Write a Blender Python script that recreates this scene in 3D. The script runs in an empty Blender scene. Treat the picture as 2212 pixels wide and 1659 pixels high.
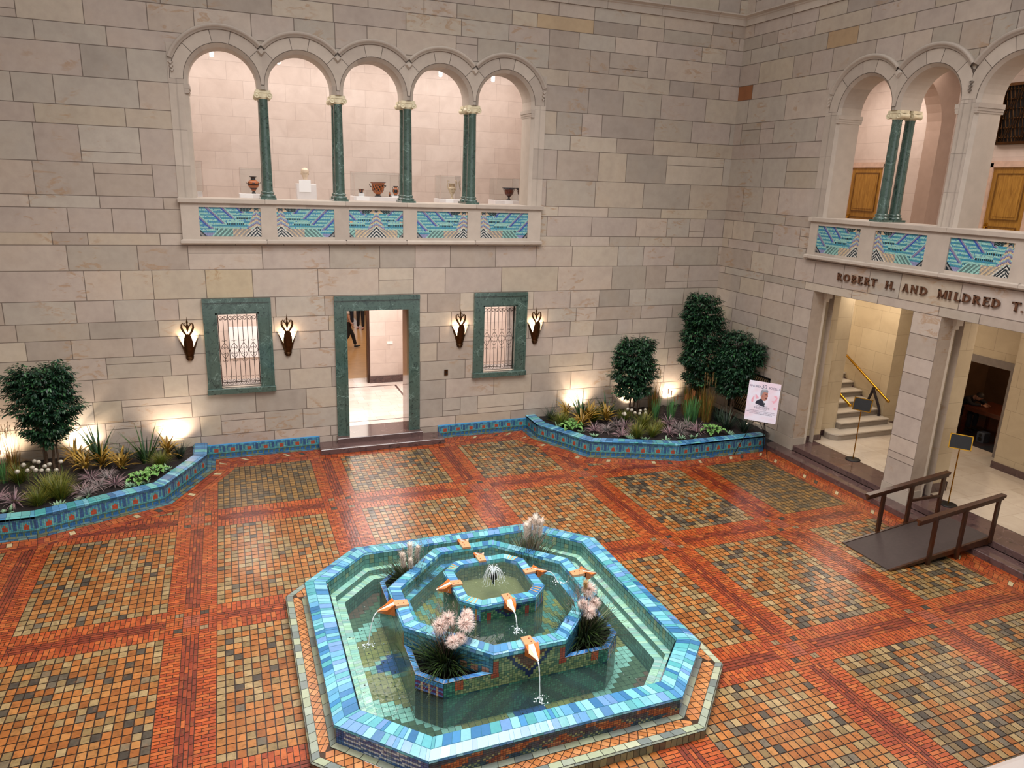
import bpy, bmesh, math, random
import numpy as np
from mathutils import Vector, Matrix
from mathutils.geometry import tessellate_polygon
PI = math.pi
C = bpy.context.scene.collection
sc = bpy.context.scene

# ---------------------------------------------------------------- camera, world, light
cd = bpy.data.cameras.new('camera'); cam = bpy.data.objects.new('camera', cd); C.objects.link(cam)
cam.location = (-12.65707798, -16.82922906, 6.23935055)
cam.rotation_euler = (math.radians(74.52104466), math.radians(-1.96193103), math.radians(-20.99148554))
cd.sensor_fit = 'HORIZONTAL'; cd.sensor_width = 36.0; cd.lens = 1577.913 / 2212 * 36.0
cd.clip_start = 0.05; cd.clip_end = 200
sc.camera = cam
sc.view_settings.view_transform = 'Standard'; sc.view_settings.look = 'None'
sc.view_settings.gamma = 1.0; sc.view_settings.use_curve_mapping = False
sc.view_settings.exposure = 0.10
w = bpy.data.worlds.new('world'); sc.world = w; w.use_nodes = True
bg = w.node_tree.nodes['Background']
bg.inputs[0].default_value = (1.0, 0.965, 0.955, 1); bg.inputs[1].default_value = 0.97
sc.cycles.max_bounces = 6; sc.cycles.diffuse_bounces = 3; sc.cycles.glossy_bounces = 3
sc.cycles.transparent_max_bounces = 12; sc.cycles.transmission_bounces = 4
sc.cycles.sample_clamp_indirect = 4.0
sc.cycles.use_denoising = True

def area(name, loc, rot, sx, sy, power, col=(1, 1, 1), spread=180):
    l = bpy.data.lights.new(name, 'AREA'); l.shape = 'RECTANGLE'; l.size = sx; l.size_y = sy
    l.energy = power; l.color = col; l.spread = math.radians(spread)
    o = bpy.data.objects.new(name, l); o.location = loc; o.rotation_euler = rot; C.objects.link(o); return o
def point(name, loc, power, col=(1, .8, .6), r=.05):
    l = bpy.data.lights.new(name, 'POINT'); l.energy = power; l.color = col; l.shadow_soft_size = r
    o = bpy.data.objects.new(name, l); o.location = loc; C.objects.link(o); return o
def spot(name, loc, target, power, col, angle, r=.04, blend=.6):
    l = bpy.data.lights.new(name, 'SPOT'); l.energy = power; l.color = col; l.shadow_soft_size = r
    l.spot_size = math.radians(angle); l.spot_blend = blend
    o = bpy.data.objects.new(name, l); o.location = loc
    d = Vector(target) - Vector(loc); o.rotation_euler = d.to_track_quat('-Z', 'Y').to_euler(); C.objects.link(o); return o

# court laylights overhead
area('court_laylight', (-9.46, -8.6, 12.6), (0, 0, 0), 9, 8, 1500, (1, .96, .94), 128)
# gallery behind the five arches
area('gallery_light', (-9.46, 2.0, 9.3), (0, 0, 0), 10, 2.2, 255, (1, .935, .90))
area('gallery_low_light', (-9.46, 1.05, 9.0), (math.radians(-20), 0, 0), 8, .5, 40, (1, .90, .85))
# upper right gallery
area('stair_gallery_light', (2.0, -2.6, 9.2), (0, 0, 0), 1.6, 2.6, 130, (1, .88, .80))
area('stair_gallery_light', (2.2, -7.6, 9.2), (0, 0, 0), 1.8, 3.0, 130, (1, .88, .80))
# rooms beyond the doorway and the windows
area('back_hall_light', (-8.6, 2.9, 4.3), (0, 0, 0), 2.2, 3.0, 190, (1, .93, .90))
area('back_room_light', (-8.2, 10.0, 4.3), (0, 0, 0), 4, 7, 300, (1, .90, .80))
area('window_room_light', (-12.5, 2.4, 4.3), (0, 0, 0), 1.6, 1.8, 120, (1, .94, .91))
area('window_room_light', (-6.0, 2.4, 4.3), (0, 0, 0), 1.3, 1.8, 110, (1, .94, .91))
# stair hall
area('hall_light', (2.2, -3.2, 4.1), (0, 0, 0), 1.4, 2.0, 62, (1, .87, .74))
area('stair_light', (2.6, -.4, 4.05), (0, 0, 0), 1.2, 1.6, 45, (1, .86, .70))
area('hall_light', (2.2, -8.0, 4.1), (0, 0, 0), 1.6, 3.0, 45, (1, .86, .74))

# ---------------------------------------------------------------- helpers
def lin(c):
    c = c.lstrip('#'); v = [int(c[i:i + 2], 16) / 255 for i in (0, 2, 4)]
    return tuple(x / 12.92 if x <= .04045 else ((x + .055) / 1.055) ** 2.4 for x in v)
def mixc(a, b, t): return tuple(x + (y - x) * t for x, y in zip(a, b))
def jit(c, a, rng=random): k = 1 + rng.uniform(-a, a); return tuple(x * k for x in c)

class MB:
    """collects polygons with a colour of their own and builds ONE mesh object"""
    def __init__(s): s.v = []; s.f = []; s.c = []; s.uv = []; s.sz = []; s.sm = []; s.hasuv = False
    def poly(s, pts, col=(.5, .5, .5), smooth=False, uv=None, sz=None):
        n = len(s.v); s.v.extend([tuple(p) for p in pts]); s.f.append(tuple(range(n, n + len(pts)))); s.c.append(col); s.sm.append(smooth)
        if uv: s.hasuv = True
        s.uv.append(uv or [(0, 0)] * len(pts)); s.sz.append(sz or (1, 1))
    def box(s, x0, x1, y0, y1, z0, z1, col=(.5, .5, .5), M=None):
        p = [Vector(q) for q in ((x0, y0, z0), (x1, y0, z0), (x1, y1, z0), (x0, y1, z0), (x0, y0, z1), (x1, y0, z1), (x1, y1, z1), (x0, y1, z1))]
        if M: p = [M @ q for q in p]
        for f in ((3, 2, 1, 0), (4, 5, 6, 7), (0, 1, 5, 4), (1, 2, 6, 5), (2, 3, 7, 6), (3, 0, 4, 7)): s.poly([p[i] for i in f], col)
    def bbox(s, x0, x1, y0, y1, z0, z1, b, col=(.5, .5, .5), M=None):
        """box with its top edges bevelled"""
        lo = [(x0, y0), (x1, y0), (x1, y1), (x0, y1)]; hi = [(x0 + b, y0 + b), (x1 - b, y0 + b), (x1 - b, y1 - b), (x0 + b, y1 - b)]
        R = [[(x, y, z0) for x, y in lo], [(x, y, z1 - b) for x, y in lo], [(x, y, z1) for x, y in hi]]
        if M: R = [[M @ Vector(q) for q in r] for r in R]
        s.poly(R[0][::-1], col); s.poly(R[2], col)
        for a, bb in zip(R, R[1:]):
            for i in range(4): j = (i + 1) % 4; s.poly([a[i], a[j], bb[j], bb[i]], col)
    def prism(s, pl, z0, z1, col=(.5, .5, .5), colt=None):
        s.poly([(x, y, z1) for x, y in pl], colt or col); s.poly([(x, y, z0) for x, y in pl][::-1], col)
        for i in range(len(pl)):
            j = (i + 1) % len(pl); s.poly([(*pl[i], z0), (*pl[j], z0), (*pl[j], z1), (*pl[i], z1)], col)
    def rings(s, R, col=(.5, .5, .5), closed=True, cap=True, smooth=True, colf=None):
        n = len(R[0]); base = len(s.v)
        for r in R: s.v.extend([tuple(p) for p in r])
        for k in range(len(R) - 1):
            for i in range(n if closed else n - 1):
                j = (i + 1) % n
                s.f.append((base + k * n + i, base + k * n + j, base + (k + 1) * n + j, base + (k + 1) * n + i))
                s.c.append(colf(k, i) if colf else col); s.sm.append(smooth); s.uv.append([(0, 0)] * 4); s.sz.append((1, 1))
        if cap:
            for r, rev in ((R[0], True), (R[-1], False)):
                s.poly(r[::-1] if rev else r, colf(0 if rev else len(R) - 2, 0) if colf else col)
    def lathe(s, prof, c=(0, 0, 0), n=20, col=(.5, .5, .5), cap=True, M=None, colf=None):
        R = []
        for r, z in prof:
            ring = [Vector((c[0] + r * math.cos(2 * PI * i / n), c[1] + r * math.sin(2 * PI * i / n), c[2] + z)) for i in range(n)]
            if M: ring = [M @ p for p in ring]
            R.append(ring)
        s.rings(R, col, cap=cap, colf=colf)
    def tube(s, pts, r, n=8, col=(.5, .5, .5), cap=True, flat=None):
        P = [Vector(p) for p in pts]; R = []; up = None
        for i, p in enumerate(P):
            t = (P[min(i + 1, len(P) - 1)] - P[max(i - 1, 0)]).normalized()
            if up is None:
                up = Vector((0, 0, 1)) if abs(t.z) < .9 else Vector((1, 0, 0))
            a = t.cross(up)
            if a.length < 1e-5: a = t.cross(Vector((.3, 1, .2)))
            a.normalize(); b = a.cross(t).normalized(); up = b
            rr = r(i / (len(P) - 1)) if callable(r) else (r[i] if isinstance(r, (list, tuple)) else r)
            R.append([p + a * math.cos(2 * PI * k / n) * rr + b * math.sin(2 * PI * k / n) * rr * (flat or 1) for k in range(n)])
        s.rings(R, col, cap=cap)
    def sphere(s, c, r, n=12, m=8, col=(.5, .5, .5), M=None):
        prof = [(max(math.sin(PI * k / m), .002), -math.cos(PI * k / m)) for k in range(m + 1)]
        R = []
        rx, ry, rz = r if isinstance(r, tuple) else (r, r, r)
        for q, z in prof:
            ring = [Vector((q * rx * math.cos(2 * PI * i / n), q * ry * math.sin(2 * PI * i / n), z * rz)) for i in range(n)]
            if M: ring = [M @ p for p in ring]
            R.append([p + Vector(c) for p in ring])
        s.rings(R, col)
    def add(s, o, M=None):
        n = len(s.v); s.v.extend([tuple(M @ Vector(p)) if M else p for p in o.v])
        s.f.extend([tuple(i + n for i in f) for f in o.f]); s.c += o.c; s.uv += o.uv; s.sz += o.sz; s.sm += o.sm; s.hasuv |= o.hasuv
    def build(s, name, mat, parent=None):
        me = bpy.data.meshes.new(name)
        off = Vector(parent['_o']) if parent is not None and '_o' in parent else Vector((0, 0, 0))
        v = np.array(s.v, dtype=float).reshape(-1, 3) - np.array(off)
        me.from_pydata(v.tolist(), [], s.f)
        me.materials.append(mat)
        ln = [len(f) for f in s.f]
        at = me.color_attributes.new('Col', 'FLOAT_COLOR', 'CORNER')
        c = np.ones((sum(ln), 4), dtype=np.float32); c[:, :3] = np.repeat(np.array(s.c, dtype=np.float32)[:, :3], ln, axis=0)
        at.data.foreach_set('color', c.ravel())
        if s.hasuv:
            u = me.uv_layers.new(name='UV'); u.data.foreach_set('uv', np.array([q for f in s.uv for q in f], dtype=np.float32).ravel())
            u2 = me.uv_layers.new(name='SZ'); u2.data.foreach_set('uv', np.repeat(np.array(s.sz, dtype=np.float32), ln, axis=0).ravel())
        me.polygons.foreach_set('use_smooth', s.sm)
        o = bpy.data.objects.new(name, me); C.objects.link(o)
        if parent is not None: o.parent = parent
        o['_o'] = tuple(off)
        return o

def thing(name, label, cat, loc=(0, 0, 0), group=None):
    o = bpy.data.objects.new(name, None); C.objects.link(o); o.location = loc; o.empty_display_size = .1
    o['label'] = label; o['category'] = cat; o['_o'] = tuple(loc)
    if group: o['group'] = group
    return o
def tag(o, label, cat, group=None, kind=None):
    o['label'] = label; o['category'] = cat
    if group: o['group'] = group
    if kind: o['kind'] = kind
    return o
def struct(o): o['kind'] = 'structure'; return o
def kids(o): return [c for c in bpy.data.objects if c.parent == o]
def dup(root, loc, rz=0.0, label=None, scale=None, group=None, tree=None):
    r = root.copy(); C.objects.link(r); r.location = loc; r.rotation_euler = (0, 0, rz)
    if scale: r.scale = scale if isinstance(scale, tuple) else (scale,) * 3
    if label: r['label'] = label
    if group: r['group'] = group
    for ch in (tree or kids(root)):
        c = ch.copy(); C.objects.link(c); c.parent = r
        for g_ in kids(ch):
            d = g_.copy(); C.objects.link(d); d.parent = c
    return r

# ---------------------------------------------------------------- materials
class NT:
    def __init__(s, name):
        s.m = bpy.data.materials.new(name); s.m.use_nodes = True; s.t = s.m.node_tree
        s.b = s.t.nodes['Principled BSDF']; s.o = s.t.nodes['Material Output']
    def n(s, typ, **k):
        nd = s.t.nodes.new('ShaderNode' + typ)
        for a, b in k.items():
            if a == 'op': nd.operation = b
            elif a == 'blend': nd.data_type = 'RGBA'; nd.blend_type = b
            elif isinstance(a, str) and hasattr(nd, a): setattr(nd, a, b)
        return nd
    def l(s, a, b): s.t.links.new(a, b)
    def math(s, op, a, b=None, c=None, clamp=False):
        nd = s.n('Math', op=op); nd.use_clamp = clamp
        for i, x in enumerate((a, b, c)):
            if x is None: continue
            if isinstance(x, (int, float)): nd.inputs[i].default_value = x
            else: s.l(x, nd.inputs[i])
        return nd.outputs[0]
    def mix(s, blend, f, a, b):
        nd = s.n('Mix', blend=blend)
        for i, x in ((0, f), (6, a), (7, b)):
            if isinstance(x, (int, float)): nd.inputs[i].default_value = x
            elif isinstance(x, tuple): nd.inputs[i].default_value = (*x[:3], 1)
            else: s.l(x, nd.inputs[i])
        return nd.outputs[2]
    def ramp(s, f, stops, interp='LINEAR'):
        nd = s.n('ValToRGB'); cr = nd.color_ramp; cr.interpolation = interp
        while len(cr.elements) < len(stops): cr.elements.new(.5)
        for e, (p, c) in zip(cr.elements, stops): e.position = p; e.color = (*c[:3], 1) if isinstance(c, tuple) else (c, c, c, 1)
        s.l(f, nd.inputs[0]); return nd.outputs[0]
    def noise(s, vec, scale, detail=4, rough=.5, dist=0):
        nd = s.n('TexNoise'); nd.inputs['Scale'].default_value = scale; nd.inputs['Detail'].default_value = detail
        nd.inputs['Roughness'].default_value = rough; nd.inputs['Distortion'].default_value = dist
        if vec is not None: s.l(vec, nd.inputs['Vector'])
        return nd.outputs[0]
    def bump(s, h, strength=.2, dist=.01):
        nd = s.n('Bump'); nd.inputs['Strength'].default_value = strength; nd.inputs['Distance'].default_value = dist
        s.l(h, nd.inputs['Height']); s.l(nd.outputs[0], s.b.inputs['Normal']); return nd
    def coords(s): return s.n('NewGeometry').outputs['Position']
    def obj(s): return s.n('TexCoord').outputs['Object']
    def attr(s, nm='Col'):
        nd = s.n('Attribute'); nd.attribute_name = nm; return nd.outputs['Color']
    def set(s, **k):
        for a, v in k.items():
            nm = {'rough': 'Roughness', 'metal': 'Metallic', 'coat': 'Coat Weight', 'spec': 'Specular IOR Level', 'coatr': 'Coat Roughness'}[a]; s.b.inputs[nm].default_value = v
        return s

def simple(name, col, rough=.5, metal=0, var=.12, scale=8, bump=0, coat=0, spec=.5):
    t = NT(name); p = t.obj(); f = t.noise(p, scale, 4)
    c = lin(col) if isinstance(col, str) else col
    r = t.ramp(f, [(.3, tuple(x * (1 - var) for x in c)), (.7, tuple(min(1, x * (1 + var)) for x in c))])
    t.l(r, t.b.inputs['Base Color']); t.set(rough=rough, metal=metal, coat=coat, spec=spec)
    if bump: t.bump(t.noise(p, scale * 6, 3), bump)
    return t.m
def attrmat(name, rough=.35, coat=0, var=.15, scale=14, bump=0, metal=0, bscale=60, spec=.5):
    """each polygon keeps the colour of its own tile, stone or leaf, mottled"""
    t = NT(name); p = t.coords(); f = t.noise(p, scale, 4)
    k = t.math('MULTIPLY_ADD', f, var * 2.2, 1 - var * 1.1)
    cm = t.n('VectorMath', op='SCALE'); t.l(t.attr(), cm.inputs[0]); t.l(k, cm.inputs['Scale'])
    t.l(cm.outputs[0], t.b.inputs['Base Color']); t.set(rough=rough, coat=coat, metal=metal, spec=spec, coatr=.16)
    if bump: t.bump(t.noise(p, bscale, 2), bump)
    return t.m
def emit(name, col, strength):
    t = NT(name); t.b.inputs['Emission Color'].default_value = (*lin(col), 1); t.b.inputs['Emission Strength'].default_value = strength
    t.b.inputs['Base Color'].default_value = (*lin(col), 1); return t.m

def ashlar_mat():
    """travertine blocks: tone from the block, rust veins, grey clouds, pits, dark joints"""
    t = NT('pale_limestone_blocks'); p = t.coords(); base = t.attr()
    n1 = t.noise(p, 1.3, 5, .55); n2 = t.noise(p, 6, 6, .6)
    c = t.mix('MULTIPLY', 1.0, base, t.ramp(n1, [(.25, (.87, .86, .86)), (.5, (1, 1, 1)), (.75, (1.0, .97, .93))]))
    c = t.mix('MULTIPLY', .8, c, t.ramp(n2, [(.3, (.88, .87, .87)), (.6, (1, 1, 1))]))
    mp = t.n('Mapping'); mp.inputs['Rotation'].default_value = (.5, .7, .6); mp.inputs['Scale'].default_value = (1, 1, 2.6); t.l(p, mp.inputs[0])
    v = t.noise(mp.outputs[0], 2.6, 6, .62, 1.2)
    vm = t.ramp(v, [(.54, 0.), (.61, .8), (.66, .25), (.72, .6)])
    big = t.ramp(t.noise(p, .8, 2), [(.54, 0.), (.62, 1.)])
    vf = t.math('MULTIPLY', vm, big)
    c = t.mix('MIX', t.math('MULTIPLY', vf, .75), c, lin('#98744c'))
    sp = t.noise(p, 22, 3, .7); c = t.mix('MIX', t.ramp(sp, [(.69, 0.), (.74, .35)]), c, lin('#6e5f56'))
    uv = t.n('UVMap'); uv.uv_map = 'UV'; szn = t.n('UVMap'); szn.uv_map = 'SZ'
    a = t.n('SeparateXYZ'); t.l(uv.outputs[0], a.inputs[0]); b = t.n('SeparateXYZ'); t.l(szn.outputs[0], b.inputs[0])
    d1 = t.math('MINIMUM', a.outputs[0], t.math('SUBTRACT', b.outputs[0], a.outputs[0]))
    d2 = t.math('MINIMUM', a.outputs[1], t.math('SUBTRACT', b.outputs[1], a.outputs[1]))
    d = t.math('MINIMUM', d1, d2)
    j = t.math('SUBTRACT', 1, t.math('DIVIDE', t.math('SUBTRACT', d, .0045), .006), clamp=True)
    c = t.mix('MIX', t.math('MULTIPLY', j, .85), c, lin('#564a42'))
    e = t.math('SUBTRACT', 1, t.math('DIVIDE', d, .02), clamp=True)
    t.l(c, t.b.inputs['Base Color']); t.set(rough=.62, spec=.3)
    t.bump(t.math('SUBTRACT', t.math('MULTIPLY', n2, .25), t.math('MULTIPLY', j, 1.)), .35, .01)
    return t.m

def brickstone(name, c1, c2, mortar, bw, bh, rough=.5, axis='xz'):
    t = NT(name); p = t.coords(); s = t.n('SeparateXYZ'); t.l(p, s.inputs[0]); cb = t.n('CombineXYZ')
    if axis == 'auto':
        g = t.n('NewGeometry'); q = t.n('SeparateXYZ'); t.l(g.outputs['Normal'], q.inputs[0])
        fx = t.math('GREATER_THAN', t.math('ABSOLUTE', q.outputs[0]), .7)
        u = t.math('ADD', t.math('MULTIPLY', s.outputs[1], fx), t.math('MULTIPLY', s.outputs[0], t.math('SUBTRACT', 1, fx)))
        fz = t.math('GREATER_THAN', t.math('ABSOLUTE', q.outputs[2]), .7)
        vv = t.math('ADD', t.math('MULTIPLY', s.outputs[1], fz), t.math('MULTIPLY', s.outputs[2], t.math('SUBTRACT', 1, fz)))
        t.l(u, cb.inputs[0]); t.l(vv, cb.inputs[1])
    else:
        t.l(s.outputs['xyz'.index(axis[0])], cb.inputs[0]); t.l(s.outputs['xyz'.index(axis[1])], cb.inputs[1])
    b = t.n('TexBrick'); t.l(cb.outputs[0], b.inputs['Vector'])
    b.inputs['Color1'].default_value = (*lin(c1), 1); b.inputs['Color2'].default_value = (*lin(c2), 1); b.inputs['Mortar'].default_value = (*lin(mortar), 1)
    b.inputs['Scale'].default_value = 1; b.inputs['Brick Width'].default_value = bw; b.inputs['Row Height'].default_value = bh
    b.inputs['Mortar Size'].default_value = .004; b.inputs['Bias'].default_value = 0; b.offset = .37; b.squash = .75; b.squash_frequency = 3
    n = t.noise(p, 2.2, 5, .6, .6)
    c = t.mix('MULTIPLY', 1.0, b.outputs[0], t.ramp(n, [(.3, (.88, .86, .85)), (.6, (1, 1, 1))]))
    t.l(c, t.b.inputs['Base Color']); t.set(rough=rough); return t.m

def marble(name, dark, mid, light, rough=.15, scale=9):
    t = NT(name); p = t.coords(); n = t.noise(p, scale, 8, .7, 1.5)
    c = t.ramp(n, [(.34, lin(dark)), (.47, lin(mid)), (.62, lin(mid)), (.75, lin(light))])
    v = t.n('TexVoronoi'); v.inputs['Scale'].default_value = scale * .9; t.l(t.mix('LINEAR_LIGHT', .12, p, n), v.inputs['Vector'])
    dk = t.ramp(v.outputs['Distance'], [(.10, 1.), (.22, 0.)]); pick = t.ramp(t.noise(p, scale * .5, 2), [(.50, 0.), (.56, 1.)])
    c = t.mix('MIX', t.math('MULTIPLY', t.math('MULTIPLY', dk, pick), .85), c, lin('#0d1a19'))
    v2 = t.n('TexVoronoi'); v2.feature = 'DISTANCE_TO_EDGE'; v2.inputs['Scale'].default_value = scale * .55; t.l(t.mix('LINEAR_LIGHT', .2, p, n), v2.inputs['Vector'])
    c = t.mix('MIX', t.math('MULTIPLY', t.ramp(v2.outputs['Distance'], [(.012, 1.), (.03, 0.)]), t.ramp(t.noise(p, 3, 2), [(.52, 0.), (.6, .6)])), c, lin(light))
    t.l(c, t.b.inputs['Base Color']); t.set(rough=rough, coat=.3); return t.m

def wood(name, c1, c2, rough=.35, axis=2):
    t = NT(name); p = t.coords(); mp = t.n('Mapping'); sc_ = [14, 14, 14]; sc_[axis] = 1.2; mp.inputs['Scale'].default_value = sc_; t.l(p, mp.inputs[0])
    n = t.noise(mp.outputs[0], 2, 6, .6, .8); t.l(t.ramp(n, [(.3, lin(c1)), (.7, lin(c2))]), t.b.inputs['Base Color']); t.set(rough=rough); return t.m

def water(name, tint, ripple=.12, scale=5, dens=1.0):
    """still water: clear, slightly tinted, mirror-like at a glance"""
    t = NT(name); t.t.nodes.remove(t.b)
    tr = t.n('BsdfTransparent'); tr.inputs[0].default_value = (*tint, 1)
    gl = t.n('BsdfGlossy'); gl.inputs['Roughness'].default_value = .04
    fr = t.n('Fresnel'); fr.inputs[0].default_value = 1.33
    df = t.n('BsdfDiffuse'); df.inputs[0].default_value = (*lin('#8fb9b0'), 1); m0 = t.n('MixShader'); m0.inputs[0].default_value = .05; t.l(tr.outputs[0], m0.inputs[1]); t.l(df.outputs[0], m0.inputs[2])
    mx = t.n('MixShader'); t.l(fr.outputs[0], mx.inputs[0]); t.l(m0.outputs[0], mx.inputs[1]); t.l(gl.outputs[0], mx.inputs[2]); t.l(mx.outputs[0], t.o.inputs[0])
    p = t.coords(); n = t.noise(p, scale, 3, .5, .4); b = t.n('Bump'); b.inputs['Strength'].default_value = ripple; b.inputs['Distance'].default_value = .03
    t.l(n, b.inputs['Height']); t.l(b.outputs[0], gl.inputs['Normal']); t.l(b.outputs[0], fr.inputs['Normal'])
    return t.m
def glass(name, tint=(.93, .95, .95)):
    t = NT(name); t.t.nodes.remove(t.b)
    tr = t.n('BsdfTransparent'); tr.inputs[0].default_value = (*tint, 1); gl = t.n('BsdfGlossy'); gl.inputs['Roughness'].default_value = .02
    fr = t.n('Fresnel'); fr.inputs[0].default_value = 1.2
    mx = t.n('MixShader'); t.l(fr.outputs[0], mx.inputs[0]); t.l(tr.outputs[0], mx.inputs[1]); t.l(gl.outputs[0], mx.inputs[2]); t.l(mx.outputs[0], t.o.inputs[0]); return t.m

M = {}
M['ashlar'] = ashlar_mat()
M['trimstone'] = attrmat('carved_limestone', rough=.6, var=.12, scale=5, bump=.1, spec=.3)
M['pink'] = brickstone('rosy_gallery_stone', '#d2c3b9', '#c8b7ac', '#b3a197', 1.0, .42, .5)
M['cream'] = brickstone('cream_hall_stone', '#c8b798', '#beac8d', '#9f8e74', .85, .55, .45, 'auto')
M['green'] = marble('green_marble', '#1d312f', '#41574f', '#86a39a')
M['brownmarble'] = marble('brown_marble', '#3a2c2e', '#57423f', '#7d655f', .16, 5)
M['glaze'] = attrmat('glazed_tile', rough=.22, coat=.25, var=.12, scale=18, bump=.06, bscale=40)
def floor_mat():
    """fired clay: each tile its own colour, with smoky flashing from the kiln"""
    t = NT('fired_clay_floor_tile'); p = t.coords(); k = t.math('MULTIPLY_ADD', t.noise(p, 17, 4), .44, .58)
    cm = t.n('VectorMath', op='SCALE'); t.l(t.attr(), cm.inputs[0]); t.l(k, cm.inputs['Scale'])
    f = t.ramp(t.noise(p, 10, 5, .7, .5), [(.50, 0.), (.64, .72)]); c = t.mix('MIX', f, cm.outputs[0], t.mix('MULTIPLY', 1.0, t.attr(), (.42, .42, .40)))
    g = t.ramp(t.noise(p, 11, 4, .6), [(.58, 0.), (.70, .35)]); c = t.mix('MIX', g, c, lin('#8f5c30'))
    t.l(c, t.b.inputs['Base Color']); t.set(rough=.33, coat=.22, coatr=.2); t.bump(t.noise(p, 22, 2), .14); return t.m
M['floor'] = floor_mat()
M['mosaic'] = attrmat('mosaic_tile', rough=.3, coat=.2, var=.18, scale=30)
M['pool'] = attrmat('pool_mosaic_tile', rough=.35, var=.18, scale=9)
M['bronze'] = simple('dark_bronze', '#4a3018', .35, .85, .3, 12)
M['gilt'] = simple('bright_brass', '#b98a2e', .22, 1, .15, 10)
M['iron'] = simple('dark_wrought_iron', '#3d2f28', .45, .6, .2, 14)
M['blackmetal'] = simple('black_metal', '#141314', .45, .3, .2, 14)
M['capital'] = simple('cream_capital_stone', '#cfc4a4', .5, 0, .15, 12, .1)
M['oak'] = wood('golden_oak', '#8a5f22', '#b98a3c')
M['darkwood'] = wood('dark_walnut', '#24140e', '#4a2a17', .3)
M['oakdark'] = wood('shaded_oak', '#5f3f16', '#7d5522')
M['soil'] = simple('dark_bark_mulch', '#1d1311', .9, 0, .5, 60, .8)
M['leaf'] = attrmat('leaf_green', rough=.42, var=.25, scale=20, spec=.4)
_f = NT('feathery_plume'); _tr = _f.n('BsdfTranslucent'); _df = _f.n('BsdfDiffuse'); _mx = _f.n('MixShader'); _mx.inputs[0].default_value = .62
_f.l(_f.attr(), _tr.inputs[0]); _f.l(_f.attr(), _df.inputs[0]); _f.l(_df.outputs[0], _mx.inputs[1]); _f.l(_tr.outputs[0], _mx.inputs[2]); _f.l(_mx.outputs[0], _f.o.inputs[0]); M['fluff'] = _f.m
M['bark'] = simple('grey_brown_bark', '#54402f', .8, 0, .3, 30, .4)
M['white'] = simple('white_painted_board', '#e9e4e2', .6, 0, .03)
M['glass'] = glass('clear_glass')
M['water'] = water('pool_water', (.80, .93, .92), .25, 4)
M['watertop'] = water('fountain_bowl_water', (.86, .92, .86), .5, 12)
_j = NT('falling_water'); _j.b.inputs['Base Color'].default_value = (.85, .92, .95, 1); _j.set(rough=.08); _j.b.inputs['Alpha'].default_value = .62; M['jet'] = _j.m

# ---------------------------------------------------------------- the walls of the court
COURSES = [-.02, .27, .51, .98, 1.47, 1.95, 2.41, 2.81, 3.16, 3.61, 4.22, 4.73, 4.97, 5.45, 5.69, 6.32, 7.01, 7.36, 7.88, 8.45, 8.80, 9.29, 9.64, 9.935, 10.22, 10.46, 10.98, 11.4, 11.9, 12.3, 13.0]
CR = [-.02, .42, .98, 1.47, 1.95, 2.41, 2.81, 3.16, 3.61, 4.04, 4.22] + COURSES[COURSES.index(4.73):]
STONES = ['#ada095', '#a89b90', '#b1a497', '#a3998c', '#b0a294', '#a9a094', '#a4978a', '#b3a797']
def TB(s, d, z): return (s, d, z)          # back wall: s is x, d goes into the wall
def TR(s, d, z): return (d, s, z)          # right wall: s is y
def clip_poly(P, ax, v, keep_less):
    out = []
    for i in range(len(P)):
        a, b = P[i], P[(i + 1) % len(P)]
        ia = (a[ax] <= v) if keep_less else (a[ax] >= v); ib = (b[ax] <= v) if keep_less else (b[ax] >= v)
        if ia: out.append(a)
        if ia != ib:
            t = (v - a[ax]) / (b[ax] - a[ax]); out.append(tuple(a[k] + (b[k] - a[k]) * t for k in (0, 1)))
    return out
def stone_rects(s0, s1, rng, courses=COURSES, solid=()):
    R = []
    for z0, z1 in zip(courses, courses[1:]):
        h = z1 - z0; s = s0 - rng.uniform(0, .8)
        while s < s1:
            wd = min(max(h * rng.uniform(.9, 2.9), .42), 1.75)
            if h < .36: wd = rng.uniform(.55, 1.6)
            e = s + wd
            if z1 <= 4.05:
                for a_, b_ in solid:
                    if abs(s - a_) < 1e-6: e = b_
                    elif s < a_ - 1e-6 < e + .3: e = a_
            c = lin(rng.choice(STONES)); c = jit(c, .055, rng)
            if rng.random() < .09: c = mixc(c, lin('#b0a38f'), .6)
            if rng.random() < .09: c = mixc(c, lin('#938a80'), .5)
            if h > .45 and rng.random() < .13:
                m = z0 + h * rng.choice((.3, .55, .68)); R.append((s, e, z0, m, c)); R.append((s, e, m, z1, jit(c, .08, rng)))
            else: R.append((s, e, z0, z1, c))
            s = e
    return R
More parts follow.
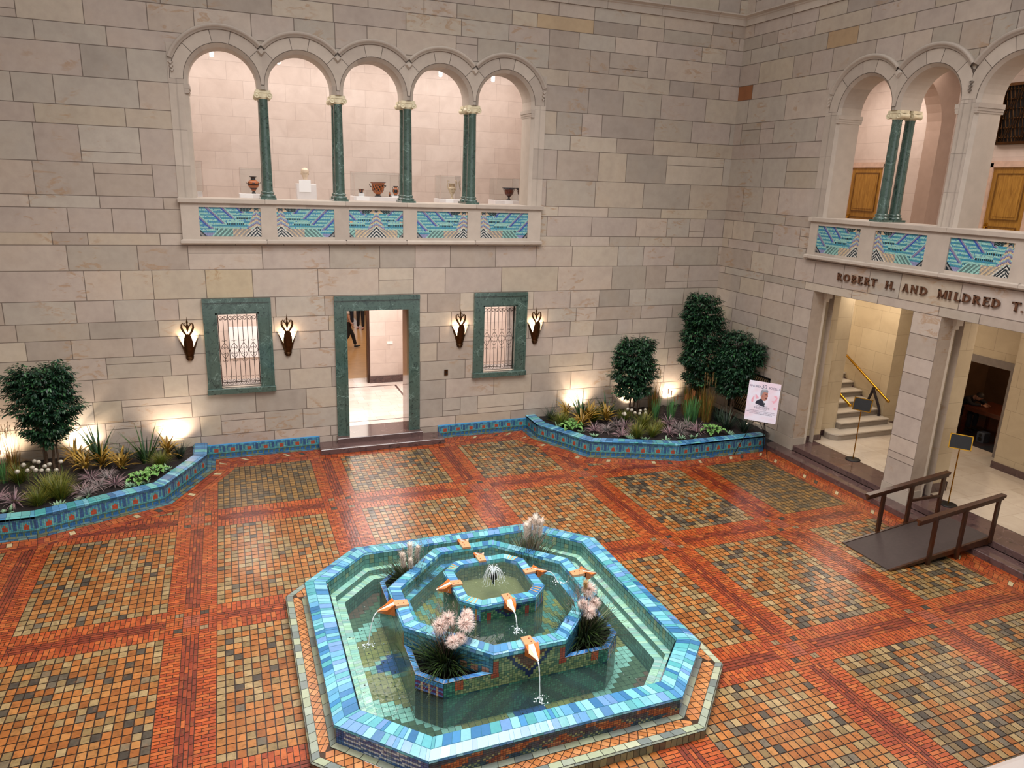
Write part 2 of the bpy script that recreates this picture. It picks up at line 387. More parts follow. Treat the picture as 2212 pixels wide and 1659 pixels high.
def wall_slab(name, T, s0, s1, z0, z1, holes, seed, depths, thick=.65, special=()):
    rng = random.Random(seed); mb = MB()
    outer = [(s0, z0), (s1, z0), (s1, z1), (s0, z1)]
    loops = [[Vector((a, b, 0)) for a, b in L] for L in [outer] + holes]
    flat = [p for L in loops for p in L]
    tris = [[(flat[i].x, flat[i].y) for i in t] for t in tessellate_polygon(loops)]
    bb = [(min(p[0] for p in t), max(p[0] for p in t), min(p[1] for p in t), max(p[1] for p in t)) for t in tris]
    for a, b, c_, d, col in (stone_rects(s0, s1, rng) if T is TB else stone_rects(s0, s1, rng, CR, ((-13.8, -13.06), (-10.35, -9.71), (-6.95, -6.31), (-3.6, -3.03)))):
        for (sa, sb, za, zb, cc) in special:
            if a < (sa + sb) / 2 < b and c_ < (za + zb) / 2 < d: col = cc
        for t, q in zip(tris, bb):
            if q[1] <= a or q[0] >= b or q[3] <= c_ or q[2] >= d: continue
            P = clip_poly(clip_poly(clip_poly(clip_poly(t, 0, a, False), 0, b, True), 1, c_, False), 1, d, True)
            if len(P) >= 3: mb.poly([T(p[0], 0, p[1]) for p in P], col, uv=[(p[0] - a, p[1] - c_) for p in P], sz=(b - a, d - c_))
    plain = lin('#ad9d8c'); K = dict(uv=[(5, 5)] * 4, sz=(10, 10))
    for L, dep in zip(holes, depths):
        for i in range(len(L)):
            p, q = L[i], L[(i + 1) % len(L)]; mb.poly([T(p[0], 0, p[1]), T(q[0], 0, q[1]), T(q[0], dep, q[1]), T(p[0], dep, p[1])], plain, **K)
    for t in tris: mb.poly([T(p[0], thick, p[1]) for p in t], plain, uv=[(5, 5)] * 3, sz=(10, 10))
    for p, q in zip(outer, outer[1:] + outer[:1]): mb.poly([T(p[0], 0, p[1]), T(q[0], 0, q[1]), T(q[0], thick, q[1]), T(p[0], thick, p[1])], plain, **K)
    o = mb.build(name, M['ashlar']); return struct(o)

SILL = 5.69; SPR = 7.88
def arcade_hole(cs, R, cz):
    P = [(cs[0] - R, SILL), (cs[0] - R, cz)]
    for k, c in enumerate(cs):
        for i in range(1, 24): a = PI - PI * i / 24; P.append((c + R * math.cos(a), cz + R * math.sin(a)))
        P.append((c + R, cz))
        if k < len(cs) - 1: P += [(c + R, SPR), (cs[k + 1] - R, SPR), (cs[k + 1] - R, cz)]
    P.append((cs[-1] + R, SILL)); return P
BAYS = [-9.453 + 1.52 * k for k in (-2, -1, 0, 1, 2)]
BR_, BI, BCZ = .725, .65, 7.97
RB1 = [-5.785, -4.255]; RB2 = [-9.14, -7.52]; RR, RI, RCZ = .715, .655, 7.945
W1 = (-12.965, -12.07); W2 = (-6.85, -5.955)
rect = lambda a, b, c, d: [(a, c), (b, c), (b, d), (a, d)]
wall_slab('wall_back', TB, -18.92, .0, -.02, 13.0,
          [arcade_hole(BAYS, BR_, BCZ), rect(*W1, 1.60, 3.29), rect(*W2, 1.60, 3.29), rect(-10.20, -8.70, .24, 3.29)], 11, [.65] * 4,
          special=((-4.6, -4.4, 9.7, 9.9, lin('#b09a7c')), (-12.9, -12.3, 3.8, 4.1, lin('#b3a48a'))))
wall_slab('wall_right', TR, -17.4, 0, .12, 13.0,
          [arcade_hole(RB1, RR, RCZ), arcade_hole(RB2, RR, RCZ), rect(-6.31, -3.6, .12, 4.04), rect(-9.71, -6.95, .12, 4.04), rect(-13.06, -10.35, .12, 4.04), rect(-2.57, -1.05, .50, 1.66)], 23,
          [.65, .65, .35, .35, .35, .12], special=((-.42, -.02, 8.5, 8.75, lin('#8a5a3a')), (-3.9, -3.6, 9.3, 9.9, lin('#a68d6e'))))
mb = MB()
mb.box(-19.4, -18.92, -17.4, .65, -.02, 13, lin('#ab9b8b')); struct(mb.build('wall_left', M['trimstone']))

# string course below the attic, on both walls
TRIM = [lin('#aea295'), lin('#a89c90'), lin('#b3a79a')]
def moulding(name, T, s0, s1, prof, rng, step=1.4):
    mb = MB(); s = s0
    while s < s1:
        e = min(s + step * rng.uniform(.7, 1.2), s1); c = jit(rng.choice(TRIM), .05, rng); g = .003
        for (d0, z0), (d1, z1) in zip(prof, prof[1:]): mb.poly([T(s + g, d0, z0), T(e - g, d0, z0), T(e - g, d1, z1), T(s + g, d1, z1)], c)
        for q in (s + g, e - g): mb.poly([T(q, d, z) for d, z in prof] + [T(q, .02, prof[-1][1]), T(q, .02, prof[0][1])], c)
        s = e
    return mb.build(name, M['trimstone'])
pr = [(0, 10.22), (-.03, 10.22), (-.03, 10.36), (-.05, 10.38), (-.05, 10.40), (-.08, 10.42), (-.12, 10.44), (-.12, 10.47), (0, 10.48)]
struct(moulding('trim_1', TB, -18.92, -.01, pr, random.Random(3)))
struct(moulding('trim_2', TR, -17.4, -.01, pr, random.Random(4)))

# ---------------------------------------------------------------- arcades
def arcade(T, cs, Ro, Ri, cz, half, fo, seed, name, jamb_d=.65, pier=None):
    """pier: (side, distance) of a narrow pier shared with the next arcade"""
    rng = random.Random(seed); mb = MB(); N = 24; L = len(cs) - 1
    tc = lambda: jit(rng.choice(TRIM), .05, rng)
    for k, c in enumerate(cs):
        zl = SILL if k == 0 else SPR; zr = SILL if k == L else SPR
        def path(R): return [(c - R, zl), (c - R, SPR), (c - R, cz)] + [(c + R * math.cos(PI - PI * i / N), cz + R * math.sin(PI - PI * i / N)) for i in range(1, N)] + [(c + R, cz), (c + R, SPR), (c + R, zr)]
        prof = [(Ro, -.012), (Ri, .05), (Ri, jamb_d - .05), (Ro, jamb_d)]
        R = [[T(s, d, z) for s, z in path(r)] for r, d in prof]
        col = [tc() for _ in range(6)]
        mb.rings(R, closed=False, cap=False, smooth=False, colf=lambda a, b: col[min(5, b // 5)])
        # voussoirs
        pl_ = pier[1] if pier and pier[0] < 0 and k == 0 else None; pr_ = pier[1] if pier and pier[0] > 0 and k == L else None; lo = -half if k > 0 else -(pl_ or 9); hi = half if k < L else (pr_ or 9)
        cuts = [0, 43, 78, 102, 137, 180]
        for a0, a1 in zip(cuts, cuts[1:]):
            cc = tc(); m = 8
            if a0 == 0:
                for q in range(60):
                    f0, f1 = math.radians(3 * q), math.radians(3 * q + 3); D = lambda r, f: (c + min(max(r * math.cos(f), lo), hi), cz + r * math.sin(f))
                    mb.poly([T(s, -.0115, z) for s, z in (D(Ro - .004, f0), D(.99, f0), D(.99, f1), D(Ro - .004, f1))], lin('#4f443c'))
            for q in range(m):
                f0 = math.radians(a0 + .35 + (a1 - a0 - .7) * q / m); f1 = math.radians(a0 + .35 + (a1 - a0 - .7) * (q + 1) / m)
                def P(r, f): return (c + min(max(r * math.cos(f), lo), hi), cz + r * math.sin(f))
                pts = [P(Ro + .007, f0), P(.962, f0), P(.962, f1), P(Ro + .007, f1)]
                mb.poly([T(s, -.014, z) for s, z in pts], cc)
        # hood mould
        a0 = math.degrees(math.acos(min(hi, 1.0) / 1.065)) if hi < 9 else 22; a1 = 180 - (math.degrees(math.acos(min(-lo, 1.0) / 1.065)) if lo > -9 else 22)
        hp = [(.968, -.012), (.975, -.045), (1.0, -.035), (1.01, -.06), (1.05, -.075), (1.075, -.05), (1.075, 0)]
        RR_ = [[T(c + r * math.cos(math.radians(a0 + (a1 - a0) * i / 32)), d, cz + r * math.sin(math.radians(a0 + (a1 - a0) * i / 32))) for i in range(33)] for r, d in hp]
        hc = tc(); mb.rings(RR_, hc, closed=False, cap=False, smooth=True)
        if k < L:   # the diamond between two hoods and the block over the columns
            zc = cz + math.sqrt(1.0 - half * half) - .02; s = c + (cs[k + 1] - c) / 2
            mb.rings([[T(s - .09, -.02, zc), T(s, -.02, zc + .09), T(s + .09, -.02, zc), T(s, -.02, zc - .10)], [T(s - .05, -.07, zc), T(s, -.07, zc + .05), T(s + .05, -.07, zc), T(s, -.07, zc - .06)]], tc(), smooth=False)
            g0, g1 = c + Ri, cs[k + 1] - Ri
            for (x0, x1) in ((g0, g1),):
                P = [T(x0, .03, SPR), T(x1, .03, SPR), T(x1, jamb_d - .03, SPR), T(x0, jamb_d - .03, SPR)]
                Q = [T(x0, .03, cz + .1), T(x1, .03, cz + .1), T(x1, jamb_d - .03, cz + .1), T(x0, jamb_d - .03, cz + .1)]
                mb.poly(P, tc())
    # jamb frames with shoulders
    for sg, c in ((-1, cs[0]), (1, cs[-1])):
        isp = pier and pier[0] == sg; a, b = c + sg * (pier[1] if isp else fo), c + sg * Ro
        for z0, z1 in ((SILL, 6.32), (6.32, 7.01), (7.01, SPR), (SPR, cz)):
            cc = tc(); z0 += .004; x0, x1 = sorted((a, b))
            mb.poly([T(x0, -.014, z0), T(x1, -.014, z0), T(x1, -.014, z1), T(x0, -.014, z1)], cc)
            m = a + (b - a) * .52; e = sorted((m - .012, m + .012)); mb.poly([T(e[0], -.018, z0), T(e[1], -.018, z0), T(e[1], -.018, z1), T(e[0], -.018, z1)], jit(cc, 0.0) if 0 else tuple(q * .86 for q in cc))
            mb.poly([T(a, -.014, z0), T(a, 0, z0), T(a, 0, z1), T(a, -.014, z1)], cc)
        cc = tc(); n = 8; zt = 8.62
        for i in range(0 if isp else n):
            za, zb = cz + (zt - cz) * i / n, cz + (zt - cz) * (i + 1) / n
            xa, xb = [c + sg * math.sqrt(max(.975 ** 2 - (z - cz) ** 2, 0)) for z in (za, zb)]
            mb.poly([T(a, -.014, za), T(xa, -.014, za), T(xb, -.014, zb), T(a, -.014, zb)], cc)
        if not isp: mb.poly([T(a, -.014, cz), T(a, .0, cz), T(a, 0, zt), T(a, -.014, zt)], cc); mb.poly([T(a, -.014, zt), T(a, 0, zt), T(c + sg * .7, 0, zt), T(c + sg * .7, -.014, zt)], cc)
        # carved drop where the hood dies out
        for q in range(3):
            zz = cz + .30 - .07 * q; s = a if isp else c + sg * (fo - .06 - .01 * q)
            mb.rings([[T(s - .055 + .012 * q, -.014, zz), T(s, -.014, zz - .06), T(s + .055 - .012 * q, -.014, zz), T(s, -.014, zz + .02)], [T(s - .03, -.05, zz), T(s, -.055, zz - .045), T(s + .03, -.05, zz), T(s, -.05, zz + .01)]], cc, smooth=False)
        # impost block on the jamb
        j = c + sg * Ri
        x0, x1 = sorted((j - sg * .03, j + sg * (Ro - Ri + .005)))
        for z0, z1, p in ((7.71, 7.75, .008), (7.75, 7.80, .016), (7.80, SPR, .028)):
            xx0, xx1 = sorted((j - sg * p, b)); P = [T(xx0, -.018 - p * .3, z0), T(xx1, -.018 - p * .3, z0), T(xx1, jamb_d, z0), T(xx0, jamb_d, z0)]; Q = [T(xx0, -.018 - p * .3, z1), T(xx1, -.018 - p * .3, z1), T(xx1, jamb_d, z1), T(xx0, jamb_d, z1)]
            mb.rings([P, Q], cc, smooth=False)
    return struct(mb.build(name, M['trimstone']))
arcade(TB, BAYS, BR_, BI, BCZ, .76, .997, 5, 'trim_3')
arcade(TR, RB1, RR, RI, RCZ, .765, 1.06, 6, 'trim_4', pier=(-1, .8675))
arcade(TR, RB2, RR, RI, RCZ, .81, 1.0, 7, 'trim_5', pier=(1, .8675))

# balustrades with mosaic panels
def balustrade(T, name, s0, s1, panels, pw, seed, sgn=1):
    rng = random.Random(seed); mb = MB(); tc = lambda: jit(rng.choice(TRIM), .05, rng)
    def bx(a, b, d0, d1, z0, z1, c, bev=0):
        P = lambda z, g=0: [T(a + g, d0 + g, z), T(b - g, d0 + g, z), T(b - g, d1, z), T(a + g, d1, z)]
        mb.rings([P(z0, bev), P(z0 + bev + .001), P(z1 - bev - .001), P(z1, bev)], c, smooth=False)
    edges = [s0] + sorted(p + rng.uniform(-.1, .1) + .76 for p in panels[:-1]) + [s1]; 
    for a, b in zip(edges, edges[1:]):
        bx(a + .002, b - .002, -.13, .70, 5.60, SILL + .006, tc(), .008); bx(a + .002, b - .002, -.13, .0, 4.765, 4.86, tc(), .02)
    cur = s0 + .04
    st = []
    for p in sorted(panels):
        st.append((cur, p - pw / 2)); cur = p + pw / 2
    st.append((cur, s1 - .04))
    for a, b in st:
        bx(a, b, -.075, 0, 4.86, 5.60, tc())
    for p in panels:
        a, b = p - pw / 2, p + pw / 2
        for z0, z1 in ((4.86, 4.92), (5.52, 5.60)): bx(a, p, -.075, 0, z0, z1, tc()); bx(p, b, -.075, 0, z0, z1, tc())
    return struct(mb.build(name, M['trimstone']))
balustrade(TB, 'trim_6', -13.51, -5.40, [-9.453 + 1.535 * k for k in (-2, -1, 0, 1, 2)], 1.21, 8)
balustrade(TR, 'trim_7', -13.4, -3.24, [-4.13, -5.75, -7.485, -9.175, -10.9, -12.5], 1.24, 9)

def mosaic_color(s, v, far, rng, orange):
    teal, lt, bl = lin('#3f93a6'), lin('#9acdc2'), lin('#4a86c0'); blk = lin('#0f1c22'); lav = lin('#8f92b8'); tan = lin('#d6bd97'); grey = lin('#9a948f'); wht = lin('#d9d5cc'); gg = lin('#5d7f7a'); pur = lin('#77708c')
    if s < .34 - v * .2 and v < .36 and v + s < .40: return wht if int((v + s) * 17 + .5) % 2 else blk
    if v + s < .42 and v < .4: return wht if int((v + s) * 17 + .5) % 2 else blk
    if .28 < v < .93 and s < .30 * (1 - (v - .28) / .68) + .035:
        q = (v * 6.5 + s * 4) % 1
        return tan if q > .66 else (pur if q < .16 else (lav if q < .5 else lt))
    if v > .86 and s < .52:
        if .07 < s < .26 - (v - .86) * .9: return tan if v < .97 or s < .16 else wht
        return blk if (int(v * 40) + int(s * 30)) % 3 else gg
    if s > far - .30 + v * 1.0: return blk if int((s - v) * 14) % 3 else grey
    if v < .27 and s < .3 + 1.22 * (1 - v * .8):
        q = int((v + s) * 13) % 2
        return (tan if s < .8 else lt) if q else (grey if s < .8 else gg)
    if v < .13: return lav
    for b in (-.47, .05, .55, 1.12):
        e = s - v - b
        v0 = {-.47: .84, .05: .64, .55: .46, 1.12: .26}[b]
        if 0 <= e < .17 and v > v0 - .02:
            return lt if e < .045 else (lin('#8d84a0') if e < .115 else lin('#2b4fae'))
    for v0, a, b in ((.62, .22, .68), (.44, .44, 1.0), (.255, .62, 1.4)):
        if a < s < b and abs(v - v0) < .028: return blk if int(s * 30) % 2 else teal
        if a < s < b and 0 < v - v0 - .028 < .06: return lt
    st = int(v * 17) % 2
    c = lt if st else teal
    if orange and .3 < v < .6 and s > .9 and st: c = lin('#e0b98a')
    if rng.random() < .12: c = bl
    return c
PROTO = {}
def mosaic(T, s0, s1, tree, label, seed, view=1):
    """tree: -1 left end, 1 right end, 0 centre, as seen from the court"""
    rng = random.Random(seed); mb = MB(); nx, nz = 66, 32; z0, z1 = 4.92, 5.52; d = -.045
    mb.poly([T(s0, d, z0), T(s1, d, z0), T(s1, d, z1), T(s0, d, z1)], lin('#2b3f4a')); mb.poly([T(s0, -.02, z0), T(s1, -.02, z0), T(s1, -.02, z1), T(s0, -.02, z1)], lin('#2b3f4a'))
    H = z1 - z0; Wd = s1 - s0; g = .0016
    for i in range(nx):
        for j in range(nz):
            u = (i + .5) / nx; v = (j + .5) / nz
            if view < 0: uu = 1 - u
            else: uu = u
            xt = {1: 1 - .07, -1: .07, 0: .5}[tree]
            s = abs(uu - xt) * Wd / H
            c = mosaic_color(s, v, 1.95 if tree else 1.15, rng, tree == 0)
            a, b = s0 + Wd * i / nx + g, s0 + Wd * (i + 1) / nx - g; e, f = z0 + H * j / nz + g, z0 + H * (j + 1) / nz - g
            mb.poly([T(a, d - .002, e), T(b, d - .002, e), T(b, d - .002, f), T(a, d - .002, f)], jit(c, .12, rng))
    return tag(mb.build('mosaic_panel', M['mosaic']), label, 'mosaic panel', 'mosaic panels of the gallery parapets')
for k, (tr, lb) in enumerate(((1, 'blue mosaic panel at the left end of the parapet under the five arches'), (-1, 'blue mosaic panel below the marble bust, second along the five-arch parapet'),
                              (0, 'symmetrical blue mosaic panel with peak in its centre, middle of the five-arch parapet'), (1, 'blue mosaic panel below the pale two-handled vase, fourth along the five-arch parapet'),
                              (-1, 'blue mosaic panel at the right end of the parapet under the five arches'))):
    c = -9.453 + 1.535 * (k - 2); mosaic(TB, c - .605, c + .605, tr, lb, 40 + k)
for k, (c, tr, lb) in enumerate(((-4.13, 1, 'blue mosaic panel left of the paired green columns, above ROBERT on the right wall'), (-5.75, -1, 'blue mosaic panel below the pier on the right wall, above AND'),
                                 (-7.485, 1, 'rightmost blue mosaic panel in view on the right wall, above MILDRED'), (-9.175, -1, 'blue mosaic panel past the column at the frame edge of the right wall'))):
    mosaic(TR, c - .62, c + .62, tr, lb, 50 + k, -1)

# columns
def make_column():
    t = thing('column', 'green marble column', 'column', (0, 0, 0))
    mb = MB(); mb.box(-.16, .16, -.16, .16, 0, .05); mb.build('plinth', M['green'], t)
    mb = MB(); mb.lathe([(.15, .05), (.158, .07), (.15, .095), (.125, .105), (.12, .12), (.135, .135), (.135, .15), (.112, .17)], n=28); mb.build('base', M['green'], t)
    mb = MB(); mb.lathe([(.108, .165), (.104, .6), (.1, 1.2), (.092, 1.98), (.098, 2.0), (.098, 2.02)], n=28); mb.build('shaft', M['green'], t)
    mb = MB(); mb.lathe([(.095, 2.015), (.115, 2.04), (.11, 2.06)], n=24); mb.box(-.15, .15, -.125, .125, 2.135, 2.19); mb.box(-.12, .12, -.115, .115, 2.05, 2.14); cap = mb.build('capital', M['capital'], t)
    for sx in (-1, 1):
            mb = MB(); R = Matrix.Translation((sx * .125, 0, 2.085)) @ Matrix.Rotation(PI / 2, 4, 'X')
            mb.lathe([(.001, -.128), (.018, -.130), (.02, -.123), (.045, -.123), (.048, -.130), (.058, -.125), (.058, -.11), (.045, -.02), (.043, 0), (.045, .02), (.058, .11), (.058, .125), (.048, .130), (.045, .123), (.02, .123), (.018, .130), (.001, .128)], n=18, M=R); mb.build('volute', M['capital'], cap)
    return t
pc = make_column(); ck = kids(pc); first = True
BC = [BAYS[k] + .76 for k in range(4)]
where = ['between the dark hydria and the marble bust', 'between the marble bust and the big krater', 'right of the big krater and small amphora', 'left of the footed krater, last of the five arches']
for i, s in enumerate(BC):
    for d, fb in ((.15, 'front'), (.50, 'rear')):
        lb = f'{fb} green marble column with cream scroll capital, {where[i]}'
        if first: pc.location = (s, d, SILL); pc['label'] = lb; pc['group'] = 'columns of the five-arch gallery'; first = False
        else: dup(pc, (s, d, SILL), 0, lb, tree=ck)
for s, nm in ((-5.02, 'at the twin arches of the right wall, before the oak door'), (-8.33, 'at the right picture edge on the right wall parapet')):
    for d, fb in ((.15, 'front'), (.50, 'rear')): dup(pc, (d, s, SILL), PI / 2, f'{fb} green marble column {nm}', group='columns of the right wall gallery', tree=ck)

# ---------------------------------------------------------------- windows and door in the back wall
def scroll(mb, cx, cz, r, y, sgn, up, n=14, tr=.006):
    P = []
    for i in range(n):
        a = i / (n - 1) * 1.6 * PI; rr = r * (1 - .55 * i / (n - 1))
        P.append((cx + sgn * (r - rr * math.cos(a)) if 0 else cx + sgn * (-rr * math.cos(a)), y, cz + up * rr * math.sin(a)))
    mb.tube(P, tr, 5)
def window(n, x0, x1):
    root = bpy.data.objects.new(f'window_{n}', None); C.objects.link(root); root.location = ((x0 + x1) / 2, 0, 1.6); root['_o'] = tuple(root.location); root['kind'] = 'structure'
    o0, o1 = x0 - .245, x1 + .26; mb = MB()
    fr = [(o0, o1, 3.29, 3.605), (o0, x0, 1.60, 3.29), (x1, o1, 1.60, 3.29)]
    for a, b, z0, z1 in fr: mb.box(a, b, -.045, .03, z0, z1)
    mb.box(o0, o1, -.075, -.045, 3.52, 3.605); mb.box(o0, o0 + .05, -.06, -.045, 1.6, 3.52); mb.box(o1 - .05, o1, -.06, -.045, 1.6, 3.52)
    e = .035
    mb.box(x0 - .0, x0 + e, -.03, .16, 1.60, 3.29); mb.box(x1 - e, x1, -.03, .16, 1.60, 3.29); mb.box(x0, x1, -.03, .16, 3.29 - e, 3.29)
    mb.build('window_frame', M['green'], root)
    mb = MB(); mb.bbox(o0 - .02, o1 + .02, -.10, .05, 1.48, 1.60, .012); mb.build('window_sill', M['green'], root)
    mb = MB(); mb.box(x0, x1, .16, .65, 1.58, 1.615); mb.box(x0 - .001, x0 + .012, .16, .65, 1.6, 3.29); mb.box(x1 - .012, x1 + .001, .16, .65, 1.6, 3.29); mb.build('reveal', simple('grey_veined_marble', '#8f8680', .2, 0, .25, 5) if n == 1 else bpy.data.materials['grey_veined_marble'], root)
    mb = MB(); y = .10; a, b = x0 + e + .015, x1 - e - .015; W = b - a
    for i in range(9): mb.tube([(a + W * i / 8, y, 1.66), (a + W * i / 8, y, 3.18 if i % 2 else 3.23)], .007, 5)
    for z in (1.70,): mb.box(a, b, y - .008, y + .008, z - .008, z + .008)
    mb.box(a - .012, a, y - .012, y + .012, 1.62, 3.25); mb.box(b, b + .012, y - .012, y + .012, 1.62, 3.25)
    for z in (3.12, 2.62, 2.1, 1.8):
        for x in (a - .03, b + .03): mb.box(x - .025, x + .025, y - .01, y + .01, z - .006, z + .006)
    for i in range(4):
        c = a + W * (2 * i + 1) / 8; q = W / 8
        for sg in (-1, 1):
            scroll(mb, c + sg * q * .5, 3.15, q * .5, y, sg, 1); scroll(mb, c + sg * q * .42, 3.14, q * .36, y, -sg, -1)
            mb.tube([(c, y, 2.60), (c + sg * q * .5, y, 2.53), (c + sg * q * .93, y, 2.42), (c + sg * q * .5, y, 2.31), (c, y, 2.24)], .006, 5)
            for zz in (2.47, 2.37): scroll(mb, c + sg * q * .34, zz, q * .27, y, sg, 1 if zz > 2.4 else -1, 9, .005)
            for zz in (2.63, 2.20): mb.tube([(c + sg * .005, y, zz), (c + sg * q * .3, y, zz + .03 * (1 if zz > 2.4 else -1)), (c + sg * q * .5, y, zz + .012)], .005, 4)
        for zz in (3.16, 2.5, 2.32): mb.sphere((c, y, zz), .012, 6, 4)
    for i in range(1, 9):
        x = a + W * (i - .5) / 8 
        mb.tube([(x - .035, y, 1.72), (x, y, 1.765), (x + .035, y, 1.72)], .005, 4); mb.tube([(x - .03, y, 1.82), (x - .015, y, 1.835), (x - .004, y, 1.81)], .004, 4); mb.tube([(x + .03, y, 1.82), (x + .015, y, 1.835), (x + .004, y, 1.81)], .004, 4)
    for i in range(8): x = a + W * (i + .5) / 8; mb.tube([(x - .04, y, 1.64), (x, y, 1.68), (x + .04, y, 1.64)], .005, 4)
    mb.build('grille', M['iron'], root)
window(1, *W1); window(2, *W2)
root = bpy.data.objects.new('door_1', None); C.objects.link(root); root.location = (-9.45, 0, .24); root['_o'] = tuple(root.location); root['kind'] = 'structure'
mb = MB()
for a, b, z0, z1 in ((-10.445, -8.453, 3.29, 3.60), (-10.445, -10.20, .24, 3.29), (-8.70, -8.453, .24, 3.29)): mb.box(a, b, -.05, .03, z0, z1)
mb.box(-10.445, -8.453, -.08, -.05, 3.50, 3.60)
for a, b, z0, z1 in ((-10.24, -10.17, .24, 3.26), (-8.73, -8.66, .24, 3.26), (-10.24, -8.66, 3.26, 3.33)): mb.box(a, b, -.07, .10, z0, z1)
mb.build('door_surround', M['green'], root)
mb = MB(); mb.box(-8.712, -8.70, .10, .65, .24, 3.29, ); mb.box(-10.20, -10.188, .10, .65, .24, 3.29); mb.box(-10.2, -8.7, .10, .65, 3.275, 3.29)
mb.build('polished_reveal', simple('polished_rose_marble', '#8d7468', .08, 0, .15, 3, 0, .5), root)
mb = MB(); mb.bbox(-10.47, -8.42, -.22, .66, .12, .246, .012); mb.box(-10.45, -8.44, -.20, .0, .10, .13); tag(mb.build('door_step', M['brownmarble']), 'dark brown marble threshold step right under the green doorway', 'step')
mb = MB(); mb.bbox(-10.90, -7.95, -.55, -.0, 0.0, .125, .012); tag(mb.build('door_step', M['brownmarble']), 'long low brown marble step standing on the tile floor before the green doorway', 'step')

# ---------------------------------------------------------------- gallery behind the arches
mb = MB(); mb.box(-14.6, -4.3, 3.6, 3.8, 4.5, 9.6); struct(mb.build('wall_gallery', M['pink']))
mb = MB(); mb.box(-14.8, -14.6, .65, 3.8, 4.5, 9.6); mb.box(-4.3, -4.1, .65, 3.8, 4.5, 9.6); struct(mb.build('wall_gallery', M['pink']))
mb = MB(); mb.box(-14.6, -4.3, .65, 3.6, 4.55, 4.75, lin('#cdbfb0')); struct(mb.build('floor_gallery', M['trimstone']))
mb = MB(); mb.box(-14.8, -4.1, .65, 3.8, 9.6, 9.7, lin('#cdbfb0')); struct(mb.build('ceiling_gallery', M['trimstone']))
em = emit('lamp_face', '#fff6ee', 14)
def can_light(x, y, z, lb, gp, r=.055):
    t = thing('ceiling_spotlight', lb, 'spotlight', (x, y, z), gp); mb = MB()
    mb.lathe([(r * .7, .16), (r, .14), (r, .01), (r * .9, 0)], (x, y, z), 14, cap=False); mb.build('can', M['white'], t)
    mb = MB(); mb.lathe([(.001, .004), (r * .88, .004)], (x, y, z), 14, cap=False); mb.sphere((x, y, z + .005), (r * .8, r * .8, r * .5), 10, 6); mb.build('lamp', em, t)
    mb = MB(); mb.tube([(x, y, z + .15), (x, y, 9.6)], .008, 5); mb.build('stem', M['white'], t)
for x, z, wh in ((-12.67, 8.83, 'first'), (-11.18, 8.80, 'second'), (-8.53, 8.88, 'third'), (-7.14, 8.83, 'fourth'), (-5.69, 8.82, 'fifth')):
    can_light(x, 3.0, z, f'small bright spotlight seen through the {wh} arch from the left', 'gallery spotlights')

# ---------------------------------------------------------------- rooms behind the lower openings
FZ = .24
mb = MB(); mb.box(-14.5, -4.3, .65, 5.12, FZ - .1, FZ); struct(mb.build('floor_hall', brickstone('pale_marble_floor', '#d9cdc4', '#cfc0b4', '#b9a89c', .62, .31, .12, 'xy')))
mb = MB()
for a, b, c_, d in ((-14.5, -8.17, 4.06, 4.12), (-8.20, -8.14, 2.2, 4.12), (-10.3, -8.5, .93, .96)): mb.box(a, b, c_, d, FZ - .01, FZ + .003)
struct(mb.build('trim_8', M['brownmarble']))
mb = MB(); mb.box(-13.5, -7.6, 5.12, 17, FZ - .1, FZ); struct(mb.build('floor_wood', wood('cork_brown_floor', '#8f6a40', '#b58a5a', .3, 0)))
mb = MB(); mb.box(-8.84, -7.86, 4.45, 4.62, FZ, 4.4); mb.box(-7.86, -7.4, 4.0, 5.1, FZ, 4.4); mb.box(-7.4, -4.3, 3.8, 5.1, FZ, 4.4); mb.box(-14.5, -11.1, 3.95, 5.1, FZ, 4.4); mb.box(-4.35, -4.2, .65, 5, FZ, 4.4); mb.box(-14.6, -14.4, .65, 5, FZ, 4.4)
struct(mb.build('wall_hall', M['pink']))
mb = MB(); mb.box(-8.87, -7.84, 4.42, 4.46, FZ, FZ + .22); mb.box(-7.88, -7.4, 3.97, 4.01, FZ, FZ + .22); mb.box(-14.4, -11.1, 3.92, 3.96, FZ, FZ + .22); mb.box(-7.42, -4.3, 3.77, 3.81, FZ, FZ + .22); struct(mb.build('baseboard_hall', M['brownmarble']))
mb = MB(); mb.box(-8.92, -8.835, 4.50, 4.66, FZ, 4.4); struct(mb.build('trim_9', M['darkwood']))
mb = MB(); mb.box(-13.5, -7.4, 16.9, 17.1, FZ, 4.6); mb.box(-13.6, -13.5, 5.1, 17, FZ, 4.6); mb.box(-7.0, -6.9, 5.1, 17, FZ, 4.6); mb.box(-7.6, -7.0, 5.1, 17, FZ - .1, FZ); struct(mb.build('wall_far', simple('ochre_gallery_wall', '#b08a5c', .6)))
mb = MB(); mb.box(-14.6, -4.2, .65, 17.1, 4.42, 4.54); struct(mb.build('ceiling_hall', M['white']))
# plaque on the hall wall, seen through the left grille; switch plate
mb = MB(); mb.box(-12.74, -11.9, 3.915, 3.95, 1.35, 2.20); o = tag(mb.build('wall_text_panel', M['white']), 'white text panel on the hall wall seen through the left grilled window', 'panel')
mb = MB(); mb.box(-8.33, -8.16, 4.43, 4.45, 1.42, 1.50, lin('#f0ece8')); tag(mb.build('wall_label', M['white']), 'small white plate on the pink pier seen through the doorway', 'plate')
mb = MB(); mb.box(-5.95, -5.75, 3.73, 3.77, .5, 3.2); tag(mb.build('dark_pillar', simple('grey_brown_pillar', '#6a5850', .7)), 'dark narrow pillar seen through the right grilled window', 'pillar')  # thin slab standing for the dark pillar behind this window

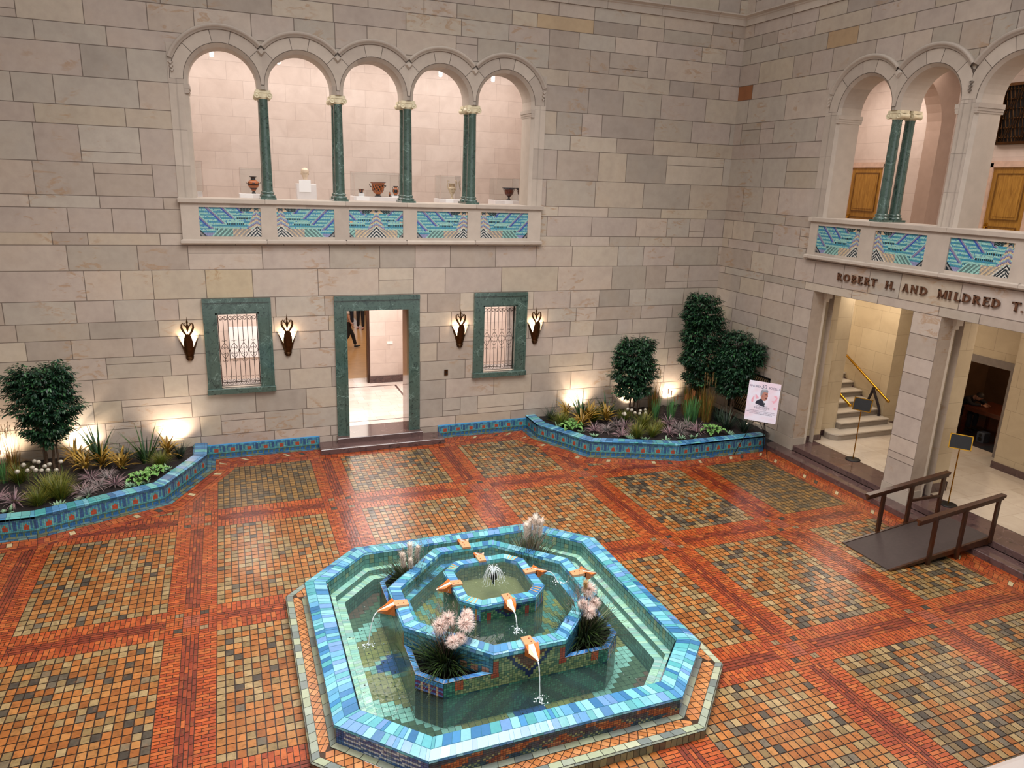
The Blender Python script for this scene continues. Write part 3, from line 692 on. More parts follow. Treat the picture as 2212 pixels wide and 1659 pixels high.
# ---------------------------------------------------------------- stair hall and upper hall to the right
mb = MB(); mb.box(.78, 9, -17.4, 1.5, FZ - .12, FZ); struct(mb.build('floor_stair_hall', brickstone('warm_pale_floor', '#c9bba8', '#bdae9a', '#a59683', .9, .9, .13, 'xy')))
mb = MB(); mb.box(.02, 9, -17.4, 2.2, 4.12, 4.6, lin('#b5a58f')); struct(mb.build('floor_upper', M['trimstone']))
for q in ((.35, 1.0, -3.45, -2.9, FZ, 4.12), (1.0, 1.72, -3.2, -2.9, FZ, 4.12), (1.62, 1.70, -2.95, 1.3, FZ, 4.12), (3.4, 3.6, -3.12, 1.3, FZ, 4.12), (3.6, 4.5, -3.12, -2.9, FZ, 4.12), (1.6, 3.6, 1.3, 1.5, FZ, 4.12), (4.3, 4.55, -4.3, -3.1, FZ, 4.12), (4.3, 4.55, -5.63, -4.3, 2.38, 4.12), (4.3, 4.55, -6.13, -5.63, FZ, 4.12), (3.6, 4.55, -17.4, -6.13, FZ, 4.12), (.35, 1.25, -6.8, -6.46, FZ, 4.12), (.35, .98, -10.2, -9.86, FZ, 4.12), (.35, 1.0, -13.8, -13.2, FZ, 4.12)):
    mb = MB(); mb.box(*q); struct(mb.build('wall_stair_hall', M['cream']))
mb = MB()
for y0, y1 in ((-3.47, -3.45),): mb.box(.33, 1.02, y0, y1, FZ, FZ + .14)
mb.box(1.0, 1.74, -3.22, -3.2, FZ, FZ + .14); mb.box(1.0, 1.02, -3.47, -3.2, FZ, FZ + .14); mb.box(3.38, 3.4, -3.14, -2.6, FZ, FZ + .14); mb.box(3.38, 4.3, -3.14, -3.12, FZ, FZ + .14)
mb.box(3.57, 3.6, -17, -6.1, FZ, FZ + .16); mb.box(3.6, 4.3, -6.16, -6.13, FZ, FZ + .16); mb.box(.33, 1.27, -6.82, -6.8, FZ, FZ + .2); mb.box(1.25, 1.27, -6.82, -6.44, FZ, FZ + .2); mb.box(.33, 1.27, -6.46, -6.44, FZ, FZ + .2)
struct(mb.build('baseboard_right', M['brownmarble']))
mb = MB(); mb.box(4.26, 4.3, -5.83, -5.63, FZ, 2.56); mb.box(4.26, 4.3, -5.63, -4.2, 2.38, 2.56); mb.box(4.3, 4.56, -5.64, -5.62, FZ, 2.38); struct(mb.build('trim_10', simple('grey_stone_frame', '#7d736b', .4, 0, .1)))
# cream corner mouldings beside the portal piers, with brackets
mb = MB()
for y, sg in ((-3.6, 1), (-6.31, -1), (-6.95, 1), (-9.71, -1)):
    y0, y1 = sorted((y + sg * .0, y + sg * .09)); mb.box(.35, .42, y0 - .0, y1, FZ, 3.78); y0, y1 = sorted((y - sg * .08, y + sg * .1)); mb.box(.32, .5, y0, y1, 3.86, 4.04); mb.box(.34, .46, sorted((y - sg * .04, y + sg * .1))[0], sorted((y - sg * .04, y + sg * .1))[1], 3.78, 3.86)
struct(mb.build('trim_11', simple('pale_cream_moulding', '#cbbfae', .5, 0, .05)))
# long steps and landing
mb = MB(); mb.bbox(-.36, .33, -16.6, -2.98, 0, .12, .01); tag(mb.build('long_step', M['brownmarble']), 'lower dark brown marble step running along the foot of the right wall', 'step')
mb = MB(); mb.bbox(.36, .80, -17.4, -3.46, .12, .24, .008)
for a, b in ((-6.31, -3.6), (-9.71, -6.95), (-13.06, -10.35)): mb.bbox(.03, .37, a + .003, b - .003, .12, .24, .008)
tag(mb.build('long_step', M['brownmarble']), 'upper brown marble landing between and behind the stone piers', 'step')
# pier bases standing on the lower step
mb = MB()
for a, b in ((-3.6, -3.0), (-6.95, -6.31), (-10.35, -9.71)): mb.box(-.012, .352, a - .012, b + .012, .12, .42, lin('#a79c8e'))
struct(mb.build('trim_12', M['trimstone']))

# staircase going up to the left
t = thing('staircase', 'pale stone staircase rising behind the left portal opening', 'staircase', (2.5, -3.2, FZ))
stm = simple('worn_stair_stone', '#9c9183', .4, 0, .15, 5)
for k in range(10):
    mb = MB(); y = -3.66 + .33 * k; z = FZ + .165 * k
    x0, x1 = (1.25, 3.56) if k == 0 else (1.74, 3.38)
    if k == 0:
        pl = [(3.56, y), (3.56, y + .9), (1.74, y + .9), (1.5, y + .5)] + [(1.5 - .25 * math.sin(a), y + .25 - .25 * math.cos(a) + .0) for a in [PI * i / 8 for i in range(8, -1, -1)]]
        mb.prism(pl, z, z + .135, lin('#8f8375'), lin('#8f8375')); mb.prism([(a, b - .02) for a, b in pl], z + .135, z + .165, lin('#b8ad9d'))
    else:
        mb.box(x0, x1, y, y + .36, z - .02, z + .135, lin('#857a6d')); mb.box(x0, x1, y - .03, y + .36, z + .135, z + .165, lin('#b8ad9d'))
    mb.build('step', attrmat('stair_stone', .4, 0, .1) if k == 0 else bpy.data.materials['stair_stone'], t)
mb = MB(); P = [(-3.1, FZ + .0), (-3.1, FZ + .32), (.2, FZ + .32 + 1.65), (.2, FZ)]
mb.rings([[(3.365, y, z) for y, z in P], [(3.4, y, z) for y, z in P]], smooth=False); mb.build('stringer', M['brownmarble'], t)
def handrail(x, y0, z0, y1, z1, lb, sg):
    t = thing('brass_handrail', lb, 'handrail', (x, y0, z0)); mb = MB(); mb.tube([(x, y0, z0), (x, y1, z1)], .032, 10); mb.sphere((x, y0, z0), .045, 10, 8); mb.build('rail', M['gilt'], t)
    for f in (.12, .55, .9):
        mb = MB(); y = y0 + (y1 - y0) * f; z = z0 + (z1 - z0) * f; mb.tube([(x, y, z - .02), (x + sg * .05, y, z - .07), (x + sg * .12, y, z - .07)], .014, 6); mb.sphere((x, y, z), .042, 10, 6); mb.build('bracket', M['gilt'], t)
handrail(3.28, -3.32, 1.04, -.2, 2.73, 'long polished brass handrail on the cream wall above the stairs', 1)
handrail(1.84, -3.45, 1.08, -.4, 2.6, 'short visible end of brass handrail at the left side of the stairs', -1)
mb = MB(); P = []
for i in range(41):
    a = 2 * PI * i / 40; P.append((3.27, -2.80 - .06 * (1 - math.cos(a)) / 2 * 2 + .34 * math.sin(a) * (1 - math.cos(a)) / 2, 1.27 - .80 * (1 - math.cos(a)) / 2))
mb.tube(P, .033, 8, cap=False); tag(mb.build('barrier_rope', simple('dark_velvet_rope', '#1d1214', .8)), 'dark velvet rope hanging in a loop from the brass handrail', 'rope')

# dim room with the desk
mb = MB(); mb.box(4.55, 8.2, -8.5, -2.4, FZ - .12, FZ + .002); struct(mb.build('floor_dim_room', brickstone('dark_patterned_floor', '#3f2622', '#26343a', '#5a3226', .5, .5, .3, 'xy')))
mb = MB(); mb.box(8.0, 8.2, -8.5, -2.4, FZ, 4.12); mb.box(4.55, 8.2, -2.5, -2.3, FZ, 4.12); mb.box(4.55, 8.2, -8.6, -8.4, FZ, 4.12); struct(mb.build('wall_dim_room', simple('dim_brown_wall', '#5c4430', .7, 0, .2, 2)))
point('dim_room_fill', (6.4, -6.0, 3.2), 60, (1, .66, .40), .25)  # added fill to bring out the seated figure; no lamp known here

# upper hall seen through the right arches
mb = MB(); mb.box(3.6, 3.8, -15, -.2, 4.6, 9.6); mb.box(.65, 3.8, -.4, -.2, 4.6, 9.6); struct(mb.build('wall_upper_hall', M['pink']))
mb = MB(); mb.box(.65, 3.8, -15, -.2, 9.6, 9.75); struct(mb.build('ceiling_upper_hall', M['white']))
# cross arch inside the upper hall
def cross_arch(y0, y1, x0, x1, zs, ztop, col):
    mb = MB(); c = (x0 + x1) / 2; r = (x1 - x0) / 2; N = 20
    arc = [(c - r * math.cos(PI * i / N), zs + r * math.sin(PI * i / N)) for i in range(N + 1)]
    for y in (y0, y1):
        for a, b in zip(arc, arc[1:]): mb.poly([(a[0], y, a[1]), (b[0], y, b[1]), (b[0], y, ztop), (a[0], y, ztop)], col)
    for a, b in zip(arc, arc[1:]): mb.poly([(a[0], y0, a[1]), (b[0], y0, b[1]), (b[0], y1, b[1]), (a[0], y1, a[1])], col)
    mb.box(x0 - .02, x0, y0, y1, 4.6, ztop, col); mb.box(x1, x1 + .42, y0, y1, 4.6, ztop, col)
    return struct(mb.build('trim_13', M['trimstone']))
cross_arch(-3.5, -3.1, .67, 3.18, 7.75, 9.6, lin('#a58d7e'))
def oak_door(n, x, y0, y1, z0, z1):
    root = bpy.data.objects.new(f'door_{n}', None); C.objects.link(root); root.location = (x, (y0 + y1) / 2, z0); root['_o'] = tuple(root.location); root['kind'] = 'structure'
    mb = MB(); mb.bbox(x - .05, x, y0, y1, z0, z1, .004); leaf = mb.build('leaf', M['oak'], root); mid = (y0 + y1) / 2; q = (y1 - y0)
    for a, b in ((z0 + .15, z0 + (z1 - z0) * .44), (z0 + (z1 - z0) * .52, z1 - .15)):
        mb = MB(); 
        for g, d in ((0, .012), (.05, .022)):
            R = [[(x - .05 - d, y0 + .14 + g + e, a + g + e), (x - .05 - d, y1 - .14 - g - e, a + g + e), (x - .05 - d, y1 - .14 - g - e, b - g - e), (x - .05 - d, y0 + .14 + g + e, b - g - e)] for e in (0,)]
            mb.box(x - .05 - d, x - .05, y0 + .14 + g, y1 - .14 - g, a + g, b - g)
        mb.build('door_panel', M['oak'], leaf)
        mb = MB(); yy0, yy1 = y0 + .12, y1 - .12
        for q in ((yy0, yy1, a - .02, a), (yy0, yy1, b, b + .02), (yy0, yy0 + .02, a, b), (yy1 - .02, yy1, a, b)): mb.box(x - .075, x - .05, *q)
        mb.build('panel_recess_shade', M['oakdark'], leaf)  # panel border trims in darker oak, painting the recess shading
    mb = MB(); mb.box(x - .09, x + .01, y0 - .09, y0, z0, z1 + .09); mb.box(x - .09, x + .01, y1, y1 + .09, z0, z1 + .09); mb.box(x - .09, x + .01, y0 - .09, y1 + .09, z1, z1 + .13); mb.build('door_frame', simple('rose_cream_frame', '#c9ab98', .5) if n == 2 else bpy.data.materials['rose_cream_frame'], root)
    mb = MB(); mb.sphere((x - .10, y1 - .08, z0 + 1.0), .032, 8, 6); mb.box(x - .065, x - .05, y1 - .11, y1 - .05, z0 + .9, z0 + 1.1); mb.build('door_handle', M['gilt'], leaf)
oak_door(2, 3.6, -1.72, -.68, 4.6, 6.93)
oak_door(3, 3.6, -5.65, -4.75, 4.6, 6.92)
# bronze grille high on the upper hall wall
t = thing('bronze_grille', 'dark bronze lattice grille high in the upper hall, top right of the picture', 'grille', (3.55, -5.4, 7.4)); mb = MB()
for a, b in ((-4.70, -4.66),): mb.box(3.5, 3.56, -6.6, -4.64, 7.40, 7.46); mb.box(3.5, 3.56, -6.6, -4.64, 8.62, 8.68); mb.box(3.5, 3.56, -4.70, -4.64, 7.4, 8.68); mb.box(3.5, 3.56, -6.6, -6.54, 7.4, 8.68)
mb.build('frame', M['bronze'], t); mb = MB()
for i in range(30):
    y = -6.56 + i * .065; mb.tube([(3.54, y + .03 * math.sin(j * 1.3 + i), 7.44 + j * .12) for j in range(11)], .012, 4)
    for j in range(6): mb.sphere((3.53, y, 7.55 + j * .2), .02, 5, 4)
mb.build('lattice', M['bronze'], t); mb = MB(); mb.box(3.57, 3.6, -6.6, -4.64, 7.4, 8.68); mb.build('backing', simple('dark_void', '#1a120e', .8), t)
can_light(2.3, -2.1, 8.95, 'small bright spotlight under the vault behind the twin arches', 'upper hall spotlights')

# ---------------------------------------------------------------- tiled floor
def quad_tile(mb, pts, g, col, n=None):
    c = sum((Vector(p) for p in pts), Vector()) / 4; out = []
    for i in range(4):
        p = Vector(pts[i]); a = (Vector(pts[i - 1]) - p); b = (Vector(pts[(i + 1) % 4]) - p)
        la, lb = a.length, b.length
        if la > 1e-6: p = p + a / la * min(g, la * .4)
        if lb > 1e-6: p = p + b / lb * min(g, lb * .4)
        out.append(p)
    mb.poly(out, col)
def seg_dist(px, py, L):
    best = 9
    for (ax, ay), (bx, by) in zip(L, L[1:]):
        dx, dy = bx - ax, by - ay; t = max(0, min(1, ((px - ax) * dx + (py - ay) * dy) / (dx * dx + dy * dy))); best = min(best, math.hypot(px - ax - t * dx, py - ay - t * dy))
    return best
def offset_line(L, d):
    """mitred offset to the right-hand side of travel"""
    out = []
    for i, p in enumerate(L):
        ns = []
        for a, b in ((i - 1, i), (i, i + 1)):
            if a >= 0 and b < len(L):
                t = Vector((L[b][0] - L[a][0], L[b][1] - L[a][1])).normalized(); ns.append(Vector((t.y, -t.x)))
        n = sum(ns, Vector((0, 0)))
        if len(ns) == 2: n = n / (1 + ns[0].dot(ns[1]))
        out.append((p[0] + n.x * d, p[1] + n.y * d))
    return out
EDGE = [(-18.92, -3.06), (-16.06, -3.06), (-14.08, -2.26), (-13.34, -.76), (-13.34, 0), (-5.58, 0), (-5.58, -.76), (-4.84, -2.26), (-2.86, -3.06), (-.36, -3.06), (-.36, -16.6)]
FX = [(-18.6, -16.40), (-15.73, -13.80), (-13.12, -11.18), (-10.51, -8.42), (-7.71, -5.83), (-5.17, -3.26), (-2.55, -.62)]
FY = [(-2.90, -.78), (-6.32, -3.65), (-9.60, -7.01), (-12.95, -10.33), (-16.3, -13.66)]
CX0, CY0 = -9.48, -8.33
rng = random.Random(77); mb = MB()
OR = [lin(c) for c in ('#a66630', '#ab6c34', '#9a5c28', '#a9743e', '#9c6632', '#925626')]
TN = [lin(c) for c in ('#927a50', '#9a8258', '#877048', '#a28a60')]
DK = [lin(c) for c in ('#50483c', '#665c4c', '#443d34', '#776850')]
OL = [lin(c) for c in ('#7d6440', '#8a6b3e', '#6d5a3c', '#94703c', '#5c5340')]
RD = [lin(c) for c in ('#aa4c20', '#a0451d', '#b25626', '#984020', '#b25e2c')]
DR = [lin(c) for c in ('#86361e', '#7d321e', '#903f22', '#742f1e')]
in_plat = lambda x, y, m=0: max(abs(x - CX0), abs(y - CY0)) < 2.55 + m and abs(x - CX0) + abs(y - CY0) < 4.30 + m
def put(x0, x1, y0, y1, col, g=.0045, z=0.):
    xm, ym = (x0 + x1) / 2, (y0 + y1) / 2
    if in_plat(xm, ym) or seg_dist(xm, ym, EDGE) < .47: return
    # anything on the planter side of the edge is skipped
    if ym > -3.06 and (xm < -13.34 or xm > -5.58):
        if xm < -16.06 or xm > -2.86: return
        for (ax, ay), (bx, by) in zip(EDGE[1:4], EDGE[2:5]):
            pass
        xx = xm if xm < -9.46 else -18.92 - xm
        yy = -3.06 + (xx + 16.06) / 1.98 * .8 if xx < -14.08 else -2.26 + (xx + 14.08) / .74 * 1.5
        if ym > yy: return
    dz = rng.uniform(0, .0012)
    mb.poly([(x0 + g, y0 + g, z + dz), (x1 - g, y0 + g, z), (x1 - g, y1 - g, z + dz), (x0 + g, y1 - g, z)], col)
dark_of = {(5, 1): .34, (5, 2): .19, (5, 3): .19, (4, 3): .12, (1, 1): .09, (1, 2): .14, (4, 0): .15, (3, 0): .15, (6, 2): .14, (3, 1): .10, (6, 3): .14}
for fi, (x0, x1) in enumerate(FX):
    for fj, (y0, y1) in enumerate(FY):
        nx, ny = round((x1 - x0) / .107), round((y1 - y0) / .128)
        pd = dark_of.get((fi, fj), .05); olive = (fi, fj) in ((2, 0), (6, 1), (0, 0)); px, py = rng.uniform(0, 9), rng.uniform(0, 9)
        semio = (fi, fj) in ((3, 0), (4, 0), (6, 2), (6, 3), (5, 3))
        for i in range(nx):
            for j in range(ny):
                s = math.sin(i * .55 + px) * math.sin(j * .5 + py) + .6 * math.sin(i * .23 - j * .31 + px)
                r = rng.random(); edge = min(i, nx - 1 - i) == 0 or min(j, ny - 1 - j) == 0
                if olive: c = rng.choice(OL)
                elif r < pd * (1.15 + s * .5): c = rng.choice(DK)
                elif r < pd + (.5 if edge else .27) + s * .12: c = rng.choice(TN)
                elif semio and r < .75: c = rng.choice(OL)
                else: c = rng.choice(OR)
                put(x0 + (x1 - x0) * i / nx, x0 + (x1 - x0) * (i + 1) / nx, y0 + (y1 - y0) * j / ny, y0 + (y1 - y0) * (j + 1) / ny, jit(c, .16, rng), .0075)
# brick bands between the fields
def band(a0, a1, b0, b1, vertical):
    """a: across, b: along"""
    P = (lambda p, q, r, s, c: put(p, q, r, s, c)) if vertical else (lambda p, q, r, s, c: put(r, s, p, q, c))
    W = a1 - a0; zo = W * .35; step = .056 if vertical else .066
    n = max(1, round((b1 - b0) / step)); h = (b1 - b0) / n
    for k in range(n):
        y = b0 + k * h
        for (u0, u1, ph) in ((a0, a0 + zo, 0), (a1 - zo, a1, 1)):
            cut = u0 + (u1 - u0) * (.34 if (k + ph) % 2 else .66)
            P(u0, cut, y, y + h, jit(rng.choice(RD), .15, rng)); P(cut, u1, y, y + h, jit(rng.choice(RD), .15, rng))
    m = max(1, round((W - 2 * zo) / .052)); wd = (W - 2 * zo) / m; L = .16
    for q in range(m):
        y = b0 - rng.uniform(0, L)
        while y < b1:
            y2 = y + L * rng.uniform(.8, 1.1); c = rng.choice(DR) if rng.random() < .88 else rng.choice(RD)
            ya, yb = max(y, b0), min(y2, b1)
            if yb - ya > .02: P(a0 + zo + wd * q, a0 + zo + wd * (q + 1), ya, yb, jit(c, .12, rng))
            y = y2
xg = [(a[1], b[0]) for a, b in zip(FX, FX[1:])] + [(-.62, -.3)]
yg = [(b[1], a[0]) for a, b in zip(FY, FY[1:])]
for a, b in xg[:-1]:
    for y0, y1 in FY: band(a, b, y0, y1, True)
    y = -.78
    while y < -.3: y += .056; 
for a, b in yg:
    for x0, x1 in FX: band(a, b, x0, x1, False)
for a, b in xg[:-1]:
    for c, d in yg:   # crossings
        n = 6
        for i in range(n):
            for j in range(n + 1):
                x0, x1 = a + (b - a) * i / n, a + (b - a) * (i + 1) / n; y0, y1 = c + (d - c) * j / (n + 1), c + (d - c) * (j + 1) / (n + 1)
                if i in (2, 3) and j in (2, 3, 4): col = lin('#a0523a')
                elif (i, j) in ((1, 1), (4, 5)): col = DK[2]
                elif (i, j) in ((1, 5), (4, 1)): col = lin('#8a7456')
                else: col = rng.choice(RD)
                if j % 2: put(x0, (x0 + x1) / 2, y0, y1, jit(col, .12, rng)); put((x0 + x1) / 2, x1, y0, y1, jit(col, .12, rng))
                else: put(x0, x1, y0, (y0 + y1) / 2, jit(col, .12, rng)); put(x0, x1, (y0 + y1) / 2, y1, jit(col, .12, rng))
# leftover margins filled with small red bricks
def fill(x0, x1, y0, y1):
    ny = max(1, round((y1 - y0) / .075))
    for j in range(ny):
        x = x0 - rng.uniform(0, .13)
        while x < x1:
            e = x + .135; a, b = max(x, x0), min(e, x1)
            if b - a > .03: put(a, b, y0 + (y1 - y0) * j / ny, y0 + (y1 - y0) * (j + 1) / ny, jit(rng.choice(RD), .15, rng), .005)
            x = e
fill(-18.6, -.36, -.78, -.4); fill(-.62, -.36, -16.3, -.78); fill(-16.40, -15.73, -16.3, 0) if 0 else None
# border following the walls and planters
BLU = [lin(c) for c in ('#4a6a80', '#55809a', '#3f5f82', '#6a8078', '#74785a', '#5f848a', '#6a6a4c')]
for d0, d1, L, cols in ((0.0, .085, .16, BLU), (.085, .17, .14, BLU), (.17, .245, .13, RD), (.245, .40, .09, RD), (.40, .47, .14, RD), (.47, .545, .13, DR + RD)):
    A = offset_line(EDGE, d0); B = offset_line(EDGE, d1)
    for k in range(len(A) - 1):
        ln = math.dist(EDGE[k], EDGE[k + 1]); n = max(1, round(ln / L))
        for i in range(n):
            f, g = i / n, (i + 1) / n; l = lambda P, t: (P[k][0] + (P[k + 1][0] - P[k][0]) * t, P[k][1] + (P[k + 1][1] - P[k][1]) * t, .002)
            if d0 < .2 and EDGE[k] == (-.36, -3.06): c = rng.choice(RD)
            else: c = rng.choice(cols)
            if d0 == .245 and i % 11 == 5: c = lin('#c8b489')
            if d0 == .245 and i % 29 == 20: c = DK[2]
            quad_tile(mb, [l(A, f), l(A, g), l(B, g), l(B, f)], .004, jit(c, .14, rng))
gr = lin('#2b1d15')
for x0, x1, y0, y1 in ((-18.92, CX0 - 2.12, -17.4, 0), (CX0 + 2.12, .9, -17.4, 0), (CX0 - 2.12, CX0 + 2.12, CY0 + 2.12, 0), (CX0 - 2.12, CX0 + 2.12, -17.4, CY0 - 2.12)):
    mb.poly([(x0, y0, -.004), (x1, y0, -.004), (x1, y1, -.004), (x0, y1, -.004)], gr)
struct(mb.build('floor', M['floor']))

# ---------------------------------------------------------------- tiled skirting and planters
CB = [lin(c) for c in ('#5596b0', '#427ca6', '#62a8a8', '#3a6c98', '#74b4c4', '#5a8fbc', '#4c989a')]
def frieze(mb, P0, P1, z0, z1, nrm, rng, cell=.0275, unit=.33):
    """vertical mosaic face with the repeating red arch motif"""
    L = math.dist(P0, P1); nu = max(1, round(L / unit)); per = 12; nx = nu * per; nz = max(6, round((z1 - z0) / cell)); o = .003
    mb.poly([(*P0, z0), (*P1, z0), (*P1, z1), (*P0, z1)], lin('#28424c'))
    for i in range(nx):
        f, g = i / nx, (i + 1) / nx; u = i % per
        for j in range(nz):
            v = j / nz; c = lin('#4c8f92')
            if v < .12: c = lin('#2c5f8f') if u % 4 else lin('#5f6f4c')
            elif v < .24: c = lin('#2f5066') if (u // 2) % 2 else lin('#4a6552')
            elif v > .88: c = lin('#2f6fa3') if (u // 3) % 2 else lin('#4f9fb0')
            elif u in (5, 6, 7) and .36 < v < .62: c = lin('#a2482f')
            elif u == 6 and .6 < v < .70: c = lin('#b0583a')
            elif u in (4, 8) and .3 < v < .75: c = lin('#629c9e')
            elif u in (0, 11) and .3 < v < .85: c = lin('#2d547f')
            elif u in (2, 9) and .45 < v < .85: c = lin('#36648f')
            elif u in (3, 4, 5, 6, 7, 8) and .76 < v < .84: c = lin('#36648f') if u < 6 else lin('#3c7fae')
            elif rng.random() < .2: c = lin('#3c8fa8')
            a = (P0[0] + (P1[0] - P0[0]) * f + nrm[0] * o, P0[1] + (P1[1] - P0[1]) * f + nrm[1] * o); b = (P0[0] + (P1[0] - P0[0]) * g + nrm[0] * o, P0[1] + (P1[1] - P0[1]) * g + nrm[1] * o)
            za, zb = z0 + (z1 - z0) * j / nz, z0 + (z1 - z0) * (j + 1) / nz
            quad_tile(mb, [(*a, za), (*b, za), (*b, zb), (*a, zb)], .0015, jit(c, .14, rng))
rng = random.Random(5)
for nm, a, b in (('baseboard_back_left', -13.34, -10.87), ('baseboard_back_right', -7.98, -5.58)):
    mb = MB(); frieze(mb, (a, -.025), (b, -.025), 0, .275, (0, -1), rng); mb.poly([(a, -.028, .275), (b, -.028, .275), (b, 0, .29), (a, 0, .29)], lin('#3a7fae')); struct(mb.build(nm, M['glaze']))
def strip_tiles(mb, A, B, L, cols, rng, g=.004, minw=.5, maxw=1.6, same=True):
    """tiles between two 3-D polylines"""
    for k in range(len(A) - 1):
        ln = (Vector(A[k + 1]) - Vector(A[k])).length; ts = [0]
        while ts[-1] < 1: ts.append(min(1, ts[-1] + L * rng.uniform(minw, maxw) / max(ln, .01)))
        if len(ts) > 2 and ts[-1] - ts[-2] < L * .3 / ln: ts.pop(-2)
        for f, h in zip(ts, ts[1:]):
            p = [Vector(A[k]).lerp(Vector(A[k + 1]), f), Vector(A[k]).lerp(Vector(A[k + 1]), h), Vector(B[k]).lerp(Vector(B[k + 1]), h), Vector(B[k]).lerp(Vector(B[k + 1]), f)]
            quad_tile(mb, p, g, jit(rng.choice(cols), .12, rng))
def planter(label, line, seed, side):
    t = thing('tiled_planter', label, 'planter', (line[2][0], line[2][1], 0)); rng = random.Random(seed); H = .36
    mb = MB()
    for (a, b) in zip(line, line[1:]):
        d = Vector((b[0] - a[0], b[1] - a[1])).normalized(); frieze(mb, a, b, 0, H - .05, (d.y, -d.x), rng)
    I = offset_line(line, -.27)
    for a, b in zip(I, I[1:]): mb.poly([(*a, .1), (*b, .1), (*b, H - .02), (*a, H - .02)], lin('#35606b'))
    mb.build('wall', M['glaze'], t)
    mb = MB(); O = offset_line(line, .02); m = offset_line(line, -.04); i2 = offset_line(line, -.24)
    z = lambda P, h: [(x, y, h) for x, y in P]
    for p, q in ((z(O, H - .05), z(O, H - .012)), (z(O, H - .012), z(m, H)), (z(m, H), z(i2, H)), (z(i2, H), z(I, H - .03))):
        for k in range(len(p) - 1): mb.poly([Vector(p[k]) - Vector((0, 0, .003)), Vector(p[k + 1]) - Vector((0, 0, .003)), Vector(q[k + 1]) - Vector((0, 0, .003)), Vector(q[k]) - Vector((0, 0, .003))], lin('#2c5566'))
    sd = rng.random()
    for p, q in ((z(O, H - .05), z(O, H - .012)), (z(O, H - .012), z(m, H)), (z(m, H), z(i2, H)), (z(i2, H), z(I, H - .03))):
        strip_tiles(mb, p, q, .11, CB, random.Random(sd), .003)
    mb.build('coping', M['glaze'], t)
    return t
planter('long blue tiled planter with angled front, standing at the left end of the back wall', EDGE[:5], 61, 0)
planter('blue tiled planter with angled front filling the corner under the tall ficus', EDGE[5:10], 62, 1)
def soil(name, poly, label):
    mb = MB(); rng = random.Random(9); xs = [p[0] for p in poly]; ys = [p[1] for p in poly]; st = .07
    def inside(x, y):
        r = False
        for (ax, ay), (bx, by) in zip(poly, poly[1:] + poly[:1]):
            if (ay > y) != (by > y) and x < (bx - ax) * (y - ay) / (by - ay) + ax: r = not r
        return r
    h = {}
    def H(i, j):
        if (i, j) not in h: h[i, j] = .30 + rng.uniform(-.018, .018)
        return h[i, j]
    nx, ny = int((max(xs) - min(xs)) / st) + 1, int((max(ys) - min(ys)) / st) + 1
    for i in range(nx):
        for j in range(ny):
            x, y = min(xs) + i * st, min(ys) + j * st
            if inside(x + st / 2, y + st / 2): mb.poly([(x, y, H(i, j)), (x + st, y, H(i + 1, j)), (x + st, y + st, H(i + 1, j + 1)), (x, y + st, H(i, j + 1))], (.1, .1, .1), smooth=True)
    mb.box(-.001, .001, 0, 0, .3, .3) if 0 else None
    return tag(mb.build(name, M['soil']), label, 'soil', kind='stuff')
IL = offset_line(EDGE[:5], -.23); IR = offset_line(EDGE[5:10], -.23)
soil('planting_soil', IL + [(-13.58, -.02), (-18.92, -.02)], 'dark bark mulch filling the left planter')
soil('planting_soil', [(IR[0][0], -.02)] + IR + [(-.02, -2.83), (-.02, -.02)], 'dark bark mulch filling the right corner planter')

# ---------------------------------------------------------------- fountain
rng = random.Random(21)
def octo(h, c, z): return [(CX0 + a, CY0 + b, z) for a, b in ((c, -h), (h, -c), (h, c), (c, h), (-c, h), (-h, c), (-h, -c), (-c, -h))]
def O(d, z): return octo(2.41 - d, 1.555 - .414 * d, z)
cyc = lambda P: P + P[:1]
def ringstrip(mb, A, B, base, cols, L, g=.004, minw=.5, maxw=1.6, seed=1, lift=.003):
    A, B = cyc(A), cyc(B)
    for k in range(8): mb.poly([A[k], A[k + 1], B[k + 1], B[k]], base)
    # lift the tiles off the bed
    for k in range(8):
        n = (Vector(A[k + 1]) - Vector(A[k])).cross(Vector(B[k]) - Vector(A[k]))
        if n.length < 1e-9: continue
        n.normalize(); mid = (Vector(A[k]) + Vector(A[k + 1])) / 2 - Vector((CX0, CY0, Vector(A[k]).z))
        if n.z < -.5 or (abs(n.z) <= .5 and False): n = -n
        a = [Vector(p) + n * lift for p in (A[k], A[k + 1])]; b = [Vector(p) + n * lift for p in (B[k], B[k + 1])]
        strip_tiles(mb, a, b, L, cols, random.Random(seed * 31 + k), g, minw, maxw)
def facegrid(mb, P0, P1, z0, z1, cw, chh, colf, out=1, g=.0018, base='#22343a', lift=.003):
    """vertical mosaic; colf(s metres from the middle, z, i, j)"""
    L = math.dist(P0[:2], P1[:2]); nx = max(1, round(L / cw)); nz = max(1, round((z1 - z0) / chh))
    d = Vector((P1[0] - P0[0], P1[1] - P0[1])) / L; nr = Vector((d.y, -d.x)) * out * lift
    mb.poly([(*P0[:2], z0), (*P1[:2], z0), (*P1[:2], z1), (*P0[:2], z1)], lin(base))
    for i in range(nx):
        for j in range(nz):
            a = (P0[0] + d.x * L * i / nx + nr.x, P0[1] + d.y * L * i / nx + nr.y); b = (P0[0] + d.x * L * (i + 1) / nx + nr.x, P0[1] + d.y * L * (i + 1) / nx + nr.y)
            za, zb = z0 + (z1 - z0) * j / nz, z0 + (z1 - z0) * (j + 1) / nz
            c = colf(L * ((i + .5) / nx - .5), (za + zb) / 2, i, j)
            quad_tile(mb, [(*a, za), (*b, za), (*b, zb), (*a, zb)], g, jit(c, .15, rng))
ft = thing('fountain', 'three-tiered octagonal fountain faced in blue and green mosaic, in the middle of the court', 'fountain', (CX0, CY0, 0))
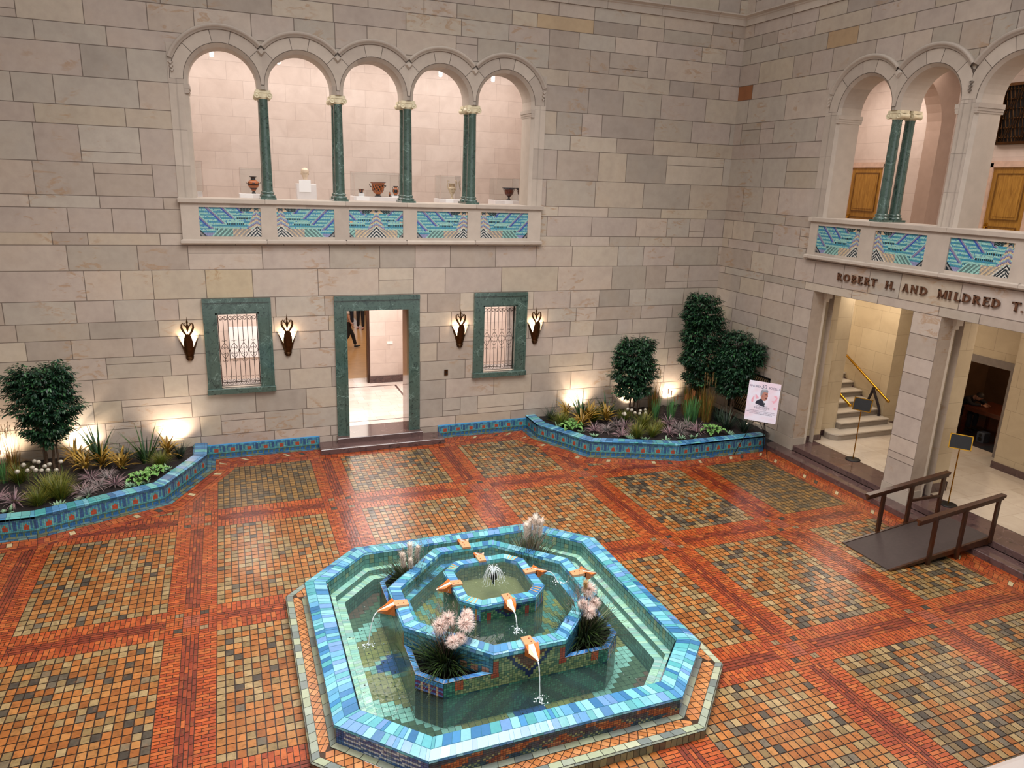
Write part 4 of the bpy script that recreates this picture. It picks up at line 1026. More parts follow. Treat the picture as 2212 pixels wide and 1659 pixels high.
GG = [lin(c) for c in ('#8c9484', '#7a857c', '#a0a58c', '#6c7470', '#949c82')]
mb = MB()   # platform
ringstrip(mb, octo(2.68, 1.72, .11), octo(2.665, 1.715, .13), lin('#3a3a32'), GG, .16, .003, .9, 1.1, 1)
ringstrip(mb, octo(2.68, 1.72, 0), octo(2.68, 1.72, .11), lin('#2e2c24'), [lin(c) for c in ('#6b6a4e', '#5c5a44', '#7d7a58', '#4e4c3c')], .085, .004, .9, 1.1, 2)
ringstrip(mb, octo(2.665, 1.715, .13), octo(2.575, 1.68, .13), lin('#3a3a32'), GG, .16, .004, .9, 1.1, 3)
A, B = cyc(octo(2.575, 1.68, .13)), cyc(octo(2.455, 1.57, .13))
for k in range(8):
    mb.poly([A[k], A[k + 1], B[k + 1], B[k]], lin('#3b2a1e')); a0, a1, b0, b1 = [Vector(p) + Vector((0, 0, .003)) for p in (A[k], A[k + 1], B[k], B[k + 1])]
    ln = (a1 - a0).length; n = max(2, round(ln / .125)); ter = [lin(c) for c in ('#b57a4a', '#a96c3e', '#bb8455', '#a86f48')]
    P = lambda f, t: a0.lerp(a1, f).lerp(b0.lerp(b1, f), t); e = .035 / 1
    for i in range(n):
        f0, fm, f1 = i / n, (i + .5) / n, (i + 1) / n; q = .03 * 1 / n * 1.2
        quad_tile(mb, [P(f0 + q, .5), P(fm, .04), P(f1 - q, .5), P(fm, .96)], .002, jit(rng.choice(ter), .1, rng))
        if i < n - 1:
            mb.poly([P(fm + 2.2 * q, .02), P(f1 + .5 / n - 2.2 * q, .02), P(f1, .46)], jit(rng.choice(ter), .1, rng)); mb.poly([P(fm + 2.2 * q, .98), P(f1 + .5 / n - 2.2 * q, .98), P(f1, .54)], jit(rng.choice(ter), .1, rng))
ringstrip(mb, octo(2.455, 1.57, .135), octo(2.378, 1.535, .15), lin('#3a3a32'), GG, .2, .004, .9, 1.1, 4)
mb.build('platform', M['glaze'], ft)
def outer_front(s, z, i, j):
    if z > .355: return rng.choice([lin(c) for c in ('#2c5f74', '#1f4460', '#3b6f78', '#2a3f6a', '#24404a', '#3f8390')])
    a = abs(s) + .04 * math.sin(j * 1.7)
    rust = [lin(c) for c in ('#8a4a2a', '#7a3c22', '#96603a', '#6b3424')]; oli = [lin(c) for c in ('#6f7a56', '#7d8562', '#5a6a50')]; nav = [lin(c) for c in ('#1c2b3f', '#22384a', '#26414a')]
    q = (a * 1.7 + (j // 3) * .37) % 1.15
    if z > .30 and (q < .25): return rng.choice(rust)
    if .2 < z <= .32 and q < .52: return rng.choice(rust)
    if z <= .27 and .5 < q < .86: return rng.choice(oli) if (i + j) % 2 else rng.choice(nav)
    if z <= .2 and q < .4: return rng.choice(rust)
    return rng.choice(nav)
def outer_chamfer(s, z, i, j):
    if z > .355: return rng.choice([lin(c) for c in ('#3a6f96', '#4fa0b0', '#2a4f86', '#3f7f8c')])
    w = (z - .16 + .02 * math.sin(s * 12)) / .062
    if abs(s) < .5 and int(w) < 3 and (w % 1) > .52: return lin('#a9bccb') if rng.random() < .85 else lin('#5c7fa0')
    if abs(abs(s) - .09) < .03: return lin('#5c7fa0') if j % 2 else lin('#274a86')
    return rng.choice([lin(c) for c in ('#2a4f8c', '#315a96', '#37649c')])
mb = MB(); P = cyc(O(.03, 0))
for k in range(8): facegrid(mb, P[k], P[k + 1], .13, .40, .033, .026, outer_front if k % 2 else outer_chamfer) if False else facegrid(mb, P[k], P[k + 1], .13, .40, .033, .026, outer_chamfer if k % 2 == 0 else outer_front)
CP = [lin(c) for c in ('#5d99bd', '#3e79a6', '#6cacb8', '#4e989e', '#7db7c6', '#356b97', '#648cba', '#569da6')]
ringstrip(mb, O(0, .375), O(.005, .40), lin('#24586e'), CP, .10, .003, .6, 1.4, 10)
ringstrip(mb, O(.005, .40), O(.13, .432), lin('#2c6a80'), CP, .085, .003, .6, 1.5, 11)
ringstrip(mb, O(.13, .432), O(.30, .432), lin('#2c6a80'), CP, .075, .003, .5, 1.7, 12)
ringstrip(mb, O(.30, .432), O(.31, .40), lin('#24586e'), CP, .09, .003, .5, 1.7, 12)
WL = [lin(c) for c in ('#54807a', '#487470', '#608c80', '#5a8882', '#76886c', '#4e7c78')]
IW = lambda s, z, i, j: rng.choice(WL)
def inwall(mb, P, z0, z1, cw, colf):
    P = cyc(P)
    for k in range(8): facegrid(mb, P[k], P[k + 1], z0, z1, cw, cw, colf, out=-1, g=.003, base='#24403e')
inwall(mb, O(.32, 0), .18, .41, .075, IW); mb.build('outer_basin', M['glaze'], ft)
mb = MB(); ST = [lin(c) for c in ('#b4d0ba', '#a0c2b4', '#b0c4a8', '#c4d8be', '#98b8b2', '#b0b8b4')]
ringstrip(mb, O(.32, .18), O(.425, .18), lin('#52756c'), ST, .05, .0015, .6, 1.4, 13); inwall(mb, O(.425, 0), .09, .18, .06, IW)
ringstrip(mb, O(.425, .09), O(.55, .09), lin('#52756c'), ST, .05, .0015, .6, 1.4, 14); inwall(mb, O(.55, 0), -.15, .09, .06, lambda s, z, i, j: rng.choice(WL[:3]))
mb.build('basin_steps', M['pool'], ft)
mb = MB(); st = .085; n = int(2 * 1.9 / st)
def pool_col(x, y):
    a, b = abs(x), abs(y); u, v = min(a, b), max(a, b)
    if u < .24 and v < 1.70 - u * 1.3: return lin('#34589a')
    d = (a + b * .8) if a > b else (b + a * .8)
    k = int((u * 1.0 + (v - 1.38) * .7) / .30) % 6
    return (lin('#8fb8ac'), lin('#908850'), lin('#7d744a'), lin('#8fb8ac'), lin('#4c5c48'), lin('#5f463e'))[k]
for i in range(n):
    for j in range(n):
        x, y = -1.9 + (i + .5) * st, -1.9 + (j + .5) * st
        if max(abs(x), abs(y)) < 1.34 and abs(x) + abs(y) < 2.4: continue
        if abs(x) + abs(y) > 3.25 or max(abs(x), abs(y)) > 1.88: continue
        g = .003; mb.poly([(CX0 + x - st / 2 + g, CY0 + y - st / 2 + g, -.15), (CX0 + x + st / 2 - g, CY0 + y - st / 2 + g, -.15), (CX0 + x + st / 2 - g, CY0 + y + st / 2 - g, -.15), (CX0 + x - st / 2 + g, CY0 + y + st / 2 - g, -.15)], jit(pool_col(x, y), .14, rng))
mb.poly(O(.5, -.155), lin('#24403c')); mb.build('basin_floor', M['pool'], ft)
# middle tier: a clipped square carrying the octagonal bowl and four corner planting boxes
HM = 1.375
def sq(h, c, z): return octo(h, c, z)
NAV = [lin(c) for c in ('#2c5f54', '#34685a', '#3f7a64', '#2e564c')]
def tier_front(s, z, i, j):
    a = abs(s)
    v = a - (z - .40) * .95
    if z > .655: return rng.choice([lin(c) for c in ('#2f6672', '#24505c', '#3f7f80')]) if a < .48 else rng.choice(NAV)
    if a < .38 and .0 < v + .06 and abs(a - (z - .36) * .95) < .035: return lin('#161d4a')
    if a < .32 and abs(a - (z - .415) * .95) < .022: return lin('#8a8452')
    if a < (z - .43) * .95 and z > .43: return lin('#5a2a20')
    if .40 < a < .50 and .42 < z < .64: return lin('#8a3a26')
    if .86 < a < .96 and .34 < z < .46: return lin('#9a4a2c')
    if z < .27: return rng.choice(NAV) if (a * 1.3 + z * 1.7) % .5 < .3 else rng.choice([lin(c) for c in ('#17343e', '#1d3f4a')])
    if .97 < a: return rng.choice(NAV)
    return rng.choice([lin(c) for c in ('#6f7d55', '#5f7250', '#7d8760', '#46604c')])
def box_corner(s, z, i, j):
    if z > .42: return lin('#4a86c0')
    if abs(abs(s) - .11) < .025 or abs(s) < .022: return lin('#c0a088') if z > .28 else lin('#7d6a3c')
    if z > .28: return lin('#6c2f58') if j % 2 else lin('#5a6fae')
    return lin('#34251c')
mb = MB(); P = cyc(sq(HM, 1.10, 0))
for k in range(8): facegrid(mb, P[k], P[k + 1], -.15, .47, .035, .031, box_corner if k % 2 == 0 else tier_front)
U = cyc(octo(HM - .002, .48, 0))
for k in range(8):
    if k % 2: facegrid(mb, U[k], U[k + 1], .47, .70, .035, .031, tier_front)
    else: facegrid(mb, U[k], U[k + 1], .40, .70, .05, .045, lambda s, z, i, j: (lin('#a8806c') if .46 < z < .54 and i > 8 and i % 3 else lin('#3b6f86')) if z < .6 else rng.choice([lin(c) for c in ('#3b6f86', '#4f8fa0')]))
mb.build('middle_tier', M['glaze'], ft)
RB_ = [lin(c) for c in ('#4a86c0', '#3a6fae', '#5a96c4')]
for sx in (-1, 1):
    for sy in (-1, 1):
        mb = MB(); q = lambda a, b, z: (CX0 + sx * a, CY0 + sy * b, z)
        outer = [q(.48, HM, .48), q(1.10, HM, .48), q(HM, 1.10, .48), q(HM, .48, .48)]; inner = [q(.60, HM - .07, .48), q(1.07, HM - .07, .48), q(HM - .07, 1.07, .48), q(HM - .07, .60, .48)]
        dn = [Vector(p) - Vector((0, 0, .003)) for p in outer]; di = [Vector(p) - Vector((0, 0, .003)) for p in inner]
        for k in range(3): mb.poly([dn[k], dn[k + 1], di[k + 1], di[k]], lin('#c9b9a8'))
        strip_tiles(mb, outer, inner, .07, RB_, rng, .003, .9, 1.1)
        for k in range(3): mb.poly([inner[k], inner[k + 1], Vector(inner[k + 1]) - Vector((0, 0, .1)), Vector(inner[k]) - Vector((0, 0, .1))], lin('#2a3f55'))
        mb.poly([Vector(p) - Vector((0, 0, .06)) for p in [q(.48, HM - .05, .48), q(1.07, HM - .07, .48), q(HM - .07, 1.07, .48), q(HM - .05, .48, .48)]], lin('#120d0a')); mb.build('planting_box_rim', M['glaze'], ft)
mb = MB()
for a, b, sd in (((HM + .012, .485, .69), (HM + .012, .485, .735), 20), ((HM + .012, .485, .735), (HM - .01, .475, .75), 21), ((HM - .01, .475, .75), (1.215, .415, .75), 22), ((1.215, .415, .75), (1.205, .41, .71), 22)):
    ringstrip(mb, octo(*a), octo(*b), lin('#2c6a80'), CP, .085, .0025, .6, 1.3, sd)
inwall(mb, octo(1.205, .41, 0), .55, .72, .055, IW)
mb.build('middle_coping', M['glaze'], ft)
mb = MB(); ringstrip(mb, octo(1.205, .41, .55), octo(1.10, .365, .55), lin('#3f6f86'), CP, .07, .002, .6, 1.4, 23); inwall(mb, octo(1.10, .365, 0), .30, .55, .055, IW)
st = .06; n = int(2.2 / st)
for i in range(n):
    for j in range(n):
        x, y = -1.1 + (i + .5) * st, -1.1 + (j + .5) * st
        if abs(x) + abs(y) > 1.45 or max(abs(x), abs(y)) < .58: continue
        k = int((abs(x) * 1.0 - abs(y) * .5 + 3) / .12) % 4; c = (lin('#4f8278'), lin('#8f8242'), lin('#5c8f86'), lin('#7d7a48'))[k]; g = .0025
        mb.poly([(CX0 + x - st / 2 + g, CY0 + y - st / 2 + g, .30), (CX0 + x + st / 2 - g, CY0 + y - st / 2 + g, .30), (CX0 + x + st / 2 - g, CY0 + y + st / 2 - g, .30), (CX0 + x - st / 2 + g, CY0 + y + st / 2 - g, .30)], jit(c, .12, rng))
mb.poly(octo(1.12, .37, .296), lin('#24403c')); mb.build('middle_bowl', M['pool'], ft)
# upper tier
def up_front(s, z, i, j):
    a = abs(s)
    if z > .82: return rng.choice([lin(c) for c in ('#2f6672', '#24505c', '#2f4f7a')])
    if a < .2 and abs(a - (z - .70) * 1.4) < .03: return lin('#161d4a')
    if .24 < a < .31 and .64 < z < .80: return lin('#7a3226')
    if a < (z - .73) * 1.4: return lin('#3a1f1c')
    return rng.choice([lin(c) for c in ('#2f6048', '#3f7052', '#557a56', '#27503f')])
def up_corner(s, z, i, j):
    if abs(s) < .018 or abs(abs(s) - .08) < .018: return lin('#b08a50')
    if z > .78: return lin('#5fa7b8')
    if z > .69: return lin('#6f5f8f') if i % 2 else lin('#4a86ae')
    return lin('#3a281f')
mb = MB(); P = cyc(octo(.60, .382, 0))
for k in range(8): facegrid(mb, P[k], P[k + 1], .30, .88, .028, .028, up_corner if k % 2 == 0 else up_front)
for a, b, sd in (((.615, .385, .865), (.615, .385, .905), 30), ((.615, .385, .905), (.60, .38, .92), 31), ((.60, .38, .92), (.475, .325, .92), 32), ((.475, .325, .92), (.47, .32, .86), 32)):
    ringstrip(mb, octo(*a), octo(*b), lin('#2c6a80'), CP, .075, .002, .6, 1.3, sd)
P = octo(.60, .38, .9235); Q = octo(.475, .325, .9235)
for k in (0, 2, 4, 6):
    for f in (.3, .5, .7):
        a0, b0 = Vector(P[k]).lerp(Vector(P[(k + 1) % 8]), f - .02), Vector(P[k]).lerp(Vector(P[(k + 1) % 8]), f + .02); a1, b1 = Vector(Q[k]).lerp(Vector(Q[(k + 1) % 8]), f - .02), Vector(Q[k]).lerp(Vector(Q[(k + 1) % 8]), f + .02)
        up = Vector((0, 0, .004)); mb.poly([a0 + up, b0 + up, b1 + up, a1 + up], lin('#d99a4e'))
mb.build('upper_tier', M['glaze'], ft)
mb = MB(); inwall(mb, octo(.47, .32, 0), .66, .87, .05, lambda s, z, i, j: rng.choice([lin(c) for c in ('#5f7258', '#4f6a5a', '#6f7a58')]))
mb.poly(octo(.47, .32, .66), lin('#6a6a48')); mb.build('upper_bowl', M['pool'], ft)
# beaked spouts
def spout(cx, cy, dx, dy, z, sc_):
    mb = MB(); t = Vector((-dy, dx, 0)); d = Vector((dx, dy, 0)); c = Vector((cx, cy, z)); OG, CRm, TC = lin('#c8692a'), lin('#c9c4b4'), lin('#c08a62')
    L, Wd = .27 * sc_, .115 * sc_
    P = lambda a, b, h: c + d * a * sc_ + t * b * sc_ + Vector((0, 0, h * sc_))
    mb.rings([[P(-.16, -.06, .0), P(-.16, .06, .0), P(-.16, .06, .03), P(-.16, -.06, .03)], [P(.02, -.07, .0), P(.02, .07, .0), P(.02, .07, .04), P(.02, -.07, .04)]], TC, smooth=False)
    tip = P(.24, 0, -.035); mb.poly([P(.02, -.035, .04), P(.02, .035, .04), tip + t * .012, tip - t * .012], CRm)
    for s in (-1, 1):
        mb.poly([P(.02, s * .035, .045), P(.03, s * .085, .065), P(.12, s * .07, .0), tip + t * s * .012 + Vector((0, 0, .01))], OG)
        mb.poly([P(.03, s * .085, .065), P(.02, s * .075, -.10), P(.10, s * .06, -.07), P(.12, s * .07, .0)], jit(OG, .1, rng)); mb.poly([P(.12, s * .07, .0), P(.10, s * .06, -.07), P(.2, s * .012, -.06), tip + t * s * .012], OG)
        mb.poly([P(.02, s * .035, .045), P(.03, s * .085, .065), P(.0, s * .075, .04)], OG)
    mb.poly([P(.02, -.075, -.10), P(.02, .075, -.10), P(.10, .06, -.07), P(.2, .012, -.06), P(.2, -.012, -.06), P(.10, -.06, -.07)], lin('#6a3a28'))
    mb.poly([P(.2, -.012, -.06), P(.2, .012, -.06), tip + t * .012, tip - t * .012], CRm)
    for a in (-.1, -.03): mb.sphere(P(a, .02, .04), .008, 6, 4, lin('#8a3a1e'))
    o = mb.build('spout', M['glaze'], ft); o['label'] = 'orange and cream beaked spout'
for dx, dy in ((0, -1), (-1, 0), (1, 0), (0, 1)):
    spout(CX0 + dx * HM, CY0 + dy * HM, dx, dy, .75, 1.05); spout(CX0 + dx * .605, CY0 + dy * .605, dx, dy, .92, .9)
# water surfaces
def sheet(name, P, mat, label):
    mb = MB(); mb.poly(P, (.5, .6, .6)); return tag(mb.build(name, mat), label, 'water', kind='stuff')
def ring_sheet(name, A, B, mat, label):
    mb = MB(); A, B = cyc(A), cyc(B)
    for k in range(8): mb.poly([A[k], A[k + 1], B[k + 1], B[k]], (.5, .6, .6))
    return tag(mb.build(name, mat), label, 'water', kind='stuff')
ring_sheet('pool_water', O(.32, .265), sq(HM + .003, 1.10, .265), M['water'], 'clear green water in the wide outer basin of the fountain')
ring_sheet('pool_water', octo(1.203, .41, .685), octo(.603, .382, .685), M['water'], 'clear water ring in the middle bowl of the fountain')
sheet('pool_water', octo(.47, .32, .885), M['watertop'], 'cloudy rippled water in the top bowl of the fountain')
# falling streams with their splashes
jm = M['jet']
def stream(p0, p1, lb, seed):
    t = thing('water_stream', lb, 'water stream', p1, 'streams falling from the spouts'); rg = random.Random(seed); mb = MB(); a, b = Vector(p0), Vector(p1); P = []
    for i in range(13):
        f = i / 12; P.append(Vector((a.x + (b.x - a.x) * f ** .75, a.y + (b.y - a.y) * f ** .75, a.z + (b.z - a.z) * f ** 1.7)))
    mb.tube(P, [.007 + .004 * math.sin(i * 2.1) * .4 for i in range(13)], 7); mb.build('stream', jm, t)
    mb = MB()
    for i in range(46):
        an, r = rg.uniform(0, 2 * PI), abs(rg.gauss(0, .055)); mb.sphere((b.x + r * math.cos(an), b.y + r * math.sin(an), b.z + .004 + abs(rg.gauss(0, .02)) * (1 if r < .05 else .4)), rg.uniform(.003, .010), 6, 4)
    mb.build('splash', bpy.data.materials.get('white_spray') or simple('white_spray', '#dfe9ee', .2), t)['kind'] = 'stuff'
stream((-9.48, CY0 - HM - .25, .70), (-9.50, -10.10, .266), 'stream falling from the front spout of the middle tier into the outer basin', 1)
stream((CX0 - HM - .25, CY0, .70), (-11.24, -8.40, .266), 'stream falling from the left spout of the middle tier into the outer basin', 2)
stream((-9.48, CY0 - .605 - .21, .88), (-9.48, -9.27, .686), 'stream falling from the front spout of the top tier into the middle bowl', 3)
stream((CX0 + .605 + .21, CY0, .88), (-8.50, -8.36, .686), 'stream falling from the right spout of the top tier into the middle bowl', 4)
t = thing('water_jet', 'bubbling water jet on a dark nozzle in the top bowl', 'water jet', (CX0, CY0, .885)); mb = MB()
for i in range(8):
    a = 2 * PI * i / 8; mb.sphere((CX0 + .035 * math.cos(a), CY0 + .035 * math.sin(a), .945), (.022, .022, .04), 8, 6)
mb.lathe([(.02, 0), (.02, .09), (.035, .10), (.03, .12), (.001, .12)], (CX0, CY0, .83), 12); mb.build('nozzle', M['blackmetal'], t)
mb = MB(); rg = random.Random(4)
for i in range(22):
    a = 2 * PI * i / 22 + rg.uniform(-.08, .08); R_ = rg.uniform(.12, .17); hh = rg.uniform(.15, .20); P = []
    for k in range(10): f = k / 9; P.append((CX0 + R_ * f * math.cos(a), CY0 + R_ * f * math.sin(a), .96 + hh * 4 * f * (1 - f) * .9 + (.0 - .075) * f))
    mb.tube(P, [.0045 - .0015 * k / 9 for k in range(10)], 5)
mb.tube([(CX0, CY0, .96), (CX0 + .003, CY0, 1.15), (CX0, CY0, 1.33)], [.006, .004, .002], 5)
mb.build('jet', jm, t)['kind'] = 'stuff'; mb = MB()
for i in range(150): an, r = rg.uniform(0, 2 * PI), abs(rg.gauss(0, .12)); mb.sphere((CX0 + r * math.cos(an), CY0 + r * math.sin(an), .888 + rg.uniform(0, .12) * (rg.random() ** 3)), rg.uniform(.002, .005), 5, 4)
mb.build('spray', bpy.data.materials['white_spray'], t)['kind'] = 'stuff'
# coins lying in the basin
mb = MB(); mb.lathe([(.001, .0), (.011, 0), (.012, .0015), (.001, .002)], (0, 0, 0), 10, cap=False)
copper = simple('tarnished_coin', '#2d1f16', .5, .4); silver = simple('bright_coin', '#c9c5bd', .3, .6)
cn = mb.build('coin', copper); cn2 = mb.build('coin', silver); rg = random.Random(8); first = {0: True, 1: True}
for i in range(200):
    for _ in range(50):
        x, y = rg.uniform(-1.95, 1.95), rg.uniform(-1.95, 1.95)
        if max(abs(x), abs(y)) > 1.42 and abs(x) + abs(y) < 3.1: break
    m = max(abs(x), abs(y), (abs(x) + abs(y)) / 1.4142 * .98 - .0)
    ms = max(abs(x), abs(y)); dgn = (abs(x) + abs(y)) / math.sqrt(2); dch = (2.41 + 1.555) / math.sqrt(2)
    dd = min(2.41 - ms, dch - dgn)
    if dd < .35: continue
    z = .184 if dd < .415 else (.094 if .435 < dd < .54 else (-.146 if dd > .56 else None))
    if z is None: continue
    s = 1 if rg.random() < .12 else 0; src = cn2 if s else cn
    o = src if first[s] else src.copy()
    if not first[s]: C.objects.link(o)
    first[s] = False; o.location = (CX0 + x, CY0 + y, z); sc1 = rg.uniform(.7, 1.15) * (1.3 if s else 1); o.scale = (sc1, sc1, sc1)
    tag(o, 'bright coin lying on the bottom of the fountain basin' if s else 'dark tarnished coin lying under water in the fountain', 'coin', 'bright coins in the fountain' if s else 'dark coins in the fountain')

# ---------------------------------------------------------------- wall sconces
hot = emit('hot_lamp', '#fff0d8', 22)
def sconce(x, label):
    t = thing('wall_sconce', label, 'wall lamp', (x, 0, 2.26), 'torch sconces beside the windows'); n = 52; z0 = 2.26
    def rim(a):  # a 0..pi across the front, pi/2 straight ahead
        q = abs(a - PI / 2) / (PI / 2)
        return 2.58 + (.30 * max(0, 1 - (q / .50) ** 2.2) if q < .50 else (.0 if q < .58 else (q - .58) / .42 * .27))
    def rad(z, a):
        q = abs(a - PI / 2) / (PI / 2); f = (z - 2.34) / .5; r = .062 + .105 * max(0, f) ** .9
        return r * (1 + .35 * max(0, q - .4) * max(0, f))
    mb = MB()
    for lay in (0, -.012):
        R = []
        for k in range(9):
            ring = []
            for i in range(n + 1):
                a = PI * i / n; z = 2.34 + (rim(a) - 2.34) * k / 8; r = rad(z, a) + lay; ring.append((x + r * 1.12 * math.cos(a), -r * math.sin(a) * 1.0 - .004, z))
            R.append(ring)
        mb.rings(R, closed=False, cap=False, smooth=True)
    for k, (zz, rr) in enumerate(((2.352, .066), (2.325, .060), (2.300, .050), (2.278, .036))):
        mb.tube([(x + rr * 1.12 * math.cos(PI * i / 14), -rr * math.sin(PI * i / 14) - .004, zz) for i in range(15)], .013, 6)
    mb.rings([[(x + r * math.cos(PI * i / 12), -r * math.sin(PI * i / 12) - .002, z) for i in range(13)] for r, z in ((.005, 2.26), (.04, 2.275), (.058, 2.30), (.064, 2.34), (.068, 2.36))], closed=False, cap=False)
    mb.build('cup', M['bronze'], t)
    mb = MB()
    for s in (-1, 1):
        mb.tube([(x + s * a, y, z) for a, y, z in ((.030, -.10, 2.80), (.045, -.10, 2.86), (.085, -.09, 2.93), (.115, -.07, 3.00), (.112, -.06, 3.07), (.085, -.06, 3.10), (.065, -.06, 3.075), (.075, -.06, 3.05))], [.016, .022, .024, .022, .017, .012, .009, .006], 7)
        mb.tube([(x + s * a, -.06, z) for a, z in ((.0, 2.98), (.03, 3.03), (.06, 3.06), (.055, 3.10), (.03, 3.10))], [.012, .014, .01, .008, .005], 6)
    mb.build('horn', M['bronze'], t)
    mb = MB(); mb.lathe([(.002, 2.90), (.022, 2.96), (.034, 3.02), (.02, 3.06), (.012, 3.08), (.022, 3.12), (.008, 3.17), (.002, 3.235)], (x, -.06, 0), 8); mb.build('finial', M['bronze'], t)
    mb = MB()
    for s in (-1, 1): mb.tube([(x + s * .02, -.03, 2.45), (x + s * .05, -.05, 2.62), (x + s * .085, -.06, 2.76)], [.014, .02, .016], 8)
    mb.build('lamp', hot, t)
    point('sconce_light', (x - .09, -.085, 2.83), 4.0, (1, .72, .45), .03); point('sconce_light', (x + .09, -.085, 2.83), 4.0, (1, .72, .45), .03)
for x, l in ((-13.53, 'left of the left grilled window, the leftmost of four'), (-11.49, 'between the left grilled window and the doorway'), (-7.44, 'between the doorway and the right grilled window'), (-5.44, 'right of the right grilled window')):
    sconce(x, 'lit bronze torch sconce ' + l)
mb = MB(); mb.bbox(-7.83, -7.73, 0, .03, 0, .14, .004, M=Matrix.Translation((0, 0, 1.58)) ) if 0 else mb.box(-7.825, -7.735, -.025, 0, 1.58, 1.72); t = thing('wall_switch', 'small brown switch plate on the stone wall right of the doorway', 'switch', (-7.78, 0, 1.58))
mb.build('plate', M['bronze'], t); mb = MB(); mb.box(-7.79, -7.77, -.035, -.025, 1.63, 1.67); mb.build('toggle', M['blackmetal'], t)

# ---------------------------------------------------------------- uplights in the planters
upl = emit('uplight_lens', '#ffe9cf', 35)
def uplight(x, y, z, tx, label, pw=50):
    t = thing('uplight', label, 'spotlight', (x, y, .30), 'uplights in the planters'); mb = MB()
    d = (Vector((tx, 0, z + .5)) - Vector((x, y, z))).normalized(); R = Matrix.Translation((x, y, z)) @ d.to_track_quat('Z', 'Y').to_matrix().to_4x4()
    mb.lathe([(.02, -.10), (.045, -.08), (.055, .0), (.055, .01)], n=14, M=R, cap=False); mb.build('housing', M['blackmetal'], t)
    mb = MB(); mb.lathe([(.001, .002), (.048, .002)], n=14, M=R, cap=False); mb.build('lens', upl, t)
    mb = MB(); mb.tube([(x, y, .28), (x, y, z - .06)], .01, 6); mb.build('stake', M['blackmetal'], t)
    p = Vector((x, y, z)) + d * .03; spot('uplight_beam', tuple(p), (tx, 0, z + .5), pw, (1, .80, .60), 120, .05, .8)
for x, y, z, tx, l, pw in ((-17.25, -.42, .42, -17.2, 'uplight at the left picture edge behind the amber reeds', 95), (-15.72, -.36, .42, -15.75, 'uplight behind the yellow leaves right of the left ficus trunk', 112), (-14.0, -.34, .44, -13.97, 'uplight at the right end of the left planter', 100),
                       (-4.2, -.34, .44, -4.15, 'uplight at the left end of the corner planter', 112), (-2.62, -.30, .42, -2.55, 'uplight behind the trunk of the smaller ficus in the corner planter', 61), (-1.35, -.34, .46, -1.27, 'uplight behind the cattails in the corner planter', 84)):
    uplight(x, y, z, tx, l, pw)
t = thing('uplight', 'uplight shining on the lattice grille beside the easel', 'spotlight', (-.40, -2.35, .30), 'uplights in the planters'); mb = MB(); mb.lathe([(.02, .0), (.05, .02), (.055, .10)], (-.40, -2.35, .32), 14, cap=False); mb.build('housing', M['blackmetal'], t)
mb = MB(); mb.lathe([(.001, .06), (.048, .06)], (-.40, -2.35, .32), 14, cap=False); mb.build('lens', upl, t); spot('uplight_beam', (-.40, -2.35, .44), (0, -2.2, .8), 22, (1, .80, .60), 120, .05, .8)

# ---------------------------------------------------------------- lattice grille in the right wall
t = thing('lattice_grille', 'black diamond lattice grille set low in the right wall behind the easel', 'grille', (-.02, -1.8, .5)); mb = MB()
for a, b, c_, d in ((-2.57, -2.53, .5, 1.66), (-1.09, -1.05, .5, 1.66), (-2.57, -1.05, .5, .54), (-2.57, -1.05, 1.62, 1.66)): mb.box(-.03, .0, a, b, c_, d)
mb.build('frame', M['blackmetal'], t); mb = MB()
for s in (-1, 1):
    for i in range(-14, 30):
        P = []
        for k in range(30):
            z = .52 + 1.12 * k / 29; y = -2.55 + i * .075 + s * (z - .52) * .55
            if -2.55 < y < -1.07: P.append((-.015 + s * .006, y, z))
        if len(P) > 2: mb.tube(P, .009, 4)
mb.build('lattice', simple('tan_lattice_wire', '#6d5b42', .5, .5), t)
mb = MB(); mb.box(.10, .115, -2.57, -1.05, .5, 1.66); mb.build('backing', M['blackmetal'], t)

# ---------------------------------------------------------------- vases and bust in the gallery
ORG, BLK, BRN, CRM = lin('#b3602f'), lin('#1b1412'), lin('#4a2316'), lin('#cdb99c')
vm = attrmat('painted_pottery', rough=.25, coat=.3, var=.25, scale=30)
def plinth(x0, x1, y0, y1, top, label, sign=None):
    t = thing('display_plinth', label, 'plinth', ((x0 + x1) / 2, (y0 + y1) / 2, 4.75), 'white plinths in the gallery'); mb = MB(); mb.bbox(x0, x1, y0, y1, 4.75, top, .004); mb.build('block', M['white'], t)
    if sign: mb = MB(); a, b, z0, z1 = sign; mb.box(a, b, y0 - .012, y0 - .001, z0, z1); o = mb.build('label_board', bpy.data.materials.get('bright_label_card') or simple('bright_label_card', '#ffffff', .5, 0, .01), t)
def case(x0, x1, y0, y1, z0, z1, label):
    t = thing('glass_case', label, 'display case', ((x0 + x1) / 2, (y0 + y1) / 2, z0), 'glass cases in the gallery'); mb = MB()
    mb.box(x0, x1, y0, y1, z0, z1); mb.build('glass', M['glass'], t); mb = MB(); r = .004
    for x in (x0, x1):
        for y in (y0, y1): mb.box(x - r, x + r, y - r, y + r, z0, z1)
    for z in (z1,):
        for y in (y0, y1): mb.box(x0, x1, y - r, y + r, z - r, z + r)
        for x in (x0, x1): mb.box(x - r, x + r, y0, y1, z - r, z + r)
    mb.build('edges', bpy.data.materials.get('glass_edge') or simple('glass_edge', '#c9b4a8', .3), t)
